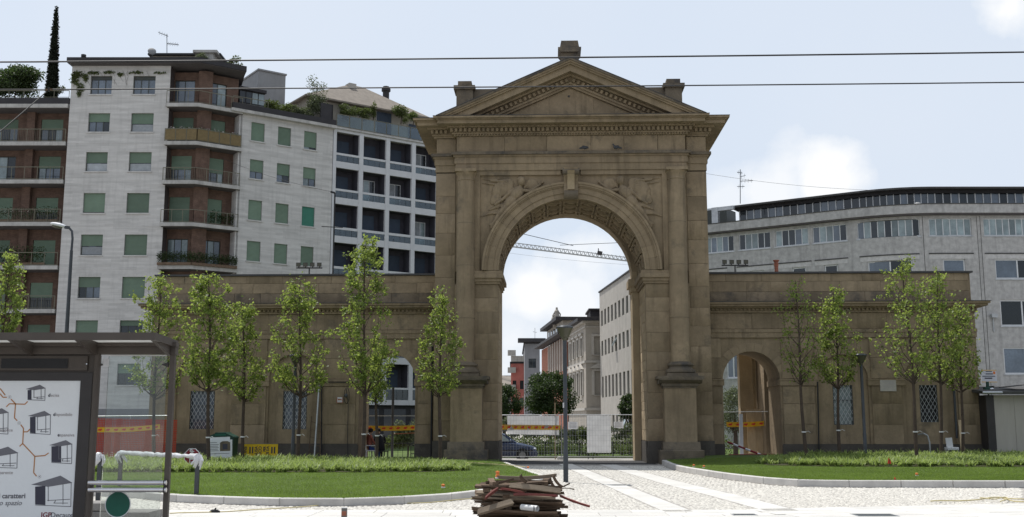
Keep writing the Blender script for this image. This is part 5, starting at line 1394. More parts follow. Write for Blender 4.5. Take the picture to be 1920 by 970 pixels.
shrub(-25, 155, 81.2, 1.8, 1.5, 5000, 83, 'dark bushy shrub on the roof terrace at the picture edge', 'tree_leaf_dark', size=.14, lop=8)
shrub(112, 168, 80.9, .5, .4, 420, 84, 'small loose plant at the foot of the cypress', 'olive_leaf', size=.1)
shrub(380, 108, 82.2, .75, .55, 650, 85, 'grey green loose shrub on the flat roof by the penthouse', 'olive_leaf', size=.1)
shrub(437, 117, 84.5, .85, .6, 420, 86, 'open light green shrub on the roof corner against the sky', 'ivy_leaf', size=.14)
for k, (u, v, y, rx, rz, n, mat, lb) in enumerate([
    (508, 198, 85.3, .9, .75, 1700, 'ivy_leaf', 'leafy pot plants just under the concrete stair tower'),
    (530, 205, 85.8, 1.0, .8, 1900, 'terrace_leaf', 'dark green shrub on the terrace between stair tower and grey bush'),
    (552, 211, 86.1, .9, .75, 1600, 'olive_leaf', 'pale flowering shrub on the terrace edge beside the thick grey green bush'),
    (577, 204, 86.4, 1.25, 1.35, 3400, 'olive_leaf', 'thick grey green bush beside the dark privacy screen'),
    (594, 172, 87.0, 1.35, 1.75, 1500, 'olive_leaf', 'airy thin-twigged small tree rising above the tiled penthouse eave'),
    (650, 208, 88.7, 1.15, .75, 2200, 'ivy_leaf', 'bright yellow green bush behind the glass balustrade'),
    (682, 214, 89.5, 1.0, .65, 1600, 'ivy_leaf', 'leafy bush in the middle of the glass balustrade terrace'),
    (700, 205, 90.6, .5, 1.0, 800, 'terrace_leaf', 'narrow climbing plant beside the penthouse door'),
    (752, 214, 91.6, .95, .95, 1700, 'terrace_leaf', 'dark climbing plant on the penthouse wall past the door'),
    (775, 216, 92.2, .7, .95, 900, 'terrace_leaf', 'dark plant on the terrace next to the gate cornice')]):
    shrub(u, v, y, rx, rz, n, 90 + k, lb, mat, size=.12, lop=8)
# creeper hanging over the parapet corner, flower boxes and a balcony hedge
iv = [(*at(u, v, 79.93), a, .06, b) for u, v, a, b in [(140, 150, .35, .5), (150, 165, .3, .45), (145, 140, .5, .25), (160, 146, .25, .35), (175, 137, .5, .12), (205, 136, .5, .10), (225, 140, .25, .14), (255, 136, .6, .07), (300, 137, .5, .06), (148, 177, .16, .22)]]
t = root('creeper', 'creeper hanging down the pale wall from the dark roof edge', 'creeper', loc=tuple(at(145, 140, 79.95)))
leaf_cloud('foliage', 'ivy_leaf', iv, 1500, .12, 101, t, frame=WORLD)
mbv = MB(); _q = random.Random(3)
for k in range(16):
    u0 = 140 + k * 9; p = at(u0, 133, 79.96); pts = [p]
    for j in range(4): p = p + Vector((_q.uniform(-.1, .25), 0, -_q.uniform(.15, .4))); pts.append(p)
    mbv.tube(pts, .008, 4)
put('stem', mbv, 'bark', t, WORLD, kind='stuff')
def planter(pts, z, h, mat, n, seed, label, size=.1, flow=0, cat='planter'):
    t = root('planter_box', label, cat, loc=(pts[0][0] - 34.3, pts[0][1] + 80, z))
    bl = []; box = MB()
    for (a, b), (c, d) in zip(pts, pts[1:]):
        L = math.hypot(c - a, d - b); m = max(2, int(L / .3))
        box.bar((a - 34.3, b + 80, z + .1), (c - 34.3, d + 80, z + .1), .24, .2)
        for k in range(m): f = (k + .5) / m; bl.append((a + (c - a) * f - 34.3, b + (d - b) * f + 80, z + .2 + h * .45, .26, .2, h * .5))
    put('box', box, 'wood_old', t, WORLD)
    leaf_cloud('foliage', mat, bl, n, size, seed, t, frame=WORLD, shell=.6)
    if flow: leaf_cloud('blossom', 'flower', [(x, y - .05, zz + .12, .25, .16, .1) for x, y, zz, *_ in bl[::2]], flow, .07, seed + 1, t, frame=WORLD)
planter([(7.55, -.42), (10.1, -.42), (13.0, 1.66)], 13.34, .95, 'tree_leaf_dark', 3800, 110, 'thick dark green hedge box filling the lowest brick balcony')
planter([(7.9, -.02), (10.0, -.02), (12.6, 1.85)], 23.55, .5, 'terrace_leaf', 700, 111, 'flower box with pale blossoms behind the brown balcony panels', .09, 160)
planter([(10.9, 1.05), (12.7, 2.35)], 16.63, 1.2, 'tree_leaf_dark', 800, 112, 'dark balcony plants above the hedge box', .11)
planter([(-7, .1), (-.4, .1)], 16.72, 1.15, 'tree_leaf_dark', 1500, 113, 'white flowering balcony plants along the end brick stack', .11, 90)
planter([(-5.5, .15), (-1.2, .15)], 13.4, 1.5, 'tree_leaf_dark', 1300, 114, 'tall tangled balcony plants one floor under the white flowers', .12)
# ================================================================== street furniture and loose things
WD = WORLD
def frontal(u0, u1, v0, v1, y):
    a, b = at(u0, v1, y), at(u1, v0, y); return a.x, b.x, a.z, b.z
# ---------------------------------------------------------------- bus shelter
M('roof_milk', (.55, .55, .54), .5, .05, 3, bump=0, trans=((.75, .75, .73), .6))
YS = 12.0
bs = root('bus_shelter', 'brown metal bus shelter with a lit-case poster, glass end and chrome lean bars', 'bus shelter', loc=(-5.4, 12.0, 0))
xr = at(318, 800, YS).x; xm = at(177, 800, YS).x; XL = -7.0
zb0, zb1 = at(300, 665, YS).z, at(300, 648, YS).z
zf0, zf1 = at(200, 638, 11.35).z, at(200, 624, 11.35).z
put('roof_beam', MB().box(XL, xr + .04, YS - .05, YS + .06, zb0, zb1 - .02).box(XL, xr + .05, YS - .07, YS + .05, zb1 - .017, zb1 + .03), 'shelter_brown', bs, WD)
put('fascia', MB().box(XL, -3.79, 11.32, 11.37, zf0, zf1), 'shelter_brown', bs, WD)
put('end_fascia', MB().add([(-3.83, 11.37, zf0), (-3.79, 11.37, zf0), (-3.79, 12.12, zb1 - .02), (-3.83, 12.12, zb1 - .02), (-3.83, 11.37, zf1), (-3.79, 11.37, zf1), (-3.79, 12.12, zb1 + .06), (-3.83, 12.12, zb1 + .06)],
    [(0, 3, 2, 1), (4, 5, 6, 7), (0, 1, 5, 4), (1, 2, 6, 5), (2, 3, 7, 6), (3, 0, 4, 7)]), 'shelter_brown', bs, WD)
rp = put('roof', MB().add([(XL, 11.37, zf1 - .02), (-3.83, 11.37, zf1 - .02), (-3.83, 12.1, zb1 + .04), (XL, 12.1, zb1 + .04), (XL, 11.37, zf1), (-3.83, 11.37, zf1), (-3.83, 12.1, zb1 + .06), (XL, 12.1, zb1 + .06)],
    [(0, 3, 2, 1), (4, 5, 6, 7), (0, 1, 5, 4), (1, 2, 6, 5), (2, 3, 7, 6), (3, 0, 4, 7)]), 'roof_milk', bs, WD)
for u in (323, 182, 62, -60):
    x = at(u, 660, YS).x - (.03 if u == 323 else 0)
    put('bracket', MB().prism([(11.37, zf0 + .012), (12.0, zb1 - .12), (12.0, zb1 + .03), (11.37, zf1 - .022)], x - .02, x + .02, 'x'), 'shelter_brown', bs, WD)
put('post', MB().box(xr - .025, xr + .03, YS - .03, YS + .03, 0, zb0), 'shelter_brown', bs, WD)
put('post', MB().tube([(xm, YS - .02, 0), (xm, YS - .02, zb0)], .036, 12), 'shelter_brown', bs, WD)
xc = at(170, 800, YS).x
case = put('poster_case', MB().box(XL, xc, YS + .0, YS + .2, .1, zb0 - .002), 'shelter_brown', bs, WD)
x0, x1, z0, z1 = frontal(-100, 168, 668, 694, YS)
put('header_panel', MB().box(XL, x1 - .01, YS - .025, YS - .002, z0 - .005, z1), 'shelter_brown', case, WD)
x0, x1, z0, z1 = frontal(4, 130, 673, 691, YS)
put('display_screen', MB().box(x0, x1, YS - .032, YS - .026, z0, z1), 'cable', case, WD)
p = at(165, 683, YS); put('lock', MB().tube([(p.x, YS - .04, p.z), (p.x, YS - .02, p.z)], .008, 8), 'chrome', case, WD)
px0, px1, pz0, pz1 = frontal(-60, 153, 714, 1010, YS)
fz1 = at(100, 699, YS).z
fm = MB().box(px1, xc - .002, YS - .03, YS - .004, .25, fz1).box(XL, px1, YS - .03, YS - .004, pz1, fz1).box(XL, px1, YS - .03, YS - .004, .25, pz0)
put('poster_frame', fm, 'dark_paint', case, WD)
post = put('poster', MB().box(XL, px1 - .001, YS - .016, YS - .004, pz0 + .002, pz1 - .002), 'poster_paper', case, WD)
YP = YS - .0175
A6 = lambda x, y: (x / 5.105, 610 + y / 5.105); A7 = lambda x, y: (x / 5.105, 780 + y / 5.105)
def P2(uv): q = at(uv[0], uv[1], YP); return Vector((q.x, YP, q.z))
ink = {}
def stroke(mat, pts, conv, w=.012):
    m = ink.setdefault(mat, MB()); q = [P2(conv(*p)) for p in pts]
    for a, b in zip(q, q[1:]): m.bar(a, b, w, .0012, (0, 1, 0)) if False else m.bar(a, b, .0012, w, (0, 0, 1)) if abs((b - a).normalized().z) < .9 else m.bar(a, b, w, .0012, (0, 1, 0))
def fill(mat, pts, conv):
    m = ink.setdefault(mat, MB()); q = [P2(conv(*p)) for p in pts]; m.add([tuple(a + Vector((0, -.0004, 0))) for a in q], [tuple(range(len(q)))])
for pts in ([(0, 605), (50, 670)], [(0, 655), (28, 690), (65, 690)], [(105, 708), (150, 755)], [(60, 782), (90, 752), (238, 757), (265, 730)], [(148, 755), (138, 888), (165, 915)]): stroke('ink_orange', pts, A6)
for pts in ([(198, 85), (225, 120), (217, 265), (187, 292)], [(228, 153), (262, 153), (287, 128)], [(217, 265), (333, 388), (430, 380), (465, 355)], [(333, 388), (322, 545), (350, 578)]): stroke('ink_orange', pts, A7)
def dot(p, conv):
    for r_, mt in ((16, 'ink_soft'), (13, 'poster_paper'), (5, 'ink_dark')):
        c = P2(conv(*p)); rr = r_ / 5.105 / FPX * 12 * 1.0; yy = {16: .0006, 13: .0012, 5: .0018}[r_]
        m = ink.setdefault(mt, MB()); m.add([(c.x + rr * math.cos(k * .524), YP - yy, c.z + rr * math.sin(k * .524)) for k in range(12)], [tuple(range(12))])
dot((92, 688), A6); dot((182, 937), A6); dot((377, 582), A7)
def icon(conv, x, y, s, tall=1.0, panel=.28):
    """a small drawn shelter: roof, dark end panel, back frame, bench"""
    q = lambda a, b: (x + a * s, y + b * s)
    fill('ink_grey', [q(0, .22), q(.72, 0), q(1, .17), q(.4, .27)], conv)
    fill('ink_dark', [q(.1, .27), q(.1 + panel, .25), q(.1 + panel, .92 * tall), q(.1, .9 * tall)], conv)
    for a, b in ((q(.98, .17), q(.97, .97 * tall)), (q(.42, .27), q(.42, .8 * tall)), (q(.1, .92 * tall), q(.97, .97 * tall)), (q(.4, .78 * tall), q(.95, .74 * tall)), (q(.4, .27), q(1, .17)), (q(.55, .86 * tall), q(.9, .86 * tall)), (q(.6, .78 * tall), q(.56, .86 * tall)), (q(.78, .2), q(.78, .9 * tall))):
        stroke('ink_grey', [a, b], conv, .007)
icon(A6, 245, 570, 190, .82, .2); icon(A6, 265, 820, 222, 1.05, .24)
icon(A7, 470, 232, 222, 1.05, .42); icon(A7, 297, 572, 392, .78, .25); icon(A6, -150, 795, 232, 1.1, .3); icon(A7, -170, 295, 342, .62, .3)
def letters(txt, uv, px, mat, bold=0.0, align='LEFT', shear=0.0, y=YP, parent=None, nm='lettering', name_mat=None):
    q = at(uv[0], uv[1], y); size = px / FPX * y
    return put(nm, text_mesh(txt, size, bold, align, shear), mat, parent or post, Matrix.Translation((q.x, y - .0015, q.z)) @ Matrix.Rotation(rad(90), 4, 'X'))
for k, m in ink.items(): put('printed_drawing', m.mesh('printed_drawing', False), k, post, WD, kind='stuff')
letters('d', A6(460, 685), 8.5, 'ink_dark', .0012); letters('ecisa', A6(484, 685), 8.2, 'ink_soft')
letters('d', A6(508, 869), 8.5, 'ink_dark', .0012); letters('isponibile', A6(532, 869), 8.2, 'ink_soft')
letters('semplice', A7(122, 150), 8.2, 'ink_soft', align='RIGHT')
letters('e', A7(550, 197), 8.5, 'ink_dark', .0012); letters('spansiva', A7(572, 197), 8.2, 'ink_soft')
letters('trasparente', A7(123, 557), 8.2, 'ink_soft', align='RIGHT')
letters('i caratteri', A7(243, 788), 12.5, 'ink_orange' if False else 'ink_grey', .0016, 'RIGHT')
letters('uo spazio', A7(207, 855), 12.5, 'ink_grey', 0, 'RIGHT', .25)
letters('IGP', A7(390, 972), 13, 'sign_red', .0012); letters('Decaux', A7(482, 972), 13, 'ink_grey', .0006)
x0, x1, z0, z1 = frontal(184, 314, 668, 1030, YS)
put('glass_pane', MB().box(x0, x1, YS - .006, YS + .006, .12, z1), 'shelter_glass', bs, WD)
put('glass_edge', MB().box(x0, x1, YS - .008, YS + .008, z1, z1 + .012), 'white_plastic', bs, WD)
for u in (188, 311):
    p = at(u, 684, YS); s_ = 1 if u < 250 else -1
    put('clamp', MB().prism([(p.x - .03 * s_, p.z - .028), (p.x + .035 * s_, p.z - .006), (p.x + .035 * s_, p.z + .006), (p.x - .03 * s_, p.z + .028)], YS - .02, YS + .02, 'y'), 'dark_paint', bs, WD)
for v in (905.5, 919):
    q = at(166, v, YS - .1); q2 = at(312, v, YS - .1)
    r_ = put('lean_bar', MB().tube([(q.x, YS - .1, q.z), (q2.x, YS - .1, q2.z)], .026, 14), 'chrome', bs, WD)
    put('bar_bracket', MB().box(q2.x - .02, xr, YS - .13, YS - .02, q2.z - .03, q2.z + .03), 'dark_paint', r_, WD)
c = at(221, 946, YS - .012); R_ = 23.5 / FPX * 12
d_ = put('round_sticker', MB().lathe([(R_, 0), (R_, .002)], 0, 0, 0, 40), 'sign_white', bs, Matrix.Translation(c) @ Matrix.Rotation(rad(90), 4, 'X'))
put('green_face', MB().lathe([(R_ * .94, .0022), (R_ * .94, .004)], 0, 0, 0, 40), 'disc_green', d_)
x0, x1, z0, z1 = frontal(193, 205, 673, 688, YS - .012); put('paper_notice', MB().box(x0, x1, YS - .014, YS - .012, z0, z1), 'paper', bs, WD)

# ---------------------------------------------------------------- wrapped bicycle rails
def wrapped_rail(xa, xb, y, yb, h, label, seed):
    r = random.Random(seed); t = root('cycle_rail', label, 'bicycle rail', loc=(xa, y, 0), group='plastic wrapped bicycle rails')
    for x, yy in ((xa, yb), (xb, y)): put('leg', MB().box(x - .045, x + .045, yy - .03, yy + .03, 0, h - .03), 'lamp_grey', t, WD)
    n = 26; pts = []; rs_ = []
    for k in range(n + 1):
        f = k / n; pts.append((xa + (xb - xa) * f, yb + (y - yb) * f + r.uniform(-.008, .008), h + r.uniform(-.012, .014))); rs_.append(.044 + r.uniform(-.008, .018) + (.02 if f < .05 or f > .95 else 0))
    w = put('plastic_wrap', MB().tube(pts, rs_, 10), 'plastic_wrap', t, WD)
    for x, yy, s_ in ((xa, yb, 1), (xb, y, -1)):
        m = MB()
        for k in range(5): q = r.uniform(-.05, .05); m.tube([(x + q, yy, h + .02), (x + q * 1.8 - .02 * s_, yy - .05, h - .08), (x + q * 2.4 + .05 * s_, yy - .03, h - .16 - r.uniform(0, .12))], [.04, .042, .012], 6)
        put('loose_end', m, 'plastic_wrap', w, WD, kind='stuff')
ya = gnd(371, 942).y; yb = gnd(226, 926).y
wrapped_rail(X_at(227, yb, .9), X_at(371, ya, .9), ya, yb, .95, 'cycle rail wrapped in white plastic standing half outside the shelter glass', 3)
wrapped_rail(X_at(188, 23.4, .9) - 1.7, X_at(188, 23.4, .9), 23.4, 24.6, .95, 'cycle rail wrapped in white plastic, only its end seen through the shelter glass', 4)

# ---------------------------------------------------------------- stacked granite blocks behind the shelter glass
rk = random.Random(14)
for row in range(3):
    for k in range(4):
        w = .62; x = -7.95 + k * (w + .03) + rk.uniform(-.04, .04); y = 17.6 + rk.uniform(-.05, .05); z = .02 + row * .135
        if row == 2 and k == 3: continue
        t = tag(put('granite_block', MB().cbox(-w / 2, w / 2, -.28, .28, 0, .125, .012, .004, rk), 'granite_block', None, Matrix.Translation((x, y, z)) @ Matrix.Rotation(rk.uniform(-.05, .05), 4, 'Z')),
                f'granite block, {["first", "second", "third", "last"][k]} from the poster case in the {["bottom", "middle", "top"][row]} course behind the glass', 'stone block', 'stacked granite blocks')

# ---------------------------------------------------------------- heap of broken planks
ph = random.Random(9)
cx, cy = .09, 16.55
GRP = 'broken planks in the heap'
def plank(p, q, w, h, mat, label, name='plank', roll=0.0, group=GRP):
    p, q = Vector(p), Vector(q); L = (q - p).length; n = 6; d = (q - p).normalized()
    mb = MB(); vs = []; s1, s2 = ph.uniform(-.03, .03), ph.uniform(-.02, .02)
    for k in range(n + 1):
        f = k / n; sag = math.sin(f * math.pi) * s1
        jw = ph.uniform(-.004, .004); e0 = (ph.uniform(0, .05) if k == 0 else -ph.uniform(0, .05) if k == n else 0)
        for a, b in ((-1, -1), (1, -1), (1, 1), (-1, 1)): vs.append((f * L + e0 * (1 if a * b > 0 else .3), a * (w / 2 + jw), b * (h / 2 + jw * .5) + sag))
    fs = [(3, 2, 1, 0), tuple(n * 4 + k for k in range(4))] + [(k * 4 + j, k * 4 + (j + 1) % 4, k * 4 + 4 + (j + 1) % 4, k * 4 + 4 + j) for k in range(n) for j in range(4)]
    mb.add(vs, fs)
    m = Matrix.Translation(p) @ d.to_track_quat('X', 'Z').to_matrix().to_4x4() @ Matrix.Rotation(roll, 4, 'X')
    return tag(put(name, mb, mat, None, m), label, 'plank', group)
DK = lambda l, m: f'{"dark" if m == "wood_old" else "greyish"} broken plank lying crosswise in the {["bottom", "lower", "middle", "upper", "highest"][min(4, l // 4)]} layers of the heap'
zc_ = .03
for lay_ in range(17):
    z = zc_ + lay_ * .046
    half = .64 - .09 * max(0, (lay_ - 9)) / 7
    for k in range(3):
        yy = cy - .30 + k * .28 + ph.uniform(-.06, .06); mt = 'wood_old' if ph.random() < .85 else 'wood_grey'; sh_ = ph.uniform(-.12, .12); a = ph.uniform(-.05, .05)
        x0, x1 = cx - half + sh_ + ph.uniform(0, .25) * (k > 1), cx + half + sh_ - ph.uniform(0, .3) * (k > 2)
        plank((x0, yy + ph.uniform(-.2, .2), z - a), (x1, yy + ph.uniform(-.25, .25), z + a), ph.uniform(.07, .13), ph.uniform(.018, .040), mt, DK(lay_, mt), roll=ph.uniform(-.45, .45))
    if lay_ % 2 == 0:
        for k in range(2):
            xx = cx + ph.uniform(-.5, .5)
            plank((xx, cy - .5 + ph.uniform(-.05, .1), z + .02), (xx + ph.uniform(-.2, .2), cy + .45, z + .03), .09, .05, 'wood_old', f'short dark board end poking out of the heap front, {["lowest", "second", "third", "fourth", "fifth", "sixth", "seventh", "highest"][min(7, lay_ // 2)]} such layer up')
def pk(uvs, d, w, h, mat, lb, roll=0.0, d2=None):
    a, b = at(*uvs[0], d), at(*uvs[1], d2 or d); return plank(a, b, w, h, mat, lb, roll=roll)
pk([(930, 895), (1046, 891)], 16.3, .07, .05, 'wood_grey', 'long pale grey batten lying along the very top of the heap')
pk([(925, 908), (965, 898)], 16.15, .06, .035, 'wood_old', 'short dark batten slanting up under the top batten')
pk([(952, 910), (1052, 921)], 16.0, .075, .03, 'wood_grey', 'wide pale grey board across the upper heap', 1.1)
pk([(934, 916), (908, 936)], 15.9, .06, .022, 'wood_red', 'short bright red board sticking out over the kerb end of the heap', 1.0, 15.7)
pk([(936, 916), (985, 925)], 16.02, .05, .03, 'wood_red', 'red batten running into the heap below the wide grey board')
pk([(960, 927), (1048, 930)], 15.98, .035, .022, 'wood_red', 'thin dark red board across the middle of the heap', 1.2)
pk([(1048, 929), (1106, 950)], 16.6, .05, .03, 'wood_red', 'long faded red stick leaning down to the paving beside the heap', 0, 16.4)
pk([(893, 962), (965, 940)], 15.75, .085, .05, 'wood_grey', 'thick grey plank end standing out at the lower side of the heap', .9)
pk([(1056, 913), (1070, 906)], 16.5, .02, .02, 'wood_old', 'thin stick pointing up beside the lamp post foot')
pk([(1050, 916), (1078, 918)], 16.4, .02, .015, 'wood_grey', 'thin pale lath poking out of the heap towards the cobbles')
for n_, ((u0, v0), (u1, v1)) in enumerate((((1037, 892), (1056, 915)), ((1030, 896), (1046, 922)))): pk([(u0, v0), (u1, v1)], 16.2, .06, .04, 'wood_old', ['dark batten slanting down the outer lamp side of the heap', 'second dark batten slanting down just inside the outer one'][n_])
pk([(975, 890), (990, 905)], 16.0, .05, .05, 'wood_old', 'stubby dark post end near the top of the heap')
a, b = at(978, 951, 15.95), at(1008, 954, 15.78)
t = root('plastic_tube', 'pale grey plastic tube end sticking out of the heap', 'tube', loc=tuple(b))
put('tube_wall', MB().tube([a, b], .043, 14, False).tube([b, a], .037, 14, False), 'white_plastic', t, WD)
put('tube_mouth', MB().tube([b + Vector((-.05, 0, 0)), b + Vector((-.06, 0, 0))], .04, 14), 'cable', t, WD)
m = MB()
for k in range(7):
    a = ph.uniform(0, 6.28); m.bar((cx + ph.uniform(-.5, .5), cy - .36, .3 + ph.uniform(-.2, .35)), (cx + ph.uniform(-.5, .5), cy - .40, .3 + ph.uniform(-.2, .35)), .012, .03)
c = at(933, 889, 16.3)
t = root('orange_cap', 'small orange plastic cap perched on the top corner of the heap', 'cap', loc=tuple(c))
put('cap_body', MB().lathe([(.03, -.05), (.035, -.03), (.022, 0), (.03, .02), (.028, .04), (.0, .045)], 0, 0, 0, 10), 'signal_orange', t)
put('cap_wrap', MB().lathe([(.034, -.07), (.038, -.05), (.03, -.045)], 0, 0, 0, 10), 'white_plastic', t)

# ---------------------------------------------------------------- lamp posts
def globe_lamp(u, d, zb, vtop, label, r=.063, hid=0):
    x = X_at(u, d, 2); z = at(u, vtop, d).z
    t = root('lamp_post', label, 'lamp post', loc=(x, d, zb), group='cone headed lamp posts')
    H = z - zb
    put('pole', MB().tube([(0, 0, 0), (0, 0, .9), (0, 0, .92), (0, 0, H - .42)], [r * 1.12, r * 1.12, r * .95, r * .92], 14), 'lamp_grey', t)
    hd = put('lamp_head', MB().lathe([(r * .95, H - .44), (r * 1.25, H - .40), (r * 1.35, H - .36), (.12, H - .345), (.222, H - .10), (.23, H - .09)], 0, 0, 0, 24), 'lamp_bowl', t)
    put('lamp_lid', MB().lathe([(.24, H - .092), (.245, H - .06), (.22, H - .03), (.06, H)], 0, 0, 0, 24), 'lamp_grey', hd)
    return t
L1 = globe_lamp(1060, gnd(1062, 905).y, 0, 610, 'tall grey cone headed lamp post standing on the cobbles before the great arch')
x = X_at(1060, 29.4, 1.9)
put('sticker', MB().box(x - .02, x + .02, gnd(1062, 905).y - .068, gnd(1062, 905).y - .064, at(1060, 764, 29.4).z, at(1060, 754, 29.4).z), 'paper', L1, WD)
globe_lamp(1619, 42.0, .33, 663, 'grey lamp post with a cone head standing by the white wall plaque')
globe_lamp(551, 41.5, .2, 664, 'grey lamp post whose cone head is lost in the tree before the lattice window')
x0 = X_at(122, 44, 4); zt = at(120, 413, 44).z
t = root('street_lamp', 'tall road lamp with a curved arm rising behind the bus shelter', 'street lamp', loc=(x0, 44, 0))
pts = [at(u, v, 44) for u, v in ((118, 760), (124, 640), (131, 520), (134, 470))]; pts[0].z = 0
put('pole', MB().tube([pts[0], pts[1], pts[2], pts[3]], [.1, .085, .07, .065], 10).tube([pts[3]] + [at(u, v, 44) for u, v in ((136, 448), (135, 434), (130, 428), (122, 427))], .05, 8), 'lamp_grey', t, WD)
a, b = at(124, 426, 44), at(95, 418, 44)
hd = put('lamp_head', MB().ell((a + b) / 2, (.36, .13, .085), Matrix.Rotation(rad(12), 3, 'Y'), 16, 8), 'sign_white', t, WD)
put('lamp_glass', MB().ell((a + b) / 2 + Vector((-.05, 0, -.07)), (.24, .1, .07), Matrix.Rotation(rad(12), 3, 'Y'), 14, 8), 'lamp_bowl', hd, WD)
put('lamp_collar', MB().bar(a + Vector((-.05, 0, -.01)), a + Vector((.14, 0, -.03)), .12), 'lamp_grey', hd, WD)
# floodlights on the wings
def flood(u, v, d, label):
    b = at(u, v, d); t = root('floodlight_rack', label, 'floodlight', loc=(b.x, d, 7.9), group='floodlight racks on the wing roofs')
    h = b.z - 7.9
    put('mast', MB().tube([(0, 0, 0), (0, 0, h)], .03, 8), 'dark_paint', t); put('crossbar', MB().box(-.58, .58, -.03, .03, h - .02, h + .03), 'dark_paint', t)
    for k in range(4):
        x = -.47 + k * .31; tz = h + .14
        q = put('floodlight', MB().add([(x - .1, -.12, tz - .09), (x + .1, -.12, tz - .09), (x + .06, .1, tz - .06), (x - .06, .1, tz - .06), (x - .1, -.12, tz + .09), (x + .1, -.12, tz + .09), (x + .06, .1, tz + .06), (x - .06, .1, tz + .06)], [(0, 3, 2, 1), (4, 5, 6, 7), (0, 1, 5, 4), (1, 2, 6, 5), (2, 3, 7, 6), (3, 0, 4, 7)]), 'dark_paint', t)
        put('lens', MB().box(x - .08, x + .08, -.126, -.121, tz - .07, tz + .07), 'lamp_bowl', q); put('yoke', MB().box(x - .02, x + .02, -.02, .02, h + .03, tz - .06), 'dark_paint', q)
flood(580, 503, 47.0, 'rack of four floodlights on the roof of the wing with the seated people')
flood(1378, 498, 46.0, 'rack of four floodlights on the roof of the plaque wing')
p = at(1456, 510, 47); z1 = at(1456, 488, 47).z
t = root('chimney_pot', 'red clay chimney pipe standing on the plaque wing roof', 'chimney', loc=(p.x, 47, 7.9))
put('pipe', MB().lathe([(.085, 0), (.085, z1 - 8.2), (.1, z1 - 8.15), (.1, z1 - 8.05), (.085, z1 - 8.0)], 0, 0, 0, 12), 'brick_red', t)
put('cowl', MB().lathe([(.085, z1 - 8.0), (.14, z1 - 7.93), (.14, z1 - 7.9), (.08, z1 - 7.9)], 0, 0, 0, 12), 'brick_red', t)
# aerials and dish
def aerial(u, v0, v1, d, label, arms):
    a, b = at(u, v0, d), at(u, v1, d); t = root('tv_aerial', label, 'aerial', loc=tuple(a))
    put('mast', MB().tube([a, b], .03, 6), 'lamp_grey', t, WD)
    for (u0, q0), (u1, q1), n in arms:
        p, q = at(u0, q0, d), at(u1, q1, d); m = MB().bar(p, q, .035)
        for k in range(n): c = p + (q - p) * (k + .5) / n; m.bar(c + Vector((0, -.35, -.05)), c + Vector((0, .35, .05)), .018); m.bar(c + Vector((-.02, 0, -.16)), c + Vector((.02, 0, .16)), .016)
        put('antenna', m, 'lamp_grey', t, WD)
aerial(313, 102, 64, 83, 'television aerial on the apartment penthouse roof by the dish', [((297, 61), (315, 68), 4), ((313, 82), (335, 84), 5)])
aerial(1388, 382, 318, 82, 'tall television aerial on the curved office block', [((1382, 350), (1396, 350), 2), ((1388, 332), (1398, 329), 2), ((1382, 323), (1392, 325), 2), ((1388, 340), (1412, 339), 4)])
aerial(553.0 + 450, 640, 615, 185, 'distant aerial on the dark office block seen through the great arch', [((999, 622), (1007, 624), 2)])
c = at(285, 96, 82.6)
t = root('satellite_dish', 'round grey satellite dish on the penthouse roof corner', 'satellite dish', loc=tuple(c))
put('dish', MB().lathe([(.02, .1), (.18, .07), (.3, .01), (.33, -.03), (.32, -.04), (.17, .05), (.01, .08)], 0, 0, 0, 20), 'grey_panel', t, Matrix.Translation(c) @ Matrix.Rotation(rad(70), 4, 'X') @ Matrix.Rotation(rad(20), 4, 'Y'))
put('mount', MB().tube([(0, .12, -.9), (0, .12, -.1)], .035, 6), 'lamp_grey', t)
a = at(633, 520, 70)
# mast with wire at the corner between the two street buildings
t = root('wire_mast', 'thin black wire mast in front of the white concrete grid', 'mast', loc=(at(627, 520, 62).x, 62, 0))
xx = at(626, 440, 62)
put('pole', MB().tube([(xx.x, 62, 0), (xx.x, 62, at(626, 363, 62).z)], .045, 8), 'cable', t, WD)
put('insulator', MB().bar(at(620, 360, 62), at(628, 362, 62), .12, .1), 'cable', t, WD)
put('cross_arm', MB().bar(at(603, 425, 62), at(643, 427, 62), .04), 'cable', t, WD)
# ---------------------------------------------------------------- overhead wires
def wire(p, q, r, sag, label, n=24):
    p, q = Vector(p), Vector(q); pts = [p.lerp(q, k / n) - Vector((0, 0, sag * 4 * (k / n) * (1 - k / n))) for k in range(n + 1)]
    return tag(put('overhead_wire', MB().tube(pts, r, 6), 'cable'), label, 'wire', 'overhead wires')
def ends(u0, v0, u1, v1, d, ext):
    a, b = at(u0, v0, d), at(u1, v1, d); e = (b - a) * ext; return a - e, b + e
a, b = ends(0, 103.5, 1920, 85, 12.3, .9); wire(a, b, .0098, .10, 'upper of the two overhead wires, passing just under the gate apex block')
a, b = ends(92, 168, 1920, 149, 13.3, .0); a2 = b + (b - a) * .9
wire(a, a2, .0085, .04, 'lower overhead wire, crossing the pediment from the clamp over the roof terrace')
wire(at(-60, 168, 13.3), at(92, 168, 13.3), .006, 0, 'thin wire running on from the clamp towards the picture edge', 4)
wire(at(-90, 322, 12.0), at(92, 168, 13.3), .007, .01, 'slanting guy wire from the clamp down over the brick balconies', 8)
t = root('wire_clamp', 'small rusty clamp joining the overhead wires', 'clamp', loc=tuple(at(92, 168, 13.3)))
put('clamp_body', MB().bar(at(86, 169, 13.28), at(98, 168, 13.28), .03, .022), 'wood_old', t, WD); put('clamp_bolt', MB().bar(at(91, 164, 13.27), at(92, 172, 13.27), .018), 'cable', t, WD)
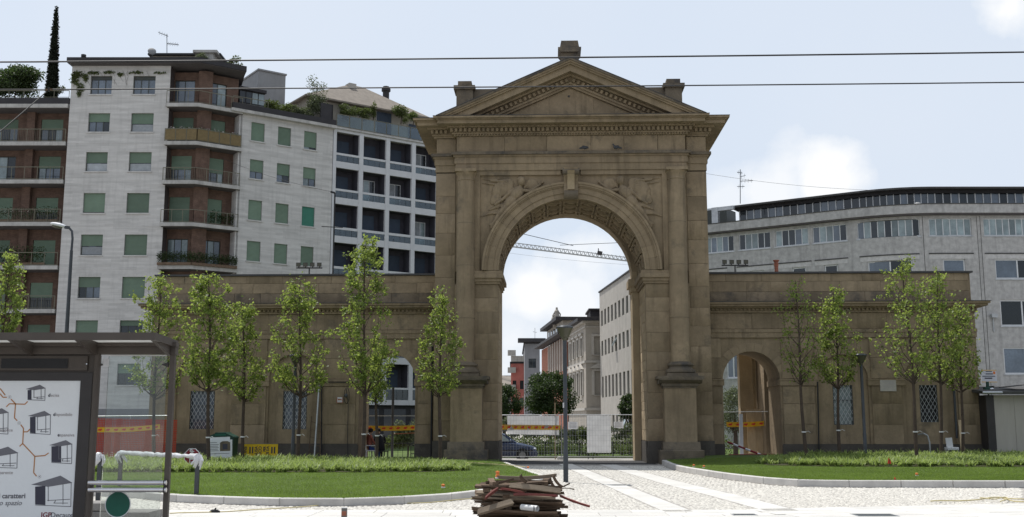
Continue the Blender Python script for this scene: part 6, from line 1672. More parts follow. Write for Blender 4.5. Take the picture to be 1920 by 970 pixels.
for (u0, v0, u1, v1, d, lb) in ((1320, 325, 1640, 357, 70, 'faint thin wire against the cloud beside the aerial'), (935, 472, 1185, 497, 160, 'faint far cable below the crane jib')):
    wire(at(u0, v0, d), at(u1, v1, d), .010 if d < 100 else .016, .2, lb).data.materials[0] = MATS['wire_faint']
wire(at(628, 361, 62), at(415, 296, 79.9), .012, .25, 'thin wire from the black mast to the pale flank wall')
# ---------------------------------------------------------------- crane
FK = 255.0
ca, cb = at(868, 443, FK), at(1215, 486, FK)
t = root('tower_crane', 'long lattice tower crane jib crossing the sky inside the great arch', 'crane', loc=(ca.x, FK, 0))
jm = MB(); dv = cb - ca; n = 46
for f in (0, 1):
    jm.bar(ca + Vector((0, .5 * (1 - 2 * f), -1.1)), cb + Vector((0, .5 * (1 - 2 * f), -1.1)), .16)
jm.bar(ca, cb + Vector((0, 0, -.3)), .18)
for k in range(n):
    p, q = ca + dv * k / n, ca + dv * (k + 1) / n
    for y in (.5, -.5): jm.bar(p, (p + q) / 2 + Vector((0, y, -1.1)), .09); jm.bar((p + q) / 2 + Vector((0, y, -1.1)), q, .09)
put('jib', jm, 'crane_steel', t, WD, kind='stuff')
put('mast', MB().box(ca.x - .8, ca.x + .8, FK - .8, FK + .8, 0, ca.z + 4), 'crane_steel', t, WD)
put('tie_bar', MB().bar(Vector((ca.x, FK, ca.z + 4)), at(1075, 461, FK), .12).bar(at(1050, 460, FK), at(1170, 455, FK), .1), 'cable', t, WD)
put('trolley', MB().bar(at(1120, 474, FK), at(1129, 476, FK), .9, .9).bar(at(1122, 466, FK), at(1122, 474, FK), .2), 'dark_paint', t, WD)
# scaffold mast far down the street
a = at(934, 700, 240)
t = root('scaffold_tower', 'distant greenish lattice mast at the edge of the arch pier', 'mast', loc=(a.x, 240, 0))
mm = MB(); z1 = at(934, 612, 240).z
for x in (-.5, .5):
    for y in (-.5, .5): mm.bar((a.x + x, 240 + y, 0), (a.x + x, 240 + y, z1), .1)
for k in range(26): zz = z1 * k / 26; mm.bar((a.x - .5, 239.5, zz), (a.x + .5, 239.5, zz + z1 / 26), .06)
put('lattice', mm, 'lamp_grey', t, WD, kind='stuff'); put('netting', MB().box(a.x - .55, a.x + .55, 239.4, 239.45, z1 * .86, z1), 'disc_green', t, WD)
# ---------------------------------------------------------------- statue on the palazzo roof
b = at(1044, 597, 150)
t = root('statue', 'stone statue group on the roof line of the palazzo', 'statue', loc=tuple(b))
sk = 1.0
put('figure', MB().lathe([(.55, -1.2), (.6, -.9), (.45, -.8), (.42, .1), (.34, .5), (.28, .8), (.33, 1.0), (.2, 1.2), (.14, 1.28), (.17, 1.4), (.1, 1.55)], 0, 0, 0, 10).tube([(.2, 0, .95), (.5, -.1, .55), (.45, -.1, .1)], [.12, .1, .07], 6).tube([(-.2, 0, .95), (-.5, 0, .5), (-.6, 0, 0)], [.12, .1, .07], 6), 'stucco_cream', t)
put('kneeling_figure', MB().ell((-.45, 0, -.3), (.35, .3, .6)).ell((-.5, -.05, .35), (.16, .16, .2)).ell((.5, 0, -.4), (.3, .3, .5)), 'stucco_cream', t, kind='stuff')
# pigeons on the architrave ledge
for k, (u, v, s_) in enumerate(((1096, 284.5, 1), (1156, 283, -1))):
    y = 43.75 - .035 * ((u - 1068) / 45); p = at(u, v, y); p.z = 12.985
    t = root('pigeon', 'dark pigeon pecking low on the gate ledge above the keystone' if k == 0 else 'dark pigeon standing on the gate ledge beside the winged figure with the tablet', 'pigeon', loc=tuple(p))
    m = MB().ell((0, 0, .12), (.125, .07, .075), Matrix.Rotation(rad(18 * s_), 3, 'Y'), 12, 8).tube([(.08 * s_, 0, .14), (.115 * s_, 0, .19 if k else .13), (.13 * s_, 0, .23 if k else .11)], [.05, .035, .03], 8).ell((.14 * s_, 0, .245 if k else .10), (.036, .03, .032), None, 8, 6).tube([(-.08 * s_, 0, .11), (-.17 * s_, 0, .085), (-.23 * s_, 0, .075)], [.05, .04, .02], 6).tube([(.165 * s_, 0, .242 if k else .095), (.195 * s_, 0, .232 if k else .08)], [.012, .003], 5)
    for y_ in (-.025, .025): m.tube([(0, y_, .06), (.01, y_, 0)], .009, 5)
    o = put('body', m, 'lead_pigeon', t); rm = o.modifiers.new('merge', 'REMESH'); rm.mode = 'VOXEL'; rm.voxel_size = .009
# ---------------------------------------------------------------- boards, bin and signs before the wing
def lg(u, d): return lawn_z(0, d, -1)
x0, x1, z0, z1 = frontal(388, 437, 826, 866, 39.0)
t = root('notice_board', 'white leaning notice board with a small arch picture beside the tree', 'sign board', loc=((x0 + x1) / 2, 39.0, .34))
fb = Matrix.Translation((x0, 39.0, 0)) @ Matrix.Rotation(rad(-2), 4, 'Y')
put('board', MB().box(0, x1 - x0, 0, .03, .2, z1), 'sign_white', t, fb)
w = x1 - x0
put('upper_board', MB().box(-.01, w * .9, .035, .06, z1 - .3, z1 + .1), 'sign_white', t, fb)
put('arch_picture', MB().prism([(w * .52, z1 - .40), (w * .93, z1 - .40), (w * .93, z1 - .10), (w * .82, z1 - .05), (w * .62, z1 - .05), (w * .52, z1 - .10)], -.004, -.001, 'y'), 'sandstone_grimy', t, fb)
put('arch_picture_opening', MB().box(w * .63, w * .82, -.007, -.0045, z1 - .34, z1 - .15), 'ink_dark', t, fb)
m = MB()
for k in range(5): m.box(w * .05, w * (.47 - .03 * (k % 2)), -.004, -.001, z1 - .17 - k * .055, z1 - .15 - k * .055)
m.box(w * .1, w * .4, -.004, -.001, z1 - .1, z1 - .08).box(w * .03, w * .9, -.004, -.001, z1 - .49, z1 - .475); put('print_line', m, 'ink_grey', t, fb, kind='stuff')
x0, x1, z0, z1 = frontal(391, 437, 811, 850, 40.2)
t = root('waste_bin', 'dark green wheeled bin with a domed lid behind the white notice board', 'bin', loc=((x0 + x1) / 2, 40.5, .2))
w = (x1 - x0) / 2 + .05; zl = at(410, 822, 40.2).z
put('bin_body', MB().prism([(-w * .9, 0), (w * .9, 0), (w, zl - .2), (-w, zl - .2)], -.35, .35, 'y'), 'bin_green', t)
put('lid', MB().prism([(-w * 1.03, zl - .2), (w * 1.03, zl - .2), (w * .98, zl - .14), (w * .45, z1 - .24), (w * .38, z1 - .20), (-w * .38, z1 - .20), (-w * .45, z1 - .24), (-w * .98, zl - .14)], -.38, .38, 'y'), 'bin_green', t)
put('lid_handle', MB().box(-w * .4, w * .4, -.4, -.36, zl - .11, zl - .04), 'disc_green', t)
# yellow traffic board lying on its side
x0, x1, z0, z1 = frontal(456, 521, 833, 870, 40.8)
t = root('traffic_board', 'yellow roadworks board lying on its side with black lettering', 'sign board', loc=((x0 + x1) / 2, 40.8, .36))
put('board', MB().box(x0, x1, 40.8, 40.84, .2, z1), 'sign_yellow', t, WD)
put('board_edge', MB().box(x0 - .01, x1 + .01, 40.795, 40.845, z1, z1 + .015), 'rail_metal', t, WD)
for txt, u, px in (('ATTENZIONE', 463, 8), ('CAUSA', 483, 7.5), ('TRAFFICO', 490.5, 8), ('PER', 498, 6), ('DI BUS DA', 504, 6)):
    q = at(u, 837, 40.79); put('lettering', text_mesh(txt, px / FPX * 40.8, .004, 'RIGHT'), 'ink_dark', t, Matrix.Translation((q.x, 40.79, q.z)) @ Matrix.Rotation(rad(90), 4, 'X') @ Matrix.Rotation(rad(90), 4, 'Z'))
m = MB()
for u in (469, 474, 510, 515): q = at(u, 838, 40.8); m.box(q.x - .025, q.x + .025, 40.794, 40.799, .5, q.z)
put('print_line', m, 'ink_dark', t, WD, kind='stuff')
# stop sign lying behind the wrapped rail
c = at(360, 856, 33.5)
t = root('stop_sign', 'red octagonal stop sign lying on its side behind the wrapped rail', 'road sign', loc=(c.x, 33.5, .3))
R_ = 15.5 / FPX * 33.5
oc = lambda r: [(c.x + r * math.cos(rad(22.5 + 45 * k)), c.z + r * math.sin(rad(22.5 + 45 * k))) for k in range(8)]
pl_ = put('plate', MB().prism(oc(R_), 33.5, 33.52, 'y'), 'sign_white', t, WD); put('red_face', MB().prism(oc(R_ * .92), 33.496, 33.4995, 'y'), 'sign_red', pl_, WD)
put('lettering', text_mesh('STOP', .19, .004, 'CENTER'), 'sign_white', pl_, Matrix.Translation((c.x + .06, 33.494, c.z)) @ Matrix.Rotation(rad(90), 4, 'X') @ Matrix.Rotation(rad(90), 4, 'Z'))
put('prop', MB().bar((c.x, 33.55, .17), (c.x, 33.55, c.z), .04), 'lamp_grey', t, WD)
# ladder pieces leaning on the wall
def gw(u, v, d): q = G.m @ Vector((G.uv(u, v, d)[0], d, G.uv(u, v, d)[1])); return q
t = root('ladder', 'pale aluminium ladder leaning against the wing wall', 'ladder', loc=tuple(gw(590, 855, .7)))
a, b = gw(590, 858, .75), gw(599, 724, 1.4)
sd = Vector((.05, -.36, 0))
for o_ in (Vector((0, 0, 0)), sd): put('stile', MB().bar(a + o_, b + o_, .05, .07), 'galvanised', t, WD)
for k in range(10): q = a.lerp(b, (k + .5) / 10); put('rung', MB().bar(q, q + sd, .03), 'galvanised', t, WD)
t = root('ladder', 'short rusty iron ladder standing by the pale aluminium ladder', 'ladder', loc=tuple(gw(583, 855, 1.0)))
a1, b1, a2, b2 = gw(579, 855, 1.0), gw(584, 781, 1.3), gw(600, 855, 1.0), gw(601, 790, 1.3)
put('stile', MB().bar(a1, b1, .03), 'wood_old', t, WD); put('stile', MB().bar(a2, b2, .03), 'wood_old', t, WD)
for k in range(5): put('rung', MB().bar(a1.lerp(b1, (k + .4) / 5), a2.lerp(b2, (k + .4) / 5), .022), 'wood_old', t, WD)
def wallplate(name, u0, u1, v0, v1, mat, label, cat, lines=0):
    a, b = G.uv(u0, v1, 1.40), G.uv(u1, v0, 1.40); t = root(name, label, cat, G, (a[0], 1.40, a[1])); w, h = b[0] - a[0], b[1] - a[1]
    put('slab', MB().cbox(0, w, 0, .05, 0, h, .008), mat, t)
    m = MB()
    for k in range(lines): m.box(w * (.12 + .06 * (k % 3)), w * (.9 - .05 * (k % 2)), -.002, .0005, h * (.9 - .8 * k / lines) - h * .045, h * (.9 - .8 * k / lines))
    if lines: put('carved_line', m, 'ink_soft', t, kind='stuff')
    return t
wallplate('wall_plaque', 1651, 1680, 712, 734, 'marble', 'white marble plaque with faint carved lines on the wing wall', 'plaque', 7)
t = wallplate('wall_sign', 631, 643, 745, 756, 'paper', 'small white and red notice fixed to the wing wall', 'sign'); 
a = G.uv(631, 756, 1.398); b = G.uv(643, 745, 1.398); w, h = b[0] - a[0], b[1] - a[1]
put('red_border', MB().box(0, w, -.004, -.001, 0, h * .12).box(0, w * .1, -.004, -.001, h * .12, h).box(w * .9, w, -.004, -.001, h * .12, h).box(w * .2, w * .8, -.004, -.001, h * .5, h * .7), 'brick_red', t, kind='stuff')
# fire hook: a looped cable on the same pier
c = gw(650, 742, 1.36)
t = root('wall_hose', 'thin looped cable hanging on the wall beside the small notice', 'cable', loc=tuple(c))
put('cable', MB().tube([c + Vector((.11 * math.sin(k * .6), 0, .34 * math.cos(k * .6))) for k in range(11)] + [gw(653, 760, 1.38), gw(652, 800, 1.38), gw(652, 853, 1.38)], .014, 6), 'cable', t, WD); put('hook', MB().ell(c + Vector((-.02, -.02, 0)), (.07, .03, .09), None, 8, 6), 'lamp_grey', t, WD)
# ---------------------------------------------------------------- orange site netting by the wing end
YN = 42.6
x0, x1, z0, z1 = frontal(150, 333, 781, 868, YN)
t = root('safety_fence', 'wire fence panel hung with orange plastic netting behind the shelter glass', 'fence', loc=((x0 + x1) / 2, YN, 0))
m = MB()
nx, nz = 62, 20
for k in range(nx): x = x0 + (x1 - x0) * k / nx; m.add([(x, YN, z0), (x + .034, YN, z0), (x + .034, YN, z1 - .04 - .1 * k / nx), (x, YN, z1 - .04 - .1 * k / nx)], [(0, 1, 2, 3)])
for k in range(nz): z = z0 + (z1 - z0 - .1) * k / nz; m.add([(x0, YN + .003, z), (x1, YN + .003, z), (x1, YN + .003, z + .036), (x0, YN + .003, z + .036)], [(0, 1, 2, 3)])
put('orange_net', m, 'net_orange', t, WD, kind='stuff')
m = MB()
for k in (0, 2, 3, 6): x = x0 + (x1 - x0 - .25) * k / 9 + .1; m.add([(x, YN + .05, z0), (x + .25, YN + .05, z0), (x + .28, YN + .05, z1 - .1), (x + .05, YN + .05, z1 - .1)], [(0, 1, 2, 3)])
put('folded_net', m, 'net_orange', t, WD, kind='stuff')
fr_ = MB().tube([(x0, YN + .03, z1), (x1 - .25, YN + .03, z1 + .03)], .022, 6); put('top_rail', fr_, 'galvanised', t, WD)
for x in (x0, (x0 + x1) / 2, x1 - .25): put('post', MB().tube([(x, YN + .03, 0), (x, YN + .03, z1 + .02)], .02, 6), 'galvanised', t, WD)
def tape(u0, u1, v0, v1, y, label, name='warning_tape', n=8, sag=.05, cat='tape'):
    a0, b0 = at(u0, v0, y), at(u1, v1, y); h = 9.0 / FPX * y
    t = root(name, label, cat, loc=tuple(a0)); N = 18
    vs = []; r = random.Random(int(u0))
    for k in range(N + 1):
        f = k / N; c = a0.lerp(b0, f) - Vector((0, r.uniform(-.01, .01), sag * math.sin(f * math.pi)))
        vs += [(c.x, c.y, c.z - h / 2), (c.x, c.y, c.z + h / 2)]
    put('strip', MB().add(vs, [(2 * k, 2 * k + 2, 2 * k + 3, 2 * k + 1) for k in range(N)]).mesh('strip', False), 'tape_yellow', t, WD)
    m = MB()
    for k in range(n):
        f = (k + .5) / n; c = a0.lerp(b0, f) - Vector((0, 0, sag * math.sin(f * math.pi))); w = abs(b0.x - a0.x) / n * .3
        m.add([(c.x - w, c.y - .012, c.z - h * .12), (c.x + w * .4, c.y - .012, c.z - h * .22), (c.x + w, c.y - .012, c.z + h * .1), (c.x + w * .7, c.y - .012, c.z + h * .24), (c.x - w * .5, c.y - .012, c.z + h * .16)], [(0, 1, 2, 3, 4)])
    put('red_print', m, 'signal_red', t, WD, kind='stuff'); return t
tape(180, 300, 806, 800, 42.4, 'yellow and red warning tape across the orange netting', n=8)
tape(686, 780, 803, 802, 48.6, 'yellow and red warning tape across the arch where people sit', n=7, sag=.02)
tape(935, 1050, 801, 802, 48.972, 'yellow and red warning tape tied to the wire fence in the great arch', n=9, sag=.0)
tape(1362, 1434, 796, 794, 48.2, 'yellow and red warning tape across the small arch with the boards', n=5, sag=.03)
# ---------------------------------------------------------------- site fence in the great arch
YF = 48.95
t = root('site_fence', 'galvanised wire site fence panels closing the great arch', 'fence', loc=(2.5, YF, 0))
def panel(u0, u1, v0):
    x0, x1 = at(u0, 800, YF).x, at(u1, 800, YF).x; zt = at(u0, v0, YF).z
    m = MB().tube([(x0, YF, .12), (x0, YF, zt), (x1, YF, zt), (x1, YF, .12), (x0, YF, .12)], .02, 6); p = put('panel_frame', m, 'galvanised', t, WD)
    w = MB(); n = int((x1 - x0) / .125)
    for k in range(1, n): x = x0 + (x1 - x0) * k / n; w.bar((x, YF, .12), (x, YF, zt), .008)
    for k in range(1, 8): z = .12 + (zt - .12) * k / 8; w.bar((x0, YF - .006, z), (x1, YF - .006, z), .007)
    put('wire_mesh', w, 'galvanised', p, WD, kind='stuff')
panel(905, 1052, 778.5); panel(1053, 1200, 778.0)
x = at(1054, 800, YF).x
put('base_block', MB().cbox(x - .22, x + .12, YF - .2, YF + .35, 0, .13, .02), 'kerb_granite', t, WD)
x = at(1041, 800, YF).x; put('wooden_post', MB().bar((x, YF + .1, -.0), (x, YF + .1, at(1041, 755, YF).z), .05), 'wood_new', t, WD)
for (u, v0, v1) in ((1103, 850, 862), (1112, 850, 862)): a = at(u, v0, YF); put('panel_leg', MB().bar((a.x, YF + .05, 0), (a.x, YF + .05, a.z), .03), 'cable', t, WD)
def hang(name, u0, u1, v0, v1, label, cat, mat, y=YF + .03, wob=.02, lines=0):
    x0, x1, z0, z1 = frontal(u0, u1, v0, v1, y); t = root(name, label, cat, loc=(x0, y, z1)); r = random.Random(u0); nx, nz = 12, 5; vs = []
    for j in range(nz + 1):
        for i in range(nx + 1):
            f, g = i / nx, j / nz; vs.append((x0 + (x1 - x0) * f, y + r.uniform(-wob, wob) * (1 - g * .5), z0 + (z1 - z0) * g + (-.05 * f * (1 - g) * (wob > .01) + r.uniform(-.01, .01) * (g == 0))))
    me = MB().add(vs, [(j * (nx + 1) + i, j * (nx + 1) + i + 1, (j + 1) * (nx + 1) + i + 1, (j + 1) * (nx + 1) + i) for j in range(nz) for i in range(nx)])
    put('sheet', me, mat, t, WD)
    if lines:
        m = MB()
        for k in range(lines): m.box(x0 + (x1 - x0) * .12, x1 - (x1 - x0) * .15, y - .008, y - .006, z1 - (z1 - z0) * (.15 + .75 * k / lines) - .012, z1 - (z1 - z0) * (.15 + .75 * k / lines))
        put('print_line', m, 'ink_soft', t, WD, kind='stuff')
hang('white_sheet', 951, 1048, 780, 814, 'creased white sheet hung on the wire fence behind the yellow tape', 'sheet', 'tarp_white', YF + .04, .035)
hang('fence_banner', 1101, 1145, 779, 849, 'upright white panel fixed behind the wire fence', 'panel', 'tarp_white', YF + .03, .004)
hang('paper_notice', 1065, 1083, 791, 805, 'small white paper notice tied to the fence right of the lamp post', 'notice', 'paper', YF - .03, .006, 5)
hang('paper_notice', 1151, 1169, 791, 803, 'small white paper notice on the fence near the lit passage wall', 'notice', 'paper', YF - .03, .006, 5)
# street railing beyond
t = root('street_railing', 'low dark iron railing along the far edge of the street', 'railing', loc=(3, 64.3, -.46))
m = MB().bar((-6, 64.3, .42), (12, 64.3, .42), .05).bar((-6, 64.3, -.2), (12, 64.3, -.2), .04)
put('rail', m, 'cable', t, WD)
m = MB()
for k in range(120): x = -6 + k * .15; m.bar((x, 64.3, -.2), (x, 64.3, .42), .016)
for k in range(10): x = -6 + k * 2; m.bar((x, 64.3, -.46), (x, 64.3, .5), .05)
put('baluster', m, 'cable', t, WD, kind='stuff')
t = root('street_railing', 'dark iron railing with upright bars behind the seated dark figure', 'railing', loc=(-7, 57, -.46))
m = MB().bar((-10, 57, .55), (-4.6, 57, .55), .04)
for k in range(22): x = -10 + k * .25; m.bar((x, 57, -.46), (x, 57, .55), .02)
put('rail', m, 'cable', t, WD, kind='stuff')
# ---------------------------------------------------------------- small arch, people side
a = at(738, 780, 50.0); b = at(800, 780, 50)
t = root('pole_barrier', 'white rail on a grey post behind the arch where people sit', 'barrier', loc=(a.x, 50, 0))
xx = at(736, 800, 50).x
put('post', MB().tube([(xx, 50, 0), (xx, 50, at(736, 727, 50).z)], .06, 8), 'lamp_grey', t, WD); put('rail', MB().bar((a.x - 2.2, 50, a.z), (b.x, 50, a.z), .035), 'galvanised', t, WD)
put('low_rail', MB().bar(at(736, 814, 50), at(800, 811, 50), .03), 'brick_red', t, WD)
def person(name_label, root_m, J, E_, mats, hair, scale=1.0, group=None):
    """J: joint -> (pos, radius); one skinned body, painted by region"""
    t = root('person', name_label, 'person', root_m, group=group)
    names = list(J); me = bpy.data.meshes.new('body')
    me.from_pydata([J[k][0] for k in names], [(names.index(a), names.index(b)) for a, b in E_], [])
    o = bpy.data.objects.new('body_source', me); COL.objects.link(o)
    sk = o.modifiers.new('skin', 'SKIN'); sk.use_smooth_shade = True
    for i, k in enumerate(names):
        v = me.skin_vertices[0].data[i]; r = J[k][1]; v.radius = (r, r) if isinstance(r, float) else r; v.use_root = (k == 'pelvis')
    sb = o.modifiers.new('sub', 'SUBSURF'); sb.levels = 2; sb.render_levels = 2
    dg = bpy.context.evaluated_depsgraph_get(); m2 = bpy.data.meshes.new_from_object(o.evaluated_get(dg)); m2.name = 'body'
    bpy.data.objects.remove(o); m2.materials.clear()
    for mn in mats: m2.materials.append(MATS[mn])
    jp = [(Vector(J[k][0]), {'head': 0, 'crownh': 0, 'chin': 0, 'nose': 0}.get(k, 0 if ('hand' in k or 'fing' in k or 'thumb' in k or k == 'neck') else 2 if any(s in k for s in ('knee', 'ankle', 'hip')) else 3 if 'toe' in k else 1)) for k in names]
    for p in m2.polygons: p.material_index = min(jp, key=lambda q: (q[0] - p.center).length)[1]; p.use_smooth = True
    put('body', m2, None, t)
    h = Vector(J['head'][0]); hm = MB(); hm.ell(h + Vector(hair), (.105, .115, .105), None, 12, 8); put('hair', hm, 'hair_dark', t)
    return t
def seated(lean=.15, armr=((.2, .12, .62), (.1, .3, .66)), arml=((-.2, .12, .62), (-.1, .3, .66)), headt=0.0, back=0.0):
    """seated figure facing +y, seat at .45; joints in metres"""
    s = lambda z: lean * (z - .5) / .6
    J = {'pelvis': ((0, 0, .53), (.165, .13)), 'waist': ((0, s(.75) - back * .05, .74), (.145, .115)), 'chest': ((0, s(1.0), .98), (.175, .125)), 'neckb': ((0, s(1.12) + .02, 1.11), .07), 'neck': ((0, s(1.15) + .04, 1.16), .052),
         'head': ((headt * .02, s(1.27) + .09, 1.27), (.082, .098)), 'crownh': ((headt * .02, s(1.3) + .09, 1.36), (.07, .08)), 'nose': ((headt * .02, s(1.27) + .20, 1.265), .016),
         'shR': ((.19, s(1.05), 1.06), .062), 'elR': ((.26, s(.8) + .06 + armr[0][1] * .4, .80), .045), 'handR': (armr[1], .032), 'shL': ((-.19, s(1.05), 1.06), .062), 'elL': ((-.26, s(.8) + .06 + arml[0][1] * .4, .80), .045), 'handL': (arml[1], .032),
         'hipR': ((.09, .04, .50), .092), 'kneeR': ((.13, .43, .50), .064), 'ankleR': ((.13, .40, .1), .042), 'toeR': ((.14, .55, .045), .038), 'hipL': ((-.09, .04, .50), .092), 'kneeL': ((-.13, .43, .50), .064), 'ankleL': ((-.13, .38, .1), .042), 'toeL': ((-.14, .53, .045), .038)}
    E_ = [('pelvis', 'waist'), ('waist', 'chest'), ('chest', 'neckb'), ('neckb', 'neck'), ('neck', 'head'), ('head', 'crownh'), ('head', 'nose'), ('chest', 'shR'), ('shR', 'elR'), ('elR', 'handR'), ('chest', 'shL'), ('shL', 'elL'), ('elL', 'handL'),
          ('pelvis', 'hipR'), ('hipR', 'kneeR'), ('kneeR', 'ankleR'), ('ankleR', 'toeR'), ('pelvis', 'hipL'), ('hipL', 'kneeL'), ('kneeL', 'ankleL'), ('ankleL', 'toeL')]
    for sd in ('R', 'L'):
        h = Vector(J['hand' + sd][0]); e = Vector(J['el' + sd][0]); d = (h - e).normalized(); side = d.cross(Vector((0, 0, 1))).normalized()
        for k in range(4):
            f0 = h + side * (.024 - .016 * k) + d * .045; f1 = f0 + d * (.035 + .008 * (k in (1, 2))) + Vector((0, 0, -.02))
            J[f'fing{sd}{k}'] = (tuple(f0), .0095); J[f'fingt{sd}{k}'] = (tuple(f1), .0075); E_ += [('hand' + sd, f'fing{sd}{k}'), (f'fing{sd}{k}', f'fingt{sd}{k}')]
        s_ = -1 if sd == 'R' else 1
        J['thumb' + sd] = (tuple(h + side * s_ * .036 + d * .01), .010); J['thumbt' + sd] = (tuple(h + side * s_ * .046 + d * .045), .008); E_ += [('hand' + sd, 'thumb' + sd), ('thumb' + sd, 'thumbt' + sd)]
    return J, E_
def plastic_chair(m, label):
    t = root('plastic_chair', label, 'chair', m)
    put('seat', MB().cbox(-.22, .22, -.22, .22, .41, .45, .01), 'white_plastic', t)
    put('backrest', MB().prism([(-.24, .43), (-.19, .43), (-.30, .86), (-.34, .86)], -.2, .2, 'x'), 'white_plastic', t)
    for x in (-.2, .2):
        for y in (-.2, .2): put('leg', MB().bar((x, y, .41), (x * 1.18, y * 1.2, 0), .045), 'white_plastic', t)
        put('armrest', MB().tube([(x * 1.12, .2, .42), (x * 1.2, .2, .64), (x * 1.15, -.22, .65)], .022, 6), 'white_plastic', t)
yd = 47.4
m1 = Matrix.Translation((X_at(717, yd, .5), yd, .0)) @ Matrix.Rotation(rad(28), 4, 'Z')
J, E_ = seated(.38, headt=.5); person('person in dark clothes hunched on a low seat inside the small arch', m1, J, E_, ['skin', 'jacket_dark', 'jacket_dark', 'rubber'], (0, -.03, .03))
t = root('folding_seat', 'dark low seat under the hunched person', 'seat', m1)
put('seat', MB().cbox(-.2, .2, -.2, .2, .38, .42, .01), 'cable', t)
for x in (-.17, .17):
    for y in (-.17, .17): put('leg', MB().bar((x, y, .38), (x, y, 0), .03), 'cable', t)
m2 = Matrix.Translation((X_at(692, yd + .1, .5), yd + .1, .0)) @ Matrix.Rotation(rad(-62), 4, 'Z')
plastic_chair(m2, 'white plastic garden chair under the person in red')
J, E_ = seated(.0); person('person in a red top seated on a white plastic chair beside the dark figure', m2, J, E_, ['skin', 'cloth_red', 'cloth_blue', 'rubber'], (0, -.03, .03))
# ---------------------------------------------------------------- small arch, plaque side
def leaning(name, pu, pv, qu, qv, d0, d1, w, th, mat, label, cat):
    a, b = gw(pu, pv, d0), gw(qu, qv, d1); t = root(name, label, cat, loc=tuple(a)); put('face', MB().bar(a, b, w, th, (1, 0, 0) if abs((b - a).normalized().z) < .9 else (0, 1, 0)), mat, t, WD); return t
yb_ = G
for u0, u1, v0, v1, d, lb in ((1401, 1417, 768, 864, 4.6, 'pale timber sheet leaning in the small arch behind the tape'), (1416, 1431, 767, 864, 4.75, 'second pale timber sheet leaning close to the arch jamb')):
    a, b = G.uv((u0 + u1) / 2 + 3, v1, d), G.uv((u0 + u1) / 2 - 2, v0, d + .35); w = (u1 - u0) / FPX * 48
    t = root('timber_sheet', lb, 'board', G, (a[0], d, 0)); put('sheet', MB().bar((0, 0, 0.0), (b[0] - a[0], .35, b[1]), w, .03, (0, 1, 0)), 'wood_new', t)
    put('batten', MB().bar((0, -.03, .3), (-w * .0 + .001, -.03 + .05, .32), w * .9, .04, (0, 1, 0)), 'wood_new', t)
t = leaning('red_pipe', 1366, 857, 1452, 856, 1.0, 1.0, .17, .17, 'sign_red', 'dark red pipe lying along the foot of the small arch', 'pipe')
t = leaning('barrier_pole', 1364, 829, 1440, 858, 1.6, 1.0, .06, .05, 'sign_red', 'red and white barrier pole slanting down inside the small arch', 'pole')
a, b = gw(1364, 829, 1.6), gw(1440, 858, 1.0)
for k in range(3): p, q = a.lerp(b, .15 + .3 * k), a.lerp(b, .27 + .3 * k); put('white_band', MB().bar(p, q, .066, .056, (1, 0, 0)), 'sign_white', t, WD)
a = gw(1390, 775, 4.0); x0_ = gw(1355, 773, 3.9); x1_ = gw(1440, 772, 3.9)
t = root('wire_fence', 'thin wire fence top rail behind the boards in the small arch', 'fence', loc=(x0_.x, x0_.y, 0)); put('top_rail', MB().tube([x0_, x1_], .018, 6), 'galvanised', t, WD); put('post', MB().bar((x0_.x, x0_.y, 0), tuple(x0_), .03), 'galvanised', t, WD)
t = root('lit_edge_strip', 'narrow white strip standing for a sunlit pillar edge in the small arch', 'board', loc=tuple(gw(1389, 862, 3.6))); a, b = gw(1391, 862, 3.6), gw(1389, 776, 3.8); put('face', MB().bar(a, b, .16, .03, (0, 1, 0)), 'sign_white', t, WD)  # white strip carries the rear pillar's sunlit edge as colour
t = leaning('plank', 1806, 850, 1800, 788, .9, 1.35, .17, .04, 'wood_new', 'pale new plank leaning on the wing wall by its corner', 'plank')
a = gw(1726, 814, 1.0)
t = root('bent_pipe', 'grey bent pipe end standing before the darkest lattice window', 'pipe', loc=tuple(a)); put('pipe', MB().tube([gw(1722, 815, 1.2), gw(1732, 813, 1.0), gw(1739, 817, 1.0), gw(1743, 830, 1.0), gw(1744, 850, 1.0)], .035, 8), 'zinc', t, WD)
c = gw(1784, 850, .5)
t = root('plastic_chair', 'white plastic seat standing among the plants near the leaning plank', 'seat', loc=(c.x, c.y, .36))
put('backrest', MB().prism([(-.13, .3), (.13, .3), (.10, .68), (-.17, .66)], .1, .14, 'y'), 'white_plastic', t); put('seat', MB().cbox(-.22, .24, -.2, .14, .18, .3, .02), 'white_plastic', t)
for x in (-.18, .2): put('leg', MB().box(x - .02, x + .02, -.15, .1, -.03, .18), 'white_plastic', t)
# ---------------------------------------------------------------- hut, sign and signal at the wing corner
YH = 44.2
x0 = at(1851, 800, YH).x; x1 = x0 + 4.5; z1 = at(1880, 741, YH).z
t = root('site_hut', 'pale panelled hut with a dark overhanging roof at the wing corner', 'hut', loc=(x0, YH, 0))
xp = at(1866, 800, YH).x
n = 5
for k in range(n): a = xp + (x1 - xp) * k / n; put('wall_panel', MB().cbox(a + .004, a + (x1 - xp) / n - .004, YH, YH + .08, 0, z1, .006), 'hut_panel', t, WD)
put('corner_post', MB().box(x0, xp, YH - .04, YH + .1, 0, z1), 'dark_paint', t, WD); put('side_wall', MB().box(x0 + .02, x0 + .1, YH + .1, YH + 2.4, 0, z1), 'dark_paint', t, WD); put('back_wall', MB().box(x0 + .1, x1, YH + 2.3, YH + 2.4, 0, z1), 'hut_panel', t, WD)
put('roof', MB().prism([(YH - .45, z1 + .02), (YH + 2.6, z1 + .32), (YH + 2.6, z1 + .44), (YH - .45, z1 + .14)], x0 - .25, x1 + .1, 'x'), 'roof_felt', t, WD)
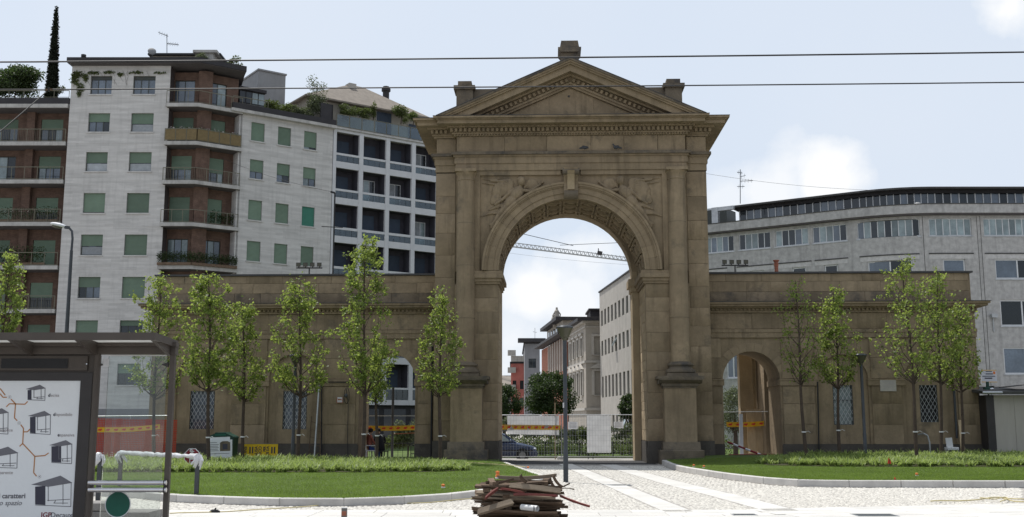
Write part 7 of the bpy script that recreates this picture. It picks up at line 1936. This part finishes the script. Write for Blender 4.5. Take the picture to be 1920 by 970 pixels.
put('gutter', MB().tube([(x0 - .3, YH - .46, z1 + .09), (x0 + .5, YH - .46, z1 + .09)], .05, 8), 'zinc', t, WD)
put('loose_sheet', MB().bar((x0 + 1.0, YH + .4, z1 + .34), (x1, YH + .6, z1 + .75), .9, .03), 'roof_felt', t, WD)
x0, x1, z0, z1 = frontal(1841, 1868, 694, 717, 46.6)
t = root('street_sign', 'white and yellow street board with small print on a pole above the hut', 'sign', loc=((x0 + x1) / 2, 46.6, 0))
put('board', MB().box(x0, x1, 46.6, 46.63, z0, z1), 'sign_white', t, WD); xm_ = (x0 + x1) / 2 - .05; put('pole', MB().tube([(xm_, 46.66, 0), (xm_, 46.66, z1)], .035, 8), 'lamp_grey', t, WD)
m = MB(); w, h = x1 - x0, z1 - z0
m.box(x0 + w * .3, x1 - w * .3, 46.594, 46.599, z1 - h * .16, z1 - h * .1).box(x0 + w * .28, x1 - w * .25, 46.594, 46.599, z1 - h * .36, z1 - h * .28).box(x0 + w * .06, x1 - w * .1, 46.594, 46.599, z1 - h * .54, z1 - h * .48).box(x0 + w * .2, x1 - w * .3, 46.594, 46.599, z1 - h * .72, z1 - h * .62)
put('print_line', m, 'ink_dark', t, WD, kind='stuff'); put('emblem', MB().box(x1 - w * .22, x1 - w * .08, 46.594, 46.599, z1 - h * .34, z1 - h * .12), 'signal_orange', t, WD); put('yellow_edge', MB().box(x0, x1, 46.595, 46.6, z0, z0 + h * .05).box(x0, x1, 46.595, 46.6, z1 - h * .05, z1), 'tape_yellow', t, WD, kind='stuff')
p = at(1852, 735, 44.8)
t = root('traffic_signal', 'old signal lamp with green and amber lenses lying on the hut roof', 'traffic light', loc=tuple(p))
put('housing', MB().cbox(-.14, .16, -.1, .1, -.06, .2, .02), 'bin_green', t); put('amber_lens', MB().lathe([(.075, 0), (.07, .03), (.0, .05)], 0, 0, 0, 12), 'tape_yellow', t, Matrix.Translation(p + Vector((-.06, -.1, 0))) @ Matrix.Rotation(rad(90), 4, 'X'))
put('visor', MB().lathe([(.12, 0), (.13, .2), (.12, .2), (.11, 0)], 0, 0, 0, 14, 0, math.pi), 'dark_paint', t, Matrix.Translation(p + Vector((.1, .0, .12))) @ Matrix.Rotation(rad(90), 4, 'Y')); put('reflector', MB().ell((.12, -.06, .12), (.12, .05, .06), None, 10, 6), 'chrome', t); put('stem', MB().box(-.04, .06, -.04, .04, .2, .42), 'bin_green', t)
# ---------------------------------------------------------------- hoses and small things on the ground
def hose(pts, r, label, mat='hose_yellow', z=.03):
    P, fine = resample([(p[0], p[1]) for p in pts], .25)
    return tag(put('garden_hose', MB().tube([(p.x, p.y, z + .006 * math.sin(i)) for i, p in enumerate(fine[::3])], r, 7), mat), label, 'hose')
gp_ = lambda u, v: tuple(gnd(u, v))[:2]
hose([gp_(*q) for q in ((318, 966), (400, 963), (500, 958), (590, 951), (640, 947), (700, 947), (800, 945), (880, 938), (935, 932))], .010, 'yellow hose lying along the foot of the lawn kerb')
hose([gp_(*q) for q in ((1745, 944), (1790, 943), (1830, 942), (1850, 938), (1880, 937), (1905, 940), (1960, 941))], .014, 'yellow hose loop lying on the slabs by the plaque side', z=.045)
hose([gp_(*q) for q in ((1838, 940), (1862, 942), (1884, 939), (1890, 942), (1876, 947))], .012, 'crossing end of a yellow hose with a dark nozzle', z=.07)
hose([gp_(*q) for q in ((1880, 939), (1900, 944), (1930, 946), (1980, 946))], .013, 'third yellow hose length running out beside the loop', z=.05)
p = gnd(402, 963); t = root('hose_coupling', 'dark coupling on the hose near the shelter', 'coupling', loc=(p.x, p.y, .03)); put('collar', MB().tube([(-.09, 0, 0), (-.04, 0, .012), (.05, 0, .012), (.1, 0, 0)], [.015, .034, .03, .016], 8), 'cable', t); put('lever', MB().bar((0, 0, .03), (.03, -.02, .07), .02), 'cable', t)
a = gnd(905, 877, .3)
tag(put('edge_string', MB().tube([(*gnd(870, 868, .2).xy, .22), (*gnd(940, 872, .2).xy, .21), (*gnd(985, 876, .19).xy, .2)], .012, 5), 'hose_yellow'), 'yellow string stretched along the lawn edge below the gate pier', 'string')
def flag(u, v, z, mat, lb, kind=0):
    p = gnd(u, v, z); t = root('marker_flag' if kind == 0 else 'sprinkler_cap', lb, 'marker', loc=(p.x, p.y, z))
    if kind == 0: put('stake', MB().tube([(0, 0, 0), (0, 0, .2)], .006, 5), 'lamp_grey', t); put('pennant', MB().add([(-.07, 0, .06), (.06, .01, .05), (.05, 0, .14), (-.02, .01, .26)], [(0, 1, 2, 3)]), mat, t)
    else: put('cap', MB().lathe([(.025, 0), (.03, .03), (.042, .04), (.04, .065), (.01, .075)], 0, 0, 0, 10), mat, t); put('collar', MB().lathe([(.05, -.01), (.05, .01), (.03, .015)], 0, 0, 0, 10), 'white_plastic', t)
flag(1668, 873, .25, 'signal_red', 'small red marker flag stuck in the lawn below the bed edge')
flag(1680, 913, .02, 'signal_red', 'small red marker flag lying at the foot of the kerb')
flag(1719, 892, .2, 'signal_orange', 'small orange cap at the lawn edge above the kerb', 1)
flag(1301, 875, .2, 'signal_orange', 'small orange cap near the tip of the lawn, the one closer to the gate', 1); flag(1320, 877, .2, 'signal_orange', 'small orange cap near the tip of the lawn, the one farther along', 1)
flag(990, 879, .16, 'signal_orange', 'small orange cap on the kerb end beside the passage', 1); flag(831, 914, .2, 'signal_orange', 'single orange cap near the kerb of the shelter side lawn', 1)
flag(1505, 848, .34, 'signal_orange', 'orange marker at the foot of the sparse tree', 0)
p = gnd(645, 985); zt = at(645, 953, p.y).z
t = root('marker_post', 'short grey and red marker post at the bottom edge of the slabs', 'post', loc=(p.x, p.y, 0)); put('post_body', MB().cbox(-.045, .045, -.03, .03, 0, zt - .0, .008), 'granite_block', t); put('red_band', MB().box(-.04, .04, -.034, -.031, zt - .12, zt - .05), 'brick_red', t); put('cap', MB().box(-.047, .047, -.035, .035, zt, zt + .012), 'white_plastic', t)
# ---------------------------------------------------------------- car
def car():
    yc, zg = 60.2, -.46; nose = X_at(1006, yc, .4)
    t = root('parked_car', 'dark blue hatchback car half hidden by the gate pier', 'car', Matrix.Translation((nose, yc, zg)) @ Matrix.Scale(1.1, 4))
    import bmesh
    def shell(name, secs, mat, par):
        """secs: (x, [(y,z) ...]) cross-sections, lofted"""
        m = MB(); n = len(secs[0][1])
        for x, ring in secs: m.v += [(x, y, z) for y, z in ring]
        for i in range(len(secs) - 1):
            for k in range(n): a, b = i * n + k, i * n + (k + 1) % n; m.f.append((a, b, b + n, a + n))
        m.f.append(tuple(reversed(range(n)))); m.f.append(tuple((len(secs) - 1) * n + k for k in range(n)))
        return put(name, m, mat, par)
    def ring(w, z0, z1, sh=.12): return [(-w + .05, z0), (-w, z0 + .1), (-w, (z0 + z1) / 2), (-w + .03, z1 - .07), (-w + sh, z1), (w - sh, z1), (w - .03, z1 - .07), (w, (z0 + z1) / 2), (w, z0 + .1), (w - .05, z0)]
    bd = shell('body', [(x, ring(w, z0, z1)) for x, w, z0, z1 in ((0.0, .60, .30, .58), (-.06, .70, .24, .66), (-.25, .78, .2, .74), (-.6, .81, .2, .82), (-.98, .82, .2, .89), (-1.2, .82, .2, .92), (-2.4, .82, .2, .94), (-3.2, .81, .2, .97), (-3.62, .78, .22, .97), (-3.78, .72, .28, .93))], 'car_blue', t)
    top = shell('roof', [(x, [(-w0, z0), (-w1, z1 - .03), (-w1 + .1, z1), (w1 - .1, z1), (w1, z1 - .03), (w0, z0)]) for x, w0, z0, w1, z1 in ((-1.02, .74, .88, .72, .93), (-1.62, .76, .92, .62, 1.33), (-1.95, .76, .93, .6, 1.40), (-2.7, .76, .94, .6, 1.42), (-3.3, .75, .96, .58, 1.36), (-3.72, .72, .95, .68, 1.0))], 'car_blue', t)
    for s in (-1, 1):
        for a in ([(-1.28, .96), (-1.72, 1.29), (-2.3, 1.345), (-2.3, .98)], [(-2.38, .98), (-2.38, 1.345), (-2.95, 1.33), (-3.25, 1.0)]):
            put('window', MB().add([(x, s * (.775 - .155 * (z - .93) / .45 + .006), z) for x, z in a] + [(x, s * (.775 - .155 * (z - .93) / .45 - .01), z) for x, z in a], [(0, 1, 2, 3), (7, 6, 5, 4), (0, 4, 5, 1), (1, 5, 6, 2), (2, 6, 7, 3), (3, 7, 4, 0)]), 'pane_pale', t)
        put('mirror', MB().ell((-1.3, s * .9, 1.0), (.08, .09, .07), None, 10, 6), 'car_blue', t)
        put('headlight', MB().ell((-.13, s * .58, .60), (.12, .15, .07), None, 12, 6), 'chrome', t)
        put('handle', MB().box(-2.25, -2.05, s * .822 - .015, s * .822 + .015, .80, .83), 'cable', t)
        d = put('door', MB().bar((-1.3, s * .823, .3), (-1.3, s * .823, .9), .012, .012).bar((-2.36, s * .823, .3), (-2.36, s * .823, .93), .012, .012).bar((-1.3, s * .823, .3), (-2.36, s * .823, .3), .012, .012), 'cable', t)
        put('trim_strip', MB().box(-3.5, -.2, s * .825 - .012, s * .825 + .012, .5, .55), 'cable', t)
        for x in (-.72, -3.12):
            put('wheel_arch', MB().tube([(x, s * .70, .3), (x, s * .826, .3)], .335, 20), 'rubber', t)
            w = put('wheel', MB().tube([(x, s * .66, .29), (x, s * .7, .29), (x, s * .82, .29), (x, s * .838, .29)], [.26, .29, .29, .265], 24), 'rubber', t)
            rm = MB().tube([(x, s * .835, .29), (x, s * .845, .29)], .165, 20)
            for k in range(7): q = k * .9; rm.bar((x, s * .85, .29), (x + .155 * math.cos(q), s * .848, .29 + .155 * math.sin(q)), .04, .012, (0, 1, 0))
            put('rim', rm, 'hub_grey', w)
    put('windscreen', MB().add([(-1.1, -.64, .955), (-1.1, .64, .955), (-1.585, .57, 1.305), (-1.585, -.57, 1.305)], [(0, 1, 2, 3)]), 'pane_sky', t); bpy.data.objects[t.children[-1].name].location += Vector((.012, 0, .012))
    put('bumper', MB().prism([(.03, .26), (.05, .42), (-.1, .46), (-.5, .44), (-.45, .2), (-.1, .2)], -.72, .72, 'y'), 'car_blue', t)
    put('number_plate', MB().box(.045, .055, -.2, .2, .36, .44), 'sign_white', t)
car()
